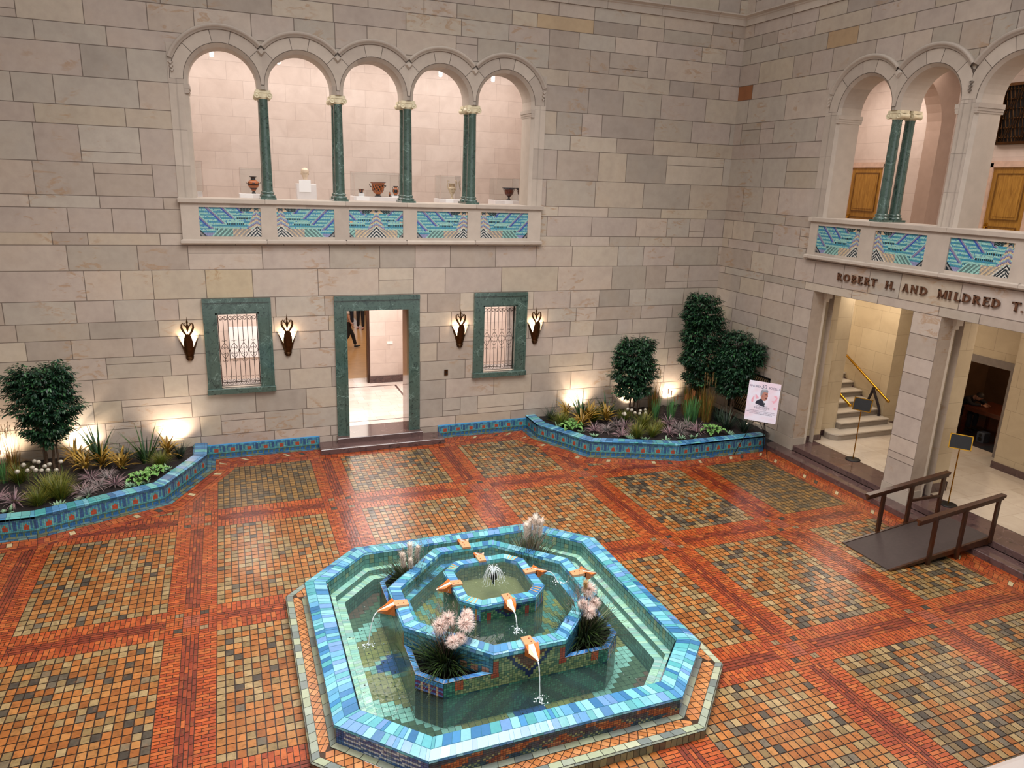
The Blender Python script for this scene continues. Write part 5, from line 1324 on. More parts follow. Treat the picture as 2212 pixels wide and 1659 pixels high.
def vase(name, label, x, y, z, prof, colf, hand=(), group=None):
    t = thing(name, label, 'vase', (x, y, z), group); mb = MB(); n = 28; P = []
    for (r0, z0), (r1, z1) in zip(prof, prof[1:]):
        m = max(1, int(abs(z1 - z0) / .012))
        for k in range(m): P.append((r0 + (r1 - r0) * k / m, z0 + (z1 - z0) * k / m))
    P.append(prof[-1]); mb.lathe(P, (x, y, z), n, colf=lambda k, i: colf(P[min(k, len(P) - 1)][1], i, n)); mb.build('body', vm, t)
    for h in hand: mb = MB(); mb.tube([(x + a, y, z + b) for a, b in h[0]], h[1], 6, h[2] if len(h) > 2 else BLK); mb.build('handle', vm, t)
plinth(-12.28, -11.72, 1.75, 2.25, 5.76, 'white plinth under the dark-necked vase behind the first green column', (-12.26, -11.98, 5.62, 5.755)); case(-12.24, -11.74, 1.77, 2.23, 5.765, 6.335, 'clear case over the dark-necked vase behind the first arch')
vase('hydria', 'red and black water jar with dark neck and small side handles, behind the first arch', -11.95, 2.0, 5.765, [(.002, 0), (.045, 0), (.05, .012), (.03, .03), (.035, .05), (.07, .10), (.12, .17), (.134, .22), (.125, .26), (.09, .29), (.055, .305), (.05, .36), (.085, .378), (.088, .385), (.04, .38)],
     lambda z, i, n: BLK if z > .29 or z < .04 else (BRN if .17 < z < .21 or .08 < z < .125 else (ORG if not (.215 < z < .245 and i % 5 < 2) else BRN)), (([(.125, .22), (.155, .235), (.165, .265)], .006), ([(-.125, .22), (-.155, .235), (-.165, .265)], .006), ([(0, .385), (.008, .40), (0, .395)], .006)))
plinth(-10.98, -10.53, 1.8, 2.2, 6.02, 'white plinth with a text board under the marble head', (-10.93, -10.66, 5.83, 6.11)); plinth_z = 6.115
t = thing('display_block', 'small white block carrying the marble head', 'plinth', (-10.757, 2.0, 6.02)); mb = MB(); mb.box(-10.855, -10.66, 1.88, 2.12, 6.02, 6.115); mb.build('block', M['white'], t)
t = thing('marble_head', 'pale marble head of a youth on a white block behind the second arch', 'sculpture', (-10.765, 2.0, 6.115)); mb = MB(); n, m = 32, 26; R = []
for k in range(m + 1):
    v = k / m; z = .005 + .272 * v; ring = []
    w0 = np.interp(v, [0, .06, .16, .26, .40, .55, .72, .88, .96, 1], [.050, .050, .052, .066, .078, .088, .092, .074, .046, .004]); dpt = np.interp(v, [0, .1, .2, .4, .6, .8, .95, 1], [.05, .055, .075, .095, .108, .105, .06, .004])
    for i in range(n):
        a = 2 * PI * i / n - PI / 2 + .0; cx_, sy = math.cos(a), math.sin(a); xx = w0 * cx_; yy = dpt * sy; f = max(0, -sy)
        if f > .0:
            nose = math.exp(-(cx_ / .16) ** 2) * np.interp(v, [.28, .36, .42, .55, .60], [0, .024, .016, .006, 0]); eye = math.exp(-((abs(cx_) - .42) / .17) ** 2) * math.exp(-((v - .53) / .035) ** 2) * .017; brow = math.exp(-((v - .60) / .03) ** 2) * .007 * (abs(cx_) < .8)
            mouth = math.exp(-((v - .265) / .012) ** 2) * math.exp(-(cx_ / .3) ** 2) * .008; lip = math.exp(-((v - .245) / .012) ** 2) * math.exp(-(cx_ / .3) ** 2) * .008 + math.exp(-((v - .29) / .012) ** 2) * math.exp(-(cx_ / .3) ** 2) * .006; chin = math.exp(-((v - .18) / .04) ** 2) * math.exp(-(cx_ / .4) ** 2) * .008
            yy -= (nose + brow + lip + chin - eye - mouth)
        if v > .68: q = .004 * math.sin(i * 2.3 + k * 1.9); xx += q; yy += q
        ring.append((-10.765 + xx, 2.0 + yy, 6.115 + z))
    R.append(ring)
mb.rings(R, lin('#d3bfa6')); mb.build('head', attrmat('aged_marble', .5, 0, .08, 30), t)
for s in (-1, 1): mb = MB(); mb.sphere((-10.765 + s * .088, 2.01, 6.255), (.012, .02, .03), 8, 6, lin('#cdb89e')); mb.build('ear', bpy.data.materials['aged_marble'], t)
plinth(-9.66, -8.38, 1.7, 2.3, 5.765, 'wide white plinth with three vases under one glass case', (-9.60, -9.28, 5.60, 5.755)); case(-9.64, -8.42, 1.72, 2.28, 5.77, 6.345, 'wide clear case over the big krater behind the middle arch')
t = thing('display_block', 'small white block lifting the flared cup', 'plinth', (-9.43, 2.0, 5.765)); mb = MB(); mb.box(-9.49, -9.36, 1.94, 2.06, 5.766, 5.84); mb.build('block', M['white'], t)
vase('cup', 'small flared red and black cup left of the big krater', -9.43, 2.0, 5.84, [(.002, 0), (.035, 0), (.045, .03), (.062, .08), (.09, .092), (.09, .098), (.05, .09)], lambda z, i, n: BLK if z < .02 or z > .08 else (ORG if (i // 2) % 3 == 0 else BRN))
vase('krater', 'big red-figured bell krater with upturned handles, behind the middle arch', -9.01, 2.0, 5.77, [(.002, 0), (.085, 0), (.085, .01), (.06, .02), (.06, .055), (.11, .09), (.145, .15), (.155, .22), (.155, .28), (.165, .31), (.195, .335), (.198, .345), (.15, .335)],
     lambda z, i, n: BLK if z < .055 or z > .325 else (BRN if .29 < z < .305 else ((BLK if (i * 7 + int(z * 40)) % 5 < 2 else ORG) if .11 < z < .28 else ORG)), (([(.15, .22), (.19, .24), (.2, .275), (.175, .27), (.16, .25)], .010), ([(-.15, .22), (-.19, .24), (-.215, .285)], .010)))
vase('vial', 'tiny red and black oil flask between krater and amphora', -8.725, 1.95, 5.77, [(.002, 0), (.012, .005), (.02, .04), (.024, .07), (.012, .09), (.009, .105), (.013, .118), (.002, .12)], lambda z, i, n: BLK if z > .09 or z < .02 else (ORG if z > .05 else BRN))
vase('amphora', 'small two-handled amphora with black figure, half behind the third column', -8.565, 2.0, 5.80, [(.002, 0), (.042, 0), (.045, .01), (.035, .02), (.055, .05), (.078, .10), (.072, .15), (.045, .175), (.04, .20), (.055, .225), (.06, .232), (.03, .228)], lambda z, i, n: BLK if z < .02 or z > .2 else (BLK if (n * .62 < i < n * .82 and .06 < z < .14) or i % 14 < 2 else ORG), (([(.05, .215), (.075, .2), (.075, .15)], .006), ([(-.05, .215), (-.075, .2), (-.075, .15)], .006)))
t = thing('display_block', 'low white block under the small amphora', 'plinth', (-8.56, 2.0, 5.765)); mb = MB(); mb.box(-8.68, -8.44, 1.9, 2.1, 5.766, 5.80); mb.build('block', M['white'], t)
plinth(-7.50, -6.90, 1.72, 2.28, 5.755, 'white plinth under the pale tall two-handled vase', (-7.33, -7.13, 5.58, 5.75)); case(-7.47, -6.93, 1.74, 2.26, 5.76, 6.335, 'clear case over the pale two-handled vase')
PAL = lin('#c2ab8c'); PL2 = lin('#a78c6c')
vase('volute_krater', 'pale unglazed vase with high scroll handles, left of the fourth column', -7.09, 2.0, 5.76, [(.002, 0), (.05, 0), (.05, .012), (.022, .03), (.022, .08), (.06, .14), (.105, .24), (.11, .27), (.085, .285), (.08, .36), (.1, .38), (.1, .388), (.05, .38)], lambda z, i, n: PL2 if .285 < z < .36 or (.12 < z < .26 and abs(math.hypot((i - n * .75) * .02, (z - .19)) - .05) < .008) else PAL,
     (([(.105, .26), (.12, .33), (.13, .40), (.12, .45), (.09, .46), (.08, .43), (.1, .42)], .010, PAL), ([(-.105, .26), (-.12, .33), (-.13, .40), (-.12, .45), (-.09, .46), (-.08, .43), (-.1, .42)], .010, PAL)))
plinth(-5.99, -5.30, 1.72, 2.28, 5.755, 'white plinth under the footed krater at the last arch', (-5.72, -5.50, 5.58, 5.75)); case(-5.97, -5.32, 1.74, 2.26, 5.76, 6.32, 'clear case over the footed krater at the last arch')
vase('footed_krater', 'dark red footed krater with wide rim, behind the last arch', -5.507, 2.0, 5.757, [(.002, 0), (.07, 0), (.075, .012), (.03, .03), (.025, .08), (.06, .11), (.115, .17), (.125, .23), (.12, .26), (.13, .28), (.185, .31), (.19, .325), (.12, .31)], lambda z, i, n: BLK if z < .1 else (lin('#2d2430') if z > .27 else (lin('#6e2f1f') if (i * 3 + int(z * 50)) % 7 < 4 else BRN)), (([(.12, .24), (.15, .25), (.16, .275), (.135, .28)], .008), ([(-.12, .24), (-.15, .25), (-.16, .275), (-.135, .28)], .008)))
plinth(-13.21, -13.075, 1.9, 2.1, 5.775, 'narrow white plinth just inside the left jamb of the first arch'); case(-13.4, -13.05, 1.8, 2.3, 5.78, 6.45, 'clear case cut off by the left jamb of the first arch')

# ---------------------------------------------------------------- bronze inscription
def letter(ch, w_, h):
    s = .030 * h / .16 * 1.15; th = s * .45; P = []; R = lambda a, b, c, d: P.append([(a, c), (b, c), (b, d), (a, d)])
    ser = lambda x, z, ww=.028: R(x - ww * .9, x + ww * .9, z, z + .012) if z < h / 2 else R(x - ww * .9, x + ww * .9, z - .012, z)
    def arc(cx, cz, rx, rz, a0, a1, t0, t1):
        n = 12
        for i in range(n):
            q = []
            for k, e in ((i, 0), (i + 1, 0), (i + 1, 1), (i, 1)):
                a = math.radians(a0 + (a1 - a0) * k / n); t = t0 + (t1 - t0) * abs(math.cos(a)); q.append((cx + (rx - e * t) * math.cos(a), cz + (rz - e * t * .9) * math.sin(a)))
            P.append(q)
    def diag(x0, z0, x1, z1, t): P.append([(x0 - t / 2, z0), (x0 + t / 2, z0), (x1 + t / 2, z1), (x1 - t / 2, z1)])
    L = s * .8
    if ch in 'RBEDLHIT': 
        x = w_ / 2 if ch in 'IT' else L
        R(x - s / 2, x + s / 2, 0, h); ser(x, 0)
        if ch not in 'T': ser(x, h)
    if ch == 'H': R(w_ - L - s / 2, w_ - L + s / 2, 0, h); ser(w_ - L, 0); ser(w_ - L, h); R(L, w_ - L, h * .5, h * .5 + th)
    if ch == 'T': R(0, w_, h - th, h); R(0, .008, h - th * 2.4, h); R(w_ - .008, w_, h - th * 2.4, h)
    if ch == 'E': R(L, w_ * .9, h - th, h); R(L, w_, 0, th); R(L, w_ * .75, h * .5, h * .5 + th); R(w_ * .9 - .008, w_ * .9, h - th * 2.4, h); R(w_ - .008, w_, 0, th * 2.4)
    if ch == 'L': R(L, w_, 0, th); R(w_ - .008, w_, 0, th * 2.6)
    if ch in 'RB': arc(L, h * .74, w_ * .72 - L * .6, h * .26, -90, 90, th, s)
    if ch == 'B': arc(L, h * .26, w_ * .88 - L * .6, h * .26, -90, 90, th, s)
    if ch == 'R': diag(w_ * .45, h * .5, w_ * .85, 0, s); ser(w_ * .88, 0, .02)
    if ch == 'D': arc(L, h * .5, w_ - L, h * .5, -90, 90, th, s)
    if ch == 'O': arc(w_ / 2, h / 2, w_ / 2, h / 2, 0, 360, th, s)
    if ch == 'A': diag(L * .6, 0, w_ / 2, h, th); diag(w_ - L, 0, w_ / 2, h, s); R(w_ * .27, w_ * .75, h * .32, h * .32 + th * .8); ser(L * .6, 0, .022); ser(w_ - L, 0)
    if ch == 'N': R(L - th / 2, L + th / 2, 0, h); R(w_ - L - th / 2, w_ - L + th / 2, 0, h); diag(L, h, w_ - L, 0, s); ser(L, 0, .022); ser(L, h, .02); ser(w_ - L, h, .022)
    if ch == 'M': R(L - th / 2, L + th / 2, 0, h); R(w_ - L - s / 2, w_ - L + s / 2, 0, h); diag(L, h, w_ / 2, h * .1, s); diag(w_ - L, h, w_ / 2, h * .1, th); ser(L, 0, .022); ser(w_ - L, 0); ser(L, h, .02); ser(w_ - L, h, .02)
    if ch == '.': R(0, .026, 0, .026)
    return P
t = thing('inscription', 'raised brown bronze capital letters reading ROBERT H. AND MILDRED T. on the lintel', 'inscription', (-.02, -6.3, 4.385))
lm = simple('letter_bronze', '#6e4c38', .4, .5, .15, 20)
for ch, y0, y1 in (('R', -4.258, -4.40), ('O', -4.444, -4.609), ('B', -4.671, -4.80), ('E', -4.845, -4.965), ('R', -5.02, -5.165), ('T', -5.195, -5.335), ('H', -5.566, -5.735), ('.', -5.765, -5.79), ('A', -5.976, -6.135), ('N', -6.172, -6.34), ('D', -6.39, -6.55), ('M', -6.786, -6.985), ('I', -7.015, -7.075), ('L', -7.14, -7.27), ('D', -7.305, -7.465), ('R', -7.515, -7.67), ('E', -7.71, -7.84), ('D', -7.875, -8.03), ('T', -8.245, -8.395), ('.', -8.42, -8.445), ('L', -8.75, -8.88), ('A', -8.95, -9.1)):
    if y0 < -8.6: continue
    mb = MB(); w_ = y0 - y1
    for q in letter(ch, w_, .158):
        a = [(-.045, y0 - x, 4.385 + z) for x, z in q]; b = [(-.012, y0 - x, 4.385 + z) for x, z in q]; mb.rings([a, b], smooth=False)
    mb.build('letter', lm, t)
for yy, zz in ((-4.42, 4.9), ):
    for sx in (): pass

# ---------------------------------------------------------------- sign stands
def sign_stand(x, y, label, ang):
    t = thing('sign_stand', label, 'sign stand', (x, y, .24), 'brass sign stands in the stair hall'); z = .24
    mb = MB(); mb.lathe([(.001, 0), (.165, 0), (.168, .012), (.15, .02), (.02, .03), (.001, .03)], (x, y, z), 28); mb.build('base', M['blackmetal'], t)
    mb = MB(); mb.lathe([(.012, .025), (.012, 1.18), (.016, 1.19)], (x, y, z), 10); mb.build('pole', M['gilt'], t)
    R = Matrix.Translation((x, y, z + 1.19)) @ Matrix.Rotation(ang, 4, 'Z') @ Matrix.Rotation(math.radians(-18), 4, 'X')
    mb = MB(); w_, h, q = .20, .30, .018
    for a, b, c_, d in ((-w_, w_, 0, q), (-w_, w_, h - q, h), (-w_, -w_ + q, 0, h), (w_ - q, w_, 0, h)): mb.box(a, b, -.016, .016, c_, d, M=R)
    fr = mb.build('frame', M['gilt'], t); mb = MB(); mb.box(-w_ + q, w_ - q, -.008, .008, q, h - q, M=R); mb.build('panel', M['blackmetal'], fr)
sign_stand(.74, -4.80, 'brass stand with blank black panel before the staircase, left portal opening', math.radians(-62))
sign_stand(.66, -7.36, 'brass stand with blank black panel behind the wooden ramp', math.radians(-52))

# ---------------------------------------------------------------- wheelchair ramp with rails
t = thing('wooden_ramp', 'dark wooden ramp with two handrails leading up the right wall steps', 'ramp', (-1.2, -8.2, 0))
rm = simple('dark_grip_surface', '#3b302d', .55, 0, .12, 20); x0, x1, ya, yb = -2.36, .06, -8.70, -7.70
mb = MB(); mb.rings([[(x0, ya, .004), (x0, ya, .018), (x1, ya, .285), (x1, ya, .20)], [(x0, yb, .004), (x0, yb, .018), (x1, yb, .285), (x1, yb, .20)]], smooth=False); mb.build('deck', rm, t)
for y in (ya, yb):
    mb = MB(); y0, y1 = (y - .04, y) if y == ya else (y, y + .04)
    mb.rings([[(x0, y0, .0), (x0, y0, .03), (x1, y0, .30), (x1, y0, .16)], [(x0, y1, .0), (x0, y1, .03), (x1, y1, .30), (x1, y1, .16)]], smooth=False); mb.build('side_board', M['darkwood'], t)
    rz = lambda x: .024 + (x - x0) / (x1 - x0) * .27
    yc = y - .055 if y == ya else y + .055
    for x in (-1.50, -.80, .0):
        zb = .0 if x < -.36 else .24; mb = MB(); mb.box(x - .038, x + .038, yc - .022, yc + .022, max(0, rz(x) - .05) if zb == 0 and x > -.4 else (.001 if x < -.36 else .20), rz(x) + .80); mb.build('post', M['darkwood'], t)
    mb = MB(); c = [(-1.92, rz(-1.92) + .80), (.10, rz(.10) + .80)]
    mb.rings([[(c[0][0], yc - .05, c[0][1]), (c[0][0], yc + .05, c[0][1]), (c[0][0], yc + .05, c[0][1] + .045), (c[0][0], yc - .05, c[0][1] + .045)], [(c[1][0], yc - .05, c[1][1]), (c[1][0], yc + .05, c[1][1]), (c[1][0], yc + .05, c[1][1] + .045), (c[1][0], yc - .05, c[1][1] + .045)]], smooth=False)
    mb.rings([[(c[0][0], yc - .02, c[0][1] - .06), (c[0][0], yc + .02, c[0][1] - .06), (c[0][0], yc + .02, c[0][1]), (c[0][0], yc - .02, c[0][1])], [(c[1][0], yc - .02, c[1][1] - .06), (c[1][0], yc + .02, c[1][1] - .06), (c[1][0], yc + .02, c[1][1]), (c[1][0], yc - .02, c[1][1])]], smooth=False)
    mb.build('handrail', M['darkwood'], t)
    if y == yb: mb = MB(); mb.box(-.76, .0, yc - .018, yc + .018, .62, .67); mb.build('lower_rail', M['darkwood'], t)

# ---------------------------------------------------------------- easel with poster
def text_mesh(s, size, M_, mat, parent, align='CENTER', sx=1.0, name='lettering'):
    cu = bpy.data.curves.new('t', 'FONT'); cu.body = s; cu.size = size; cu.align_x = align; cu.extrude = .0004
    ob = bpy.data.objects.new('t', cu); C.objects.link(ob); bpy.context.view_layer.update()
    me = bpy.data.meshes.new_from_object(ob.evaluated_get(bpy.context.evaluated_depsgraph_get())); bpy.data.objects.remove(ob); bpy.data.curves.remove(cu)
    off = Vector(parent['_o']); me.transform(Matrix.Translation(-off) @ M_ @ Matrix.Diagonal((sx, 1, 1, 1))); me.materials.clear(); me.materials.append(mat); o = bpy.data.objects.new(name, me); C.objects.link(o); o.parent = parent; return o
BLp, BRp = Vector((-1.266, -3.265, .93)), Vector((-.815, -3.831, .93)); ex = (BRp - BLp); Wp = .73; ex.normalize(); up = Vector((.09, .075, 1)).normalized(); nz = ex.cross(up).normalized(); up = nz.cross(ex)
PM = Matrix.Translation(BLp) @ Matrix((ex, up, nz)).transposed().to_4x4(); Hp = .955
t = thing('easel', 'thin black metal easel standing on the tiles at the corner planter', 'easel', (-.95, -3.5, 0)); mb = MB(); c = PM @ Vector((Wp / 2, Hp * .9, -.04))
for f in ((-1.40, -3.22, 0), (-.905, -3.845, 0)):
    mb.tube([c, PM @ Vector((Wp / 2 + (.16 if f[0] > -1 else -.16) * .6, .1, -.03)), Vector(f)], .009, 6)
mb.tube([c, Vector((-.405, -3.10, .0))], .009, 6); mb.tube([PM @ Vector((Wp / 2 - .2, -.015, .0)), PM @ Vector((Wp / 2 + .2, -.015, .0))], .009, 6); mb.tube([PM @ Vector((Wp / 2, -.015, -.03)), Vector((-.62, -3.36, .45)), Vector((-.53, -3.27, .2))], .007, 6)
mb.build('frame', M['blackmetal'], t)
t = thing('poster', 'pink and white concert poster with a grey-haired man in a dark suit, on the easel', 'poster', tuple(PM @ Vector((Wp / 2, 0, 0))))
def P3(x, y, z=.0): return PM @ Vector((x * Wp, y * Hp, z))
pk = NT('poster_pink_wash'); pn = pk.noise(pk.coords(), 3.0, 2); pk.l(pk.ramp(pn, [(.35, lin('#e2cfdc')), (.55, lin('#e2e0ee')), (.7, lin('#e0d2e0'))]), pk.b.inputs['Base Color']); pk.set(rough=.35)
mb = MB(); mb.rings([[P3(0, 0, 0), P3(1, 0, 0), P3(1, 1, 0), P3(0, 1, 0)], [P3(0, 0, .006), P3(1, 0, .006), P3(1, 1, .006), P3(0, 1, .006)]], smooth=False); board = mb.build('board', pk.m, t)
cm = attrmat('poster_print', .4, 0, .05, 30)
def flat(mb, pts, col, z=.007): mb.poly([P3(x, y, z) for x, y in pts], col)
mb = MB()
for pts in ([(.14, .5), (.17, .44), (.21, .47), (.21, .56), (.24, .63), (.18, .59)], [(.24, .68), (.28, .55), (.38, .58), (.33, .63)], [(.78, .56), (.84, .50), (.93, .56), (.95, .66), (.90, .71), (.82, .68), (.9, .64), (.86, .57)], [(.86, .36), (.93, .34), (.95, .40), (.88, .41)], [(.08, .86), (.12, .88), (.10, .84)]): flat(mb, pts, lin('#e3a9b9'))
mb.build('petal_print', cm, board)
mb = MB()   # portrait, facing right
flat(mb, [(.28, .44), (.30, .50), (.40, .56), (.45, .58), (.52, .52), (.58, .47), (.60, .42), (.57, .38)], lin('#262a3a')); flat(mb, [(.46, .58), (.53, .52), (.585, .40), (.60, .46), (.555, .52), (.50, .60)], lin('#d9dbe4'), .0075)
flat(mb, [(.555, .475), (.59, .49), (.585, .455), (.605, .44), (.57, .44), (.54, .45)], lin('#14141c'), .0079)
flat(mb, [(.42, .66), (.43, .60), (.48, .555), (.54, .53), (.60, .55), (.625, .585), (.64, .60), (.63, .63), (.65, .65), (.635, .70), (.63, .76), (.58, .80), (.48, .79), (.43, .73)], lin('#b07a6c'), .0082)
flat(mb, [(.55, .60), (.60, .58), (.625, .60), (.60, .62)], lin('#5f3a38'), .0086); flat(mb, [(.55, .68), (.62, .68), (.62, .70), (.56, .71)], lin('#6e4642'), .0086)
flat(mb, [(.40, .70), (.41, .64), (.45, .66), (.47, .72), (.52, .755), (.63, .74), (.63, .80), (.56, .84), (.47, .83), (.41, .78)], lin('#8b8f9a'), .0090); flat(mb, [(.45, .80), (.50, .80), (.60, .82), (.56, .84), (.48, .83)], lin('#c3c6d0'), .0093)
flat(mb, [(.465, .66), (.49, .67), (.485, .61), (.465, .62)], lin('#9c6a5e'), .0093); mb.build('portrait_print', cm, board)
ink = simple('poster_ink', '#5a5f78', .5); TM = lambda x, y, z=.008: PM @ Matrix.Translation((x * Wp, y * Hp, z))
text_mesh('ANDREA', .072, TM(.215, .845) @ Matrix.Rotation(0, 4, 'Z'), ink, board, sx=.95); text_mesh('BOCELLI', .072, TM(.80, .845), ink, board, sx=.92); text_mesh('30', .135, TM(.49, .835), ink, board, sx=.95)
for s, z, y in (('THE 30TH ANNIVERSARY', .024, .385), ("VALENTINE'S", .066, .325), ('TOUR LIVE IN CONCERT', .022, .298), ('FOR DETAILS STORIES AND TO SEE HIM IN PERSON', .028, .25), ('ENTER FOR A CHANCE TO WIN TICKETS TO THE SHOW', .027, .213), ('AT THE DESK AND SUBSCRIBE FOR UPDATES', .027, .178)): text_mesh(s, z, TM(.5, y), ink, board, sx=.95)

# ---------------------------------------------------------------- desk, chair and things in the dim room
t = thing('wooden_desk', 'red-brown wooden table in the dim room behind the ramp', 'table', (5.75, -4.6, .24)); mb = MB(); mb.bbox(5.22, 6.25, -5.35, -3.98, .95, .99, .005); mb.build('tabletop', wood('table_wood', '#3a1a10', '#5c2c18', .3, 1), t)
for x, y in ((5.27, -5.0), (5.27, -4.03), (6.2, -5.3), (6.2, -4.03)): mb = MB(); mb.box(x - .035, x + .035, y - .035, y + .035, .24, .95); mb.build('leg', bpy.data.materials['table_wood'], t)
mb = MB(); mb.box(5.24, 5.27, -5.3, -4.0, .87, .95); mb.build('apron', bpy.data.materials['table_wood'], t)
t = thing('speaker_box', 'small grey amplifier on the floor under the wooden table', 'speaker', (5.1, -4.78, .24)); mb = MB(); mb.bbox(4.98, 5.2, -4.86, -4.66, .24, .50, .01); mb.build('cabinet', simple('dull_grey_case', '#3c4048', .5), t); mb = MB(); mb.lathe([(.001, 0), (.05, 0), (.055, .01)], n=16, M=Matrix.Translation((4.978, -4.76, .33)) @ Matrix.Rotation(-PI / 2, 4, 'Y')); mb.lathe([(.001, 0), (.035, 0), (.04, .01)], n=16, M=Matrix.Translation((4.978, -4.76, .43)) @ Matrix.Rotation(-PI / 2, 4, 'Y')); mb.build('driver', M['blackmetal'], t)
t = thing('high_back_chair', 'tan high-backed chair at the right end of the wooden table', 'chair', (5.9, -5.65, .24)); cwd = wood('chair_wood', '#6a452a', '#83593a', .4)
mb = MB(); mb.bbox(5.65, 6.1, -5.85, -5.42, .66, .71, .01); mb.build('seat', cwd, t); mb = MB(); mb.box(5.65, 6.1, -5.9, -5.86, .7, 1.35); mb.build('backrest', cwd, t)
for x in (5.68, 6.07):
    for y in (-5.46, -5.86): mb = MB(); mb.box(x - .02, x + .02, y - .02, y + .02, .24, .67); mb.build('leg', cwd, t)

# ---------------------------------------------------------------- people
def skin(name, V, E_, Rr, mat, parent, sub=2, root=0):
    me = bpy.data.meshes.new(name); off = Vector(parent['_o']); me.from_pydata([tuple(Vector(v) - off) for v in V], E_, []); me.materials.append(mat); o = bpy.data.objects.new(name, me); C.objects.link(o); o.parent = parent
    o.modifiers.new('Skin', 'SKIN'); 
    for i, r in enumerate(Rr): d = me.skin_vertices[0].data[i]; d.radius = (r, r) if not isinstance(r, tuple) else r; d.use_root = (i == root)
    s = o.modifiers.new('Sub', 'SUBSURF'); s.levels = sub; s.render_levels = sub
    return o
def figure(label, loc, yaw, pose, shirt, trousers, skincol, hair, shoes, scale=1.0, leg_cut=.93):
    """pose holds joint positions in metres: x right, y forward, z up"""
    t = thing('person', label, 'person', loc); Mx = Matrix.Translation(loc) @ Matrix.Rotation(yaw, 4, 'Z') @ Matrix.Scale(scale, 4); W_ = lambda p: Mx @ Vector(p); p = pose; S_ = scale
    sk = simple('skin_tone', skincol, .5, 0, .05) if 'skin_tone' not in bpy.data.materials else bpy.data.materials['skin_tone']
    V = [p['pelvis'], p['chest'], p['neck'], p['headbase'], p['shl'], p['elL'], p['wrL'], p['shr'], p['elR'], p['wrR'], p['hipL'], p['knL'], p['anL'], p['hipR'], p['knR'], p['anR']]
    E_ = [(0, 1), (1, 2), (2, 3), (1, 4), (4, 5), (5, 6), (1, 7), (7, 8), (8, 9), (0, 10), (10, 11), (11, 12), (0, 13), (13, 14), (14, 15)]
    skin('body', [W_(v) for v in V], E_, [r * S_ for r in (.11, .11, .052, .05, .05, .037, .026, .05, .037, .026, .075, .05, .034, .075, .05, .034)], sk, t)
    tm = simple('trousers_cloth', trousers, .8, 0, .1, 20); o = skin('trousers', [W_(V[i]) for i in (0, 10, 11, 12, 13, 14, 15)], [(0, 1), (1, 2), (2, 3), (0, 4), (4, 5), (5, 6)], [r * S_ for r in (.135, .10, .075, .062, .10, .075, .062)], tm, t)
    sm_ = simple('shirt_cloth', shirt, .8, 0, .06, 20); pel = Vector(p['pelvis']) + Vector((0, 0, .02)); sl = p.get('sleeve', .9)
    mid = lambda a, b, f: tuple(Vector(a) + (Vector(b) - Vector(a)) * f)
    if sl <= 1: VV = [pel, p['chest'], mid(p['chest'], p['neck'], .75), p['shl'], mid(p['shl'], p['elL'], sl), p['shr'], mid(p['shr'], p['elR'], sl)]; EE = [(0, 1), (1, 2), (1, 3), (3, 4), (1, 5), (5, 6)]; RR_ = [.15, .145, .07, .07, .062, .07, .062]
    else: VV = [pel, p['chest'], mid(p['chest'], p['neck'], .75), p['shl'], p['elL'], mid(p['elL'], p['wrL'], .93), p['shr'], p['elR'], mid(p['elR'], p['wrR'], .93)]; EE = [(0, 1), (1, 2), (1, 3), (3, 4), (4, 5), (1, 6), (6, 7), (7, 8)]; RR_ = [.15, .15, .075, .075, .058, .042, .075, .058, .042]
    skin('shirt', [W_(v) for v in VV], EE, [r * S_ for r in RR_], sm_, t)
    # head with face
    hc = Vector(p['head']); hd = p.get('face', Vector((0, 1, 0))); hd = Vector(hd).normalized(); rgt = hd.cross(Vector((0, 0, 1))).normalized(); upv = rgt.cross(hd).normalized(); mb = MB(); R = []; n, m = 20, 16
    for k in range(m + 1):
        v = k / m; w0 = np.interp(v, [0, .08, .2, .4, .6, .8, .93, 1], [.02, .045, .058, .07, .076, .072, .045, .004]); dp = np.interp(v, [0, .1, .3, .5, .7, .9, 1], [.035, .07, .088, .095, .098, .07, .004]); ring = []
        for i in range(n):
            a = 2 * PI * i / n; c_, s_ = math.cos(a), math.sin(a); xx, yy = w0 * c_, dp * s_
            if s_ > 0: yy += math.exp(-(c_ / .2) ** 2) * np.interp(v, [.3, .38, .44, .55], [0, .02, .014, 0]) - math.exp(-((abs(c_) - .42) / .2) ** 2) * math.exp(-((v - .5) / .05) ** 2) * .01 - math.exp(-((v - .24) / .02) ** 2) * math.exp(-(c_ / .4) ** 2) * .006
            ring.append(W_(hc + rgt * xx + hd * yy + upv * (v * .23 - .115)))
        R.append(ring)
    mb.rings(R); h = mb.build('head', sk, t)
    for s in (-1, 1):
        mb = MB(); mb.sphere(W_(hc + rgt * .078 * s), (.012 * S_, .018 * S_, .03 * S_), 8, 6); mb.build('ear', sk, h); mb = MB(); mb.sphere(W_(hc + rgt * .03 * s + hd * .083 + upv * .002), .010 * S_, 8, 6); mb.build('eye', M['blackmetal'], h)
    mb = MB(); R = []
    for k in range(9):
        a0 = k / 8 * PI * .56; ring = []
        for i in range(20):
            a = 2 * PI * i / 20; front = max(0, math.sin(a)); aa = a0 * (1 - .35 * front); ring.append(W_(hc + upv * .02 + upv * (.105 * math.cos(aa)) + rgt * (.086 * math.sin(aa) * math.cos(a)) + hd * (.106 * math.sin(aa) * math.sin(a))))
        R.append(ring)
    mb.rings(R); mb.build('hair', simple('dark_hair', hair, .6) if 'dark_hair' not in bpy.data.materials else bpy.data.materials['dark_hair'], h)
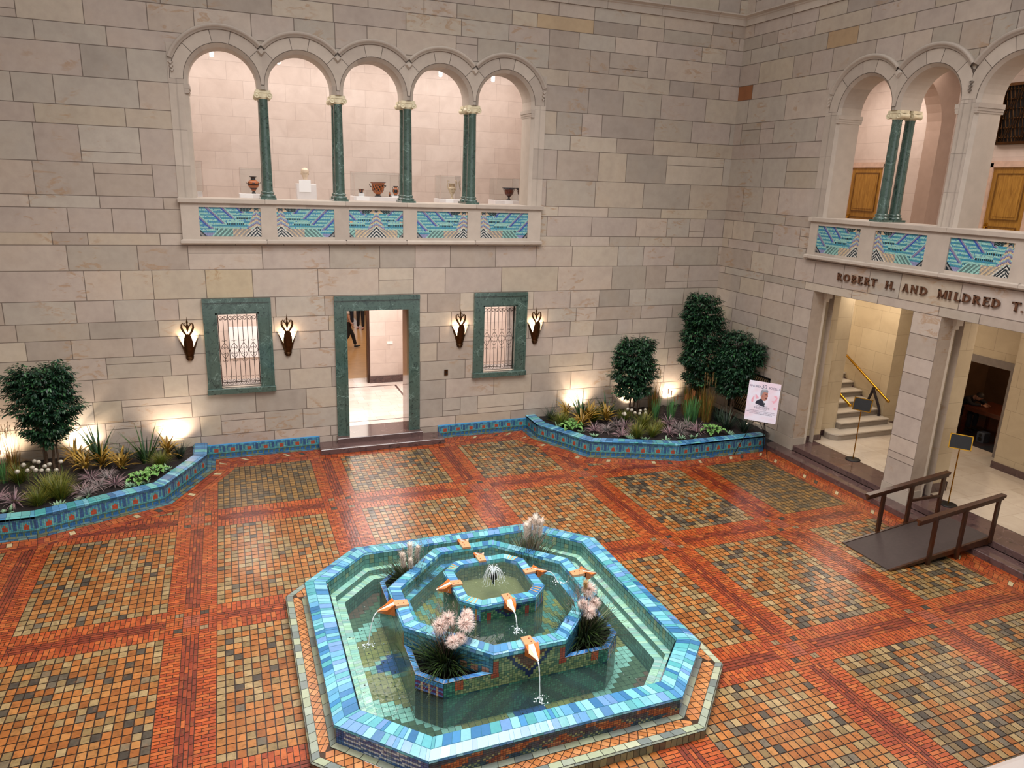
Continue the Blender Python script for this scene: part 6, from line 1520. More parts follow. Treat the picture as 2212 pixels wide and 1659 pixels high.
    # hands with five fingers
    for side, wr, el in ((-1, 'wrL', 'elL'), (1, 'wrR', 'elR')):
        w0 = Vector(p[wr]); d = (w0 - Vector(p[el])).normalized(); d = Vector(p['hand' + wr[-1]]).normalized() if ('hand' + wr[-1]) in p else d; sd = d.cross(Vector((0, 1, .2))).normalized(); nn = sd.cross(d)
        V = [w0, w0 + d * .05]; E_ = [(0, 1)]; Rr = [.024, .03]
        for fi, (o_, L) in enumerate(((-.030, .062), (-.011, .074), (.009, .070), (.028, .055))):
            a = w0 + d * .085 + sd * o_; V += [a, a + d * L * .5 + nn * .008, a + d * L * .9 + nn * .025]; k = len(V); E_ += [(1, k - 3), (k - 3, k - 2), (k - 2, k - 1)]; Rr += [.0095, .0085, .007]
        a = w0 + d * .04 - sd * .035; V += [a, a + d * .03 - sd * .015 + nn * .012]; k = len(V); E_ += [(1, k - 2), (k - 2, k - 1)]; Rr += [.011, .009]
        skin('hand', [W_(v) for v in V], E_, [r * S_ for r in Rr], sk, t, 1)
    for a, kf in (('anL', 'ftL'), ('anR', 'ftR')):
        f0 = Vector(p[a]); d = Vector(p.get(kf, (0, 1, 0))).normalized(); b = f0 + Vector((0, 0, -.045)); skin('shoe', [W_(b - d * .06), W_(b + d * .03), W_(b + d * .13), W_(b + d * .19)], [(0, 1), (1, 2), (2, 3)], [(.04 * S_, .036 * S_), (.045 * S_, .045 * S_), (.043 * S_, .03 * S_), (.03 * S_, .02 * S_)], simple('shoe_' + label[:12].replace(' ', '_'), shoes, .5), t)
    return t
stand = dict(pelvis=(0, 0, .95), chest=(0, 0, 1.30), neck=(0, 0, 1.47), headbase=(0, .01, 1.56), head=(0, .02, 1.64), shl=(-.17, 0, 1.42), shr=(.17, 0, 1.42), elL=(-.22, -.02, 1.13), elR=(.22, -.02, 1.13), wrL=(-.22, .06, .88), wrR=(.22, .06, .88), hipL=(-.09, 0, .90), hipR=(.09, 0, .90), knL=(-.10, .02, .50), knR=(.10, .02, .50), anL=(-.11, 0, .085), anR=(.11, 0, .085), sleeve=.55)
walk = dict(stand, knL=(-.09, .22, .50), anL=(-.09, .32, .10), ftL=(0, 1, .1), knR=(.09, .04, .50), anR=(.09, -.30, .12), ftR=(0, 1, -.35), wrL=(-.24, -.10, .90), elL=(-.22, -.10, 1.14), wrR=(.24, .14, .92), elR=(.22, .04, 1.13))
figure('person walking in a pale grey T-shirt and black trousers, seen through the doorway', (-8.80, 9.25, .24), math.radians(-88), walk, '#b9aca6', '#17161a', '#b08068', '#221a15', '#1a1a1c')
hold = dict(stand, elL=(-.22, .05, 1.15), wrL=(-.06, .26, 1.10), elR=(.22, .05, 1.15), wrR=(.06, .26, 1.08), sleeve=1.2, anL=(-.10, .0, .085), anR=(.13, -.05, .085))
figure('person standing in wide black trousers and pink shoes beyond the doorway', (-7.72, 12.7, .24), math.radians(150), hold, '#1b1b22', '#15151b', '#b08068', '#221a15', '#b88a86')
figure('person partly hidden behind the one in wide trousers, one light shoe showing', (-7.95, 13.75, .24), math.radians(120), hold, '#20222c', '#1a2030', '#b08068', '#221a15', '#c9a9a4')
sit = dict(pelvis=(0, 0, .50), chest=(0, .20, .80), neck=(0, .36, .93), headbase=(0, .42, .96), head=(.03, .50, .98), shl=(-.18, .28, .88), shr=(.18, .28, .88), elL=(-.26, .48, .77), elR=(.24, .46, .77), wrL=(-.06, .64, .80), wrR=(.08, .66, .79), hipL=(-.10, .02, .48), hipR=(.10, .02, .48), knL=(-.12, .42, .48), knR=(.12, .42, .48), anL=(-.12, .40, .09), anR=(.12, .40, .09), face=(0, .8, -.6), sleeve=1.2, handL=(.3, 1, -.1), handR=(-.3, 1, -.1))
figure('person in black cap and black top leaning over the table in the dim room', (5.62, -3.60, .24), math.radians(180), sit, '#15141a', '#14141a', '#8f6a58', '#0e0d10', '#0d0d0f')
t = thing('round_stool', 'dark stool under the person leaning on the wooden table', 'stool', (5.62, -3.60, .24)); mb = MB(); mb.lathe([(.001, .36), (.18, .36), (.18, .40), (.001, .40)], (5.62, -3.60, .24), 20); mb.build('seat', M['blackmetal'], t)
for k in range(4): a = PI / 4 + k * PI / 2; mb = MB(); mb.tube([(5.62 + .12 * math.cos(a), -3.60 + .12 * math.sin(a), .60), (5.62 + .17 * math.cos(a), -3.60 + .17 * math.sin(a), .24)], .012, 6); mb.build('leg', M['blackmetal'], t)

# parapet of the balcony the picture was taken from
mb = MB(); mb.bbox(-18.9, -.1, -16.95, -16.435, 5.60, 5.69, .012, lin('#b8aca4')); mb.box(-18.9, -.1, -16.90, -16.50, 4.6, 5.6, lin('#b0a498')); struct(mb.build('trim_14', M['trimstone']))

# ---------------------------------------------------------------- planting
def blade(mb, p, yaw, tilt, L, wd, bend, col, n=6, tipw=.08, fold=.25, twist=0, z_off=0):
    """curved leaf: starts at tilt from the vertical and bends over"""
    pos = Vector(p); a = tilt; st = L / n; Lf, Rt, Md = [], [], []
    for i in range(n + 1):
        f = i / n; w_ = wd * (min(1, .35 + f * 2.2) if f < .3 else 1) * (1 - (1 - tipw) * max(0, (f - .35) / .65) ** 1.4) * .5
        h = Vector((math.cos(yaw), math.sin(yaw), 0)); side = Vector((-math.sin(yaw), math.cos(yaw), 0)); d = h * math.sin(a) + Vector((0, 0, 1)) * math.cos(a); nn = side.cross(d)
        Lf.append(pos + side * w_ + nn * w_ * fold); Rt.append(pos - side * w_ + nn * w_ * fold); Md.append(pos.copy()); pos = pos + d * st; a += bend / n
    for i in range(n):
        c = col(i / n) if callable(col) else col
        mb.poly([Lf[i], Md[i], Md[i + 1], Lf[i + 1]], c, smooth=True); mb.poly([Md[i], Rt[i], Rt[i + 1], Md[i + 1]], c, smooth=True)
PR = {}
def proto(kind, fn):
    root = bpy.data.objects.new(kind, None); root['_o'] = (0, 0, 0); fn(root); PR[kind] = (root, kids(root)); return root
def place(kind, x, y, z, rz, sc_, label, cat, group, name=None):
    root, ch = PR[kind]; r = root.copy(); C.objects.link(r); r.location = (x, y, z); r.rotation_euler = (0, 0, rz); r.scale = (sc_,) * 3 if not isinstance(sc_, tuple) else sc_
    r['label'] = label; r['category'] = cat; r['group'] = group
    for c in ch: d = c.copy(); C.objects.link(d); d.parent = r
    return r
def G(rg, *cs): return tuple(.74 * x for x in jit(lin(rg.choice(cs)), .18, rg))
def GP(rg, *cs): return jit(lin(rg.choice(cs)), .06, rg)
def k_reed(root):
    rg = random.Random(1); mb = MB()
    for i in range(150): an, r = rg.uniform(0, 2 * PI), rg.uniform(0, .12); blade(mb, (r * math.cos(an), r * math.sin(an), 0), an + rg.uniform(-.5, .5), rg.uniform(0, .14), rg.uniform(.45, .95), .009, rg.uniform(.05, .35), G(rg, '#8f6a2c', '#a37c38', '#6f5226', '#5f6a2c', '#b08845'), 5)
    mb.build('stems', M['leaf'], root); mb = MB()
    for i in range(9):
        an, r = rg.uniform(0, 2 * PI), rg.uniform(.02, .13); h = rg.uniform(.80, 1.05); P = Vector((r * math.cos(an) * 1.5, r * math.sin(an) * 1.5, h))
        for k in range(34): f = rg.random(); blade(mb, P + Vector((0, 0, f * .2)), rg.uniform(0, 2 * PI), rg.uniform(.15, .6), .06, .006, .5, G(rg, '#a5824e', '#8f6c40', '#b8955f'), 2)
    mb.build('seed_heads', M['leaf'], root)
def k_cattail(root):
    rg = random.Random(2); mb = MB()
    for i in range(46): an, r = rg.uniform(0, 2 * PI), rg.uniform(0, .05); blade(mb, (r * math.cos(an), r * math.sin(an), 0), an, rg.uniform(.02, .28), rg.uniform(.35, .72), .022, rg.uniform(0, .3), lambda f, c=G(rg, '#4a7a48', '#55885a', '#3a6844'): mixc(c, lin('#6fae5c'), f * .5), 5, .1)
    mb.build('leaves', M['leaf'], root)
    for i in range(4): an, r = i * 1.6, .07; mb = MB(); t0 = Vector((r * math.cos(an), r * math.sin(an), 0)); t1 = t0 * 1.9 + Vector((0, 0, .62 + .08 * (i % 3))); mb.tube([t0, (t0 + t1) / 2, t1], .005, 5, lin('#4f7a3c')); mb.tube([t1, t1 + Vector((0, 0, .13))], [.012, .010], 7, lin('#8a5630')); mb.build('cattail', M['leaf'], root)
def k_iris(root):
    rg = random.Random(3); mb = MB()
    for i in range(34): an = rg.uniform(0, 2 * PI); blade(mb, (.03 * math.cos(an), .03 * math.sin(an), 0), an, rg.uniform(.02, .75), rg.uniform(.30, .58), .026, rg.uniform(.1, .9), G(rg, '#2a4a26', '#35592c', '#1f3a22', '#42663a'), 6, .05)
    mb.build('leaves', M['leaf'], root)
def k_croton(root):
    rg = random.Random(4); mb = MB()
    for i in range(34): an = rg.uniform(0, 2 * PI); blade(mb, (.02 * math.cos(an), .02 * math.sin(an), rg.uniform(.02, .16)), an, rg.uniform(.2, 1.1), rg.uniform(.16, .27), .034, rg.uniform(.4, 1.3), G(rg, '#b08a2e', '#c49c42', '#8f6c22', '#4a5422', '#d0b060'), 5, .1)
    mb.build('leaves', M['leaf'], root)
def k_hosta(root):
    rg = random.Random(5)
    for i in range(16):
        mb = MB(); an = i * 2.4; til = .25 + .055 * i; L = .10 + .004 * i; p0 = Vector((.01 * math.cos(an), .01 * math.sin(an), .0)); h = .10 + .03 * rg.random() - .003 * i
        d = Vector((math.cos(an), math.sin(an), 0)); st = p0 + d * (.03 + .009 * i) + Vector((0, 0, max(.03, h))); mb.tube([p0, (p0 + st) / 2 + Vector((0, 0, .02)), st], .004, 5, lin('#5f8a3c'))
        sd = Vector((-d.y, d.x, 0)); n = 8; ups = Vector((0, 0, 1)); Lr = []
        for k in range(n + 1):
            f = k / n; c = st + d * (L * f) + ups * (.045 * math.sin(f * PI * .8) - .02 * f * f * (1 + i * .05)); w_ = .052 * math.sin(PI * min(1, f * .92 + .08)) ** .7 + .002
            Lr.append([c - sd * w_ + ups * w_ * .45, c - sd * w_ * .45 + ups * w_ * .08, c, c + sd * w_ * .45 + ups * w_ * .08, c + sd * w_ + ups * w_ * .45])
        c1 = jit(lin('#4f8038'), .15, rg); c2 = jit(lin('#8fb06a'), .12, rg); mb.rings(Lr, closed=False, cap=False, colf=lambda a, b: c2 if b in (0, 3) and a % 2 else c1)
        mb.build('leaf', M['leaf'], root)
def k_spider(root, seed=6, cs=('#a8808a', '#8f6f7c', '#b89298', '#6f6a6a')):
    rg = random.Random(seed); mb = MB()
    for i in range(58): an = rg.uniform(0, 2 * PI); blade(mb, (.008 * math.cos(an), .008 * math.sin(an), .02), an, rg.uniform(.05, 1.25), rg.uniform(.15, .26), .011, rg.uniform(.5, 1.5), lambda f, c=G(rg, *cs): mixc(c, lin('#c9a8a4'), f * .5), 6, .05, .5)
    mb.build('leaves', M['leaf'], root)
def k_mound(root):
    rg = random.Random(8); mb = MB()
    for i in range(230): an, r = rg.uniform(0, 2 * PI), rg.uniform(0, .06); blade(mb, (r * math.cos(an), r * math.sin(an), 0), an + rg.uniform(-.4, .4), rg.uniform(.0, .85), rg.uniform(.2, .42), .009, rg.uniform(.2, .9), lambda f, c=G(rg, '#4a6a24', '#5c7a2a', '#3a5a24', '#8f8a2c'): mixc(c, lin('#8f8030'), f * .55), 5, .1)
    mb.build('leaves', M['leaf'], root)
def k_sedge(root):
    rg = random.Random(9); mb = MB()
    for i in range(90): an = rg.uniform(0, 2 * PI); blade(mb, (.03 * math.cos(an), .03 * math.sin(an), 0), an, rg.uniform(.0, .8), rg.uniform(.2, .46), .012, rg.uniform(.2, .8), G(rg, '#2a4030', '#1f3528', '#3a5038', '#2c3a30'), 5, .05)
    mb.build('leaves', M['leaf'], root)
def k_cover(root):
    rg = random.Random(10); mb = MB()
    for i in range(18): an = rg.uniform(0, 2 * PI); blade(mb, (.02 * math.cos(an), .02 * math.sin(an), .01), an, rg.uniform(.5, 1.4), rg.uniform(.07, .12), .035, rg.uniform(.1, .7), lambda f, c=G(rg, '#4f7a5a', '#6f9a74', '#3f6a4c'): mixc(c, lin('#a5c4a0'), .5 if f > .3 else .1), 4, .2)
    mb.build('leaves', M['leaf'], root)
def k_globe(root):
    rg = random.Random(11); mb = MB(); mb.tube([(0, 0, 0), (.01, .005, .15), (0, 0, .29)], .004, 5, lin('#4a6a34')); mb.build('stem', M['leaf'], root); mb = MB()
    for i in range(150):
        z = rg.uniform(-1, 1); a = rg.uniform(0, 2 * PI); q = math.sqrt(1 - z * z); d = Vector((q * math.cos(a), q * math.sin(a), z)); c = d * .034 + Vector((0, 0, .31)); u = d.cross(Vector((.3, .2, 1))).normalized() * .010; v = d.cross(u).normalized() * .010
        mb.poly([c + u, c + v, c - u + d * .006, c - v + d * .006], jit(lin('#d8d0c0'), .08, rg))
    mb.sphere((0, 0, .31), (.035, .035, .032), 12, 8, lin('#cfc8b8')); mb.build('bloom', M['leaf'], root)
for nm, fn in (('amber_reed', k_reed), ('cattail_clump', k_cattail), ('sword_leaf_plant', k_iris), ('yellow_croton', k_croton), ('hosta', k_hosta), ('pink_spider_plant', k_spider), ('grass_mound', k_mound), ('dark_sedge', k_sedge), ('ground_cover', k_cover), ('globe_flower', k_globe)): proto(nm, fn)
proto('grey_spider_plant', lambda r: k_spider(r, 7, ('#6f7470', '#7f7c78', '#5f6866', '#8f8484')))
rg = random.Random(99)
Z0 = .295
def many(kind, pts, label, cat, group, s0=.85, s1=1.15, z=Z0, labels=None):
    for i, (x, y) in enumerate(pts): place(kind, x, y, z, rg.uniform(0, 6.28), rg.uniform(s0, s1), labels[i] if labels else label, cat, group)
# left planter
many('amber_reed', [(-16.84, -.86), (-17.2, -1.0)], '', 'reed', 'amber reeds', .9, 1.05, labels=['tall amber reed clump left of the left ficus', 'amber reed clump cut by the left edge of the picture'])
many('cattail_clump', [(-16.93, -1.2)], 'green cattail clump at the left edge of the picture', 'cattail', 'cattails', .7, .8)
many('globe_flower', [(-16.62, -1.48), (-16.58, -1.18), (-16.45, -.93), (-16.48, -1.38), (-16.42, -1.27), (-16.32, -1.49), (-16.36, -1.04), (-16.23, -1.47), (-16.21, -1.29), (-16.15, -1.18), (-16.12, -1.48), (-15.98, -1.5), (-15.97, -1.10)], 'round white globe flower under the left ficus', 'flower', 'white globe flowers under the left ficus', .95, 1.15, z=.28)
many('sword_leaf_plant', [(-15.39, -.50), (-14.5, -.80)], '', 'plant', 'sword-leaved plants', 1.45, 1.6, labels=['dark sword-leaved plant in front of the glowing uplight, left planter', 'dark sword-leaved plant behind the pale green hosta, left planter'])
many('yellow_croton', [(-15.58, -.98), (-14.92, -1.12), (-14.09, -.64), (-15.8, -.62), (-15.30, -.85)], '', 'plant', 'yellow-leaved plants of the left planter', 1.4, 1.65, labels=['golden-leaved plant between the white globes and pink spiky plants', 'tall golden-leaved plant left of the pale hosta, left planter', 'golden-leaved plant at the right end of the left planter', 'golden-leaved plant right of the left ficus trunk', 'golden-leaved plant at the foot of the left sword-leaved plant'])
many('hosta', [(-14.52, -1.80), (-14.27, -1.50)], '', 'hosta', 'hostas', .95, 1.1, labels=['pale green broad-leaved hosta in the left planter, front one', 'pale green broad-leaved hosta in the left planter, rear one'])
many('pink_spider_plant', [(-15.49, -2.14), (-15.42, -1.50), (-14.95, -1.92), (-16.52, -2.31), (-16.83, -2.05)], 'pinkish spiky rosette low in the left planter', 'plant', 'pink spiky rosettes of the left planter', 1.25, 1.5)
many('grey_spider_plant', [(-15.22, -1.98), (-15.12, -1.55), (-15.35, -2.35)], 'grey-green spiky rosette among the pink ones, left planter', 'plant', 'grey spiky rosettes of the left planter', 1.2, 1.45)
many('grass_mound', [(-15.99, -2.13), (-15.80, -2.30), (-16.67, -1.25), (-16.12, -2.48), (-14.2, -1.08), (-15.9, -1.75)], 'yellow-green grassy mound in the left planter', 'grass', 'grass mounds of the left planter', .95, 1.35)
many('ground_cover', [(-15.77, -2.66), (-14.65, -2.08), (-15.4, -2.46), (-16.55, -2.62), (-14.08, -1.36), (-14.43, -2.0)], 'low pale green leafy plant at the planter edge, left planter', 'plant', 'low leafy plants of the left planter', 1.1, 1.5)
many('dark_sedge', [(-13.85, -.70), (-14.9, -.6)], 'small dark tuft near the wall in the left planter', 'grass', 'dark tufts of the left planter', 1.0, 1.1)
# corner planter
many('dark_sedge', [(-5.08, -.44), (-.98, -2.29), (-.82, -1.75), (-.66, -2.60)], '', 'grass', 'dark sedges of the corner planter', 1.15, 1.5, labels=['dark sedge tuft at the left tip of the corner planter', 'dark grassy tuft right of the rightmost hosta', 'dark grassy tuft under the tall ficus by the lattice grille', 'small dark tuft nearest the easel'])
many('grass_mound', [(-5.0, -.88), (-3.0, -1.63), (-3.14, -2.25), (-3.56, -2.22), (-3.23, -.98), (-2.8, -1.95), (-4.0, -.75)], 'yellow-green grassy mound in the corner planter', 'grass', 'grass mounds of the corner planter', .85, 1.3)
many('hosta', [(-4.86, -1.23), (-1.52, -2.45), (-4.72, -1.02)], '', 'hosta', 'hostas', 1.0, 1.2, labels=['pale green hosta at the left end of the corner planter, front one', 'pale green hosta at the right of the corner planter, before the tall ficus', 'pale green hosta at the left end of the corner planter, rear one'])
many('yellow_croton', [(-4.55, -1.15), (-3.96, -.64), (-3.74, -.95), (-4.63, -.42), (-4.2, -.85)], 'golden-leaved plant in the left half of the corner planter', 'plant', 'yellow-leaved plants of the corner planter', 1.3, 1.6)
many('sword_leaf_plant', [(-3.52, -.55), (-4.28, -.62)], '', 'plant', 'sword-leaved plants', 1.3, 1.45, labels=['dark sword-leaved plant left of the smaller ficus in the corner planter', 'sword-leaved plant against the leftmost glow of the corner planter'])
many('globe_flower', [(-3.12, -.96), (-3.09, -1.11), (-3.1, -1.3), (-3.39, -1.28), (-3.43, -1.36), (-2.82, -1.1), (-2.98, -1.33), (-2.63, -1.03), (-3.37, -1.17), (-2.84, -1.39)], 'round white globe flower under the smaller ficus of the corner planter', 'flower', 'white globe flowers of the corner planter', .95, 1.15, z=.28)
many('pink_spider_plant', [(-4.39, -1.55), (-3.9, -2.07), (-3.5, -1.55), (-2.26, -1.58), (-2.67, -2.27), (-1.87, -2.3)], 'pinkish spiky rosette low in the corner planter', 'plant', 'pink spiky rosettes of the corner planter', 1.25, 1.5)
many('grey_spider_plant', [(-4.09, -1.64), (-2.36, -2.31), (-3.65, -1.36), (-1.92, -1.93), (-2.2, -1.95)], 'grey spiky rosette among the pink ones, corner planter', 'plant', 'grey spiky rosettes of the corner planter', 1.2, 1.4)
many('cattail_clump', [(-2.05, -1.37), (-1.74, -1.67), (-1.51, -1.63), (-2.35, -1.1), (-1.45, -1.3)], 'green cattail clump with rusty heads in the corner planter', 'cattail', 'cattails', .85, 1.1)
many('amber_reed', [(-2.16, -.67), (-.98, -1.25), (-1.24, -.92), (-1.10, -1.6)], '', 'reed', 'amber reeds', 1.05, 1.3, labels=['amber reed clump right of the smaller ficus', 'amber reed clump under the tall ficus, front one', 'amber reed clump against the wall behind the cattails', 'amber reed clump right of the cattails'])
many('ground_cover', [(-5.12, -.98), (-4.72, -1.51), (-4.55, -1.91), (-3.79, -2.25), (-3.45, -2.44), (-2.96, -2.60), (-2.52, -2.58), (-2.16, -2.61), (-1.14, -2.66)], 'low pale green leafy plant at the planter edge, corner planter', 'plant', 'low leafy plants of the corner planter', 1.1, 1.4)

# ficus trees
def leafy(name, label, x, y, trunks, lobes, n, seed, leaf=.088, xmax=-.03, cols=('#16301f', '#1f3d26', '#12281c', '#2a4c2c', '#1b3a2a', '#30543a')):
    rg = random.Random(seed); t = thing(name, label, 'tree', (x, y, .29), 'ficus trees'); mb = MB()
    for (dx, dy, lean, h, r) in trunks:
        P = [Vector((x + dx, y + dy, .28))]
        for k in range(1, 8): P.append(P[0] + Vector((lean * k / 7 + rg.uniform(-.02, .02), rg.uniform(-.02, .02), h * k / 7)))
        mb.tube(P, [r * (1 - .5 * k / 7) for k in range(8)], 8, lin('#5a4634'))
        for b in range(7):
            q = P[4 + b % 3]; a = rg.uniform(0, 2 * PI); e = q + Vector((math.cos(a) * rg.uniform(.2, .45), math.sin(a) * rg.uniform(.1, .3), rg.uniform(.2, .55)))
            e.x = min(e.x, xmax - .05); e.y = min(e.y, -.08); mb.tube([q, (q + e) / 2 + Vector((0, 0, .04)), e], [r * .4, r * .28, r * .1], 5, lin('#5a4634'))
    mb.build('trunk', M['bark'], t); mb = MB(); TW = []
    tot = sum(l[6] for l in lobes)
    for (cx, cy, cz, rx, ry, rz, wt) in lobes:
        for i in range(int(n * wt / tot / 7)):
            while True:
                d = Vector((rg.gauss(0, 1), rg.gauss(0, 1), rg.gauss(0, 1))).normalized(); 
                rr = rg.uniform(.55, 1.0) ** .6 * (1 + .10 * math.sin(d.x * 6 + seed) + .09 * math.sin(d.z * 7 + cx * 3)) * (1.12 if rg.random() < .08 else 1)
                p = Vector((cx + d.x * rx * rr, cy + d.y * ry * rr, cz + d.z * rz * rr))
                if p.x < xmax and p.y < -.04: break
            out = Vector((d.x, d.y, d.z * .6 + .1)).normalized(); base = p - out * .10; TW.append((base, p))
            for k in range(7):
                f = k / 6; q = base.lerp(p + out * .05, f); yaw = math.atan2(out.y, out.x) + (1 if k % 2 else -1) * rg.uniform(.5, 1.3) * (1 - .6 * f); L = leaf * rg.uniform(.75, 1.2); el = rg.uniform(-.95, .25)
                dr = Vector((math.cos(yaw) * math.cos(el), math.sin(yaw) * math.cos(el), math.sin(el))); sd = dr.cross(Vector((0, 0, 1))).normalized(); nn = sd.cross(dr); w_ = L * .21; c = jit(lin(rg.choice(cols)), .25, rg)
                if rg.random() < .05: c = lin('#3f7040')
                tip = q + dr * L
                if tip.x > xmax + .02 or tip.y > -.02: continue
                m1, m2 = q + dr * L * .35, q + dr * L * .7
                mb.poly([q, m1 + sd * w_ + nn * w_ * .35, m2 + sd * w_ * .75 + nn * w_ * .25, tip], c); mb.poly([q, tip, m2 - sd * w_ * .75 + nn * w_ * .25, m1 - sd * w_ + nn * w_ * .35], c)
    for a, b in TW[::3]: mb.tube([a, b], .003, 3, lin('#2f2a1c'), cap=False)
    mb.build('foliage', M['leaf'], t); return t
leafy('ficus_tree', 'round-headed dark green ficus standing in the left planter', -16.22, -.72, [(-.06, 0, -.05, 1.3, .034), (.05, .03, .0, 1.3, .028), (.13, -.02, .03, 1.2, .024)],
      [(-16.22, -.70, 2.02, .55, .42, .42, 1.2), (-16.15, -.70, 1.65, .60, .44, .42, 1.2), (-16.22, -.72, 1.25, .45, .36, .35, .8), (-16.5, -.72, 2.25, .28, .25, .25, .3), (-15.9, -.72, 2.3, .25, .22, .25, .3)], 12500, 1)
leafy('ficus_tree', 'smaller dark green ficus in the corner planter, standing apart from the tall one', -2.85, -.68, [(-.03, 0, -.04, 1.2, .026), (.06, .02, .04, 1.2, .022), (.13, -.03, .08, 1.1, .018)],
      [(-2.90, -.66, 1.95, .52, .42, .42, 1.1), (-2.83, -.66, 1.55, .62, .46, .42, 1.2), (-2.85, -.68, 1.10, .48, .38, .32, .8), (-3.05, -.66, 2.25, .25, .2, .22, .25), (-2.6, -.66, 2.22, .3, .2, .25, .3)], 12500, 2)
leafy('ficus_tree', 'tall dark green ficus rising in the corner of the two stone walls', -1.0, -.95, [(-.04, 0, -.05, 1.9, .045), (.08, .05, .05, 1.9, .035), (-.12, .03, -.08, 1.7, .03)],
      [(-1.12, -.95, 3.10, .52, .42, .52, 1.2), (-1.0, -.95, 2.55, .62, .48, .55, 1.4), (-.95, -1.0, 1.95, .68, .5, .5, 1.3), (-.95, -1.0, 1.40, .55, .42, .35, .8)], 20000, 3)
leafy('ficus_tree', 'lower ficus right of the tall one, against the right wall above the lattice grille', -.55, -1.85, [(0, 0, .02, 1.3, .035), (.08, .06, .05, 1.2, .028)],
      [(-.50, -1.75, 2.35, .36, .42, .45, .9), (-.55, -1.80, 1.9, .46, .55, .42, 1.2), (-.55, -1.75, 1.4, .42, .5, .40, 1.0), (-.25, -2.15, 2.2, .20, .30, .35, .5)], 13500, 4)

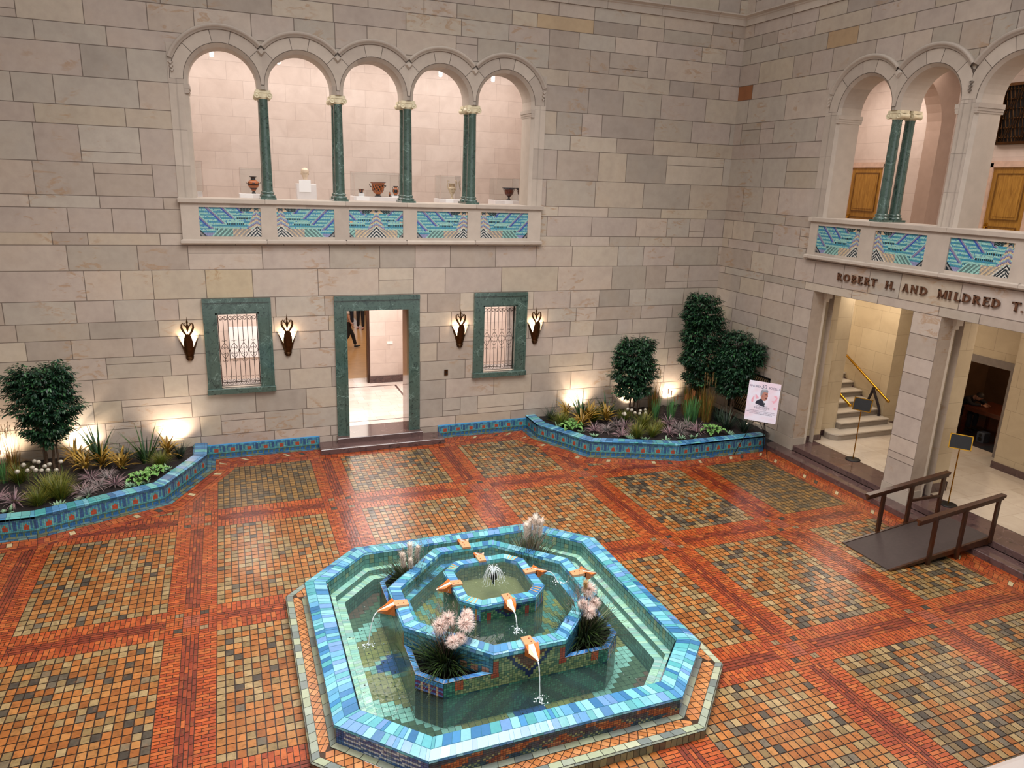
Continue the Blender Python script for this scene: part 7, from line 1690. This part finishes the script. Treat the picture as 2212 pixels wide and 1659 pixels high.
# the four fountain arrangements of dark grass, pampas plumes and dried twigs
def arrangement(x, y, label, plumes, twigs, seed, straw=0, hgt=1.0):
    rg = random.Random(seed); z = .43; t = thing('grass_arrangement', label, 'plant arrangement', (x, y, z), 'planted corners of the fountain'); mb = MB()
    for i in range(520):
        an, r = rg.uniform(0, 2 * PI), abs(rg.gauss(0, .13)); px, py = x + r * math.cos(an), y + r * math.sin(an); blade(mb, (px, py, z), an + rg.uniform(-.5, .5), rg.uniform(.0, 1.15), rg.uniform(.30, .58) * hgt, .013, rg.uniform(.3, 1.2), G(rg, '#1c2c16', '#26381c', '#141f12', '#34482a', '#3f5a24'), 5, .05)
    mb.build('grass', M['leaf'], t); mb = MB()
    for i in range(60 + 60 * straw): an, r = rg.uniform(0, 2 * PI), rg.uniform(0, .10); blade(mb, (x + r * math.cos(an), y + r * math.sin(an), z), an, rg.uniform(.0, .5), rg.uniform(.3, .55), .008, rg.uniform(.1, .8), G(rg, '#8f8a66', '#a89f7c', '#6f6f4c'), 5, .1)
    mb.build('straw_blades', M['leaf'], t)
    mb = MB()
    for i in range(twigs):
        an, r = rg.uniform(0, 2 * PI), rg.uniform(0, .07); p = Vector((x + r * math.cos(an), y + r * math.sin(an), z + .1)); P = [p]; d = Vector((math.cos(an) * .25, math.sin(an) * .25, 1)).normalized(); L = rg.uniform(.45, .95) * hgt; ph = rg.uniform(0, 6)
        for k in range(12): d = (d + Vector((rg.uniform(-.18, .18), rg.uniform(-.18, .18), rg.uniform(-.05, .08)))).normalized(); P.append(P[-1] + d * L / 12)
        mb.tube(P, [.0035 * (1 - k / 15) for k in range(13)], 4, G(rg, '#8a7468', '#a08c80', '#6f5e56'))
        for q in range(2):
            k = rg.randint(6, 11); a2 = rg.uniform(0, 6.28); rr = rg.uniform(.012, .03); c = P[k]; mb.tube([c + Vector((rr * math.cos(a2 + u * .8) * (1 - u / 12), rr * math.sin(a2 + u * .8) * (1 - u / 12), .012 * u)) for u in range(8)], .002, 3, lin('#9a8a80'))
    mb.build('dried_twigs', M['leaf'], t)
    for (dx, dy, h, r, style) in plumes:
        mb = MB(); tip = Vector((x + dx, y + dy, z + h)); mb.tube([(x + dx * .3, y + dy * .3, z), (x + dx * .7, y + dy * .7, z + h * .6), tip - Vector((0, 0, r * .5))], .004, 4, lin('#9a8a62'))
        for i in range(520):
            if style == 0: v = Vector((rg.gauss(0, 1), rg.gauss(0, 1), rg.gauss(0, 1))).normalized(); b = tip; yaw = math.atan2(v.y, v.x); tl = math.acos(max(-1, min(1, v.z))); L = r * rg.uniform(.75, 1.25); blade(mb, b, yaw, tl, L, .0085, rg.uniform(-.4, .8), GP(rg, '#fff0ea', '#fff6f0', '#fbe6de'), 3, .2)
            else: f = rg.random(); b = tip + Vector((dx * .12 * (f - .5), 0, (f - .5) * r * 2.4)); blade(mb, b, rg.uniform(0, 6.28), rg.uniform(.1, .6), r * rg.uniform(.6, 1.15), .0085, rg.uniform(.1, .9), GP(rg, '#fff6ee', '#fffaf4', '#f8ece0') if style == 1 else GP(rg, '#ead6ac', '#dfc79a', '#cfb488'), 3, .2)
        mb.build('pampas_plume', M['fluff'], t)
arrangement(-10.42, -9.28, 'dark grass with pinkish-white plumes in the front left corner box of the fountain', [(-.10, -.02, .56, .105, 0), (.02, .04, .60, .10, 0), (.22, -.06, .56, .115, 0), (.02, -.18, .42, .085, 0), (.13, -.14, .42, .08, 0), (.26, .02, .62, .08, 0)], 46, 71, 0)
arrangement(-8.52, -9.30, 'dark grass with cream plumes and curly twigs, front right corner box of the fountain', [(.0, -.10, .42, .09, 0), (.12, .0, .47, .085, 0), (.08, .10, .62, .10, 0), (-.06, -.02, .50, .07, 0), (.02, .1, .62, .08, 2)], 44, 72, 1)
arrangement(-10.42, -7.34, 'dark grass with white feathery plumes in the rear left corner box of the fountain', [(-.12, -.04, .40, .09, 1), (.0, .02, .50, .10, 1), (.12, .04, .46, .075, 1), (-.02, -.1, .36, .07, 1)], 26, 73, 0, .9)
arrangement(-8.54, -7.36, 'tall straw grass with broad cream plumes in the rear right corner box of the fountain', [(-.06, .0, .56, .10, 1), (.10, .02, .62, .12, 1), (.18, .0, .58, .11, 1), (.02, .05, .60, .10, 1)], 34, 74, 3)
for root, ch in PR.values():
    for c in ch: bpy.data.objects.remove(c)
    bpy.data.objects.remove(root)
# the colour books of the helpers are not needed on the objects
for o in bpy.data.objects:
    if '_o' in o: del o['_o']
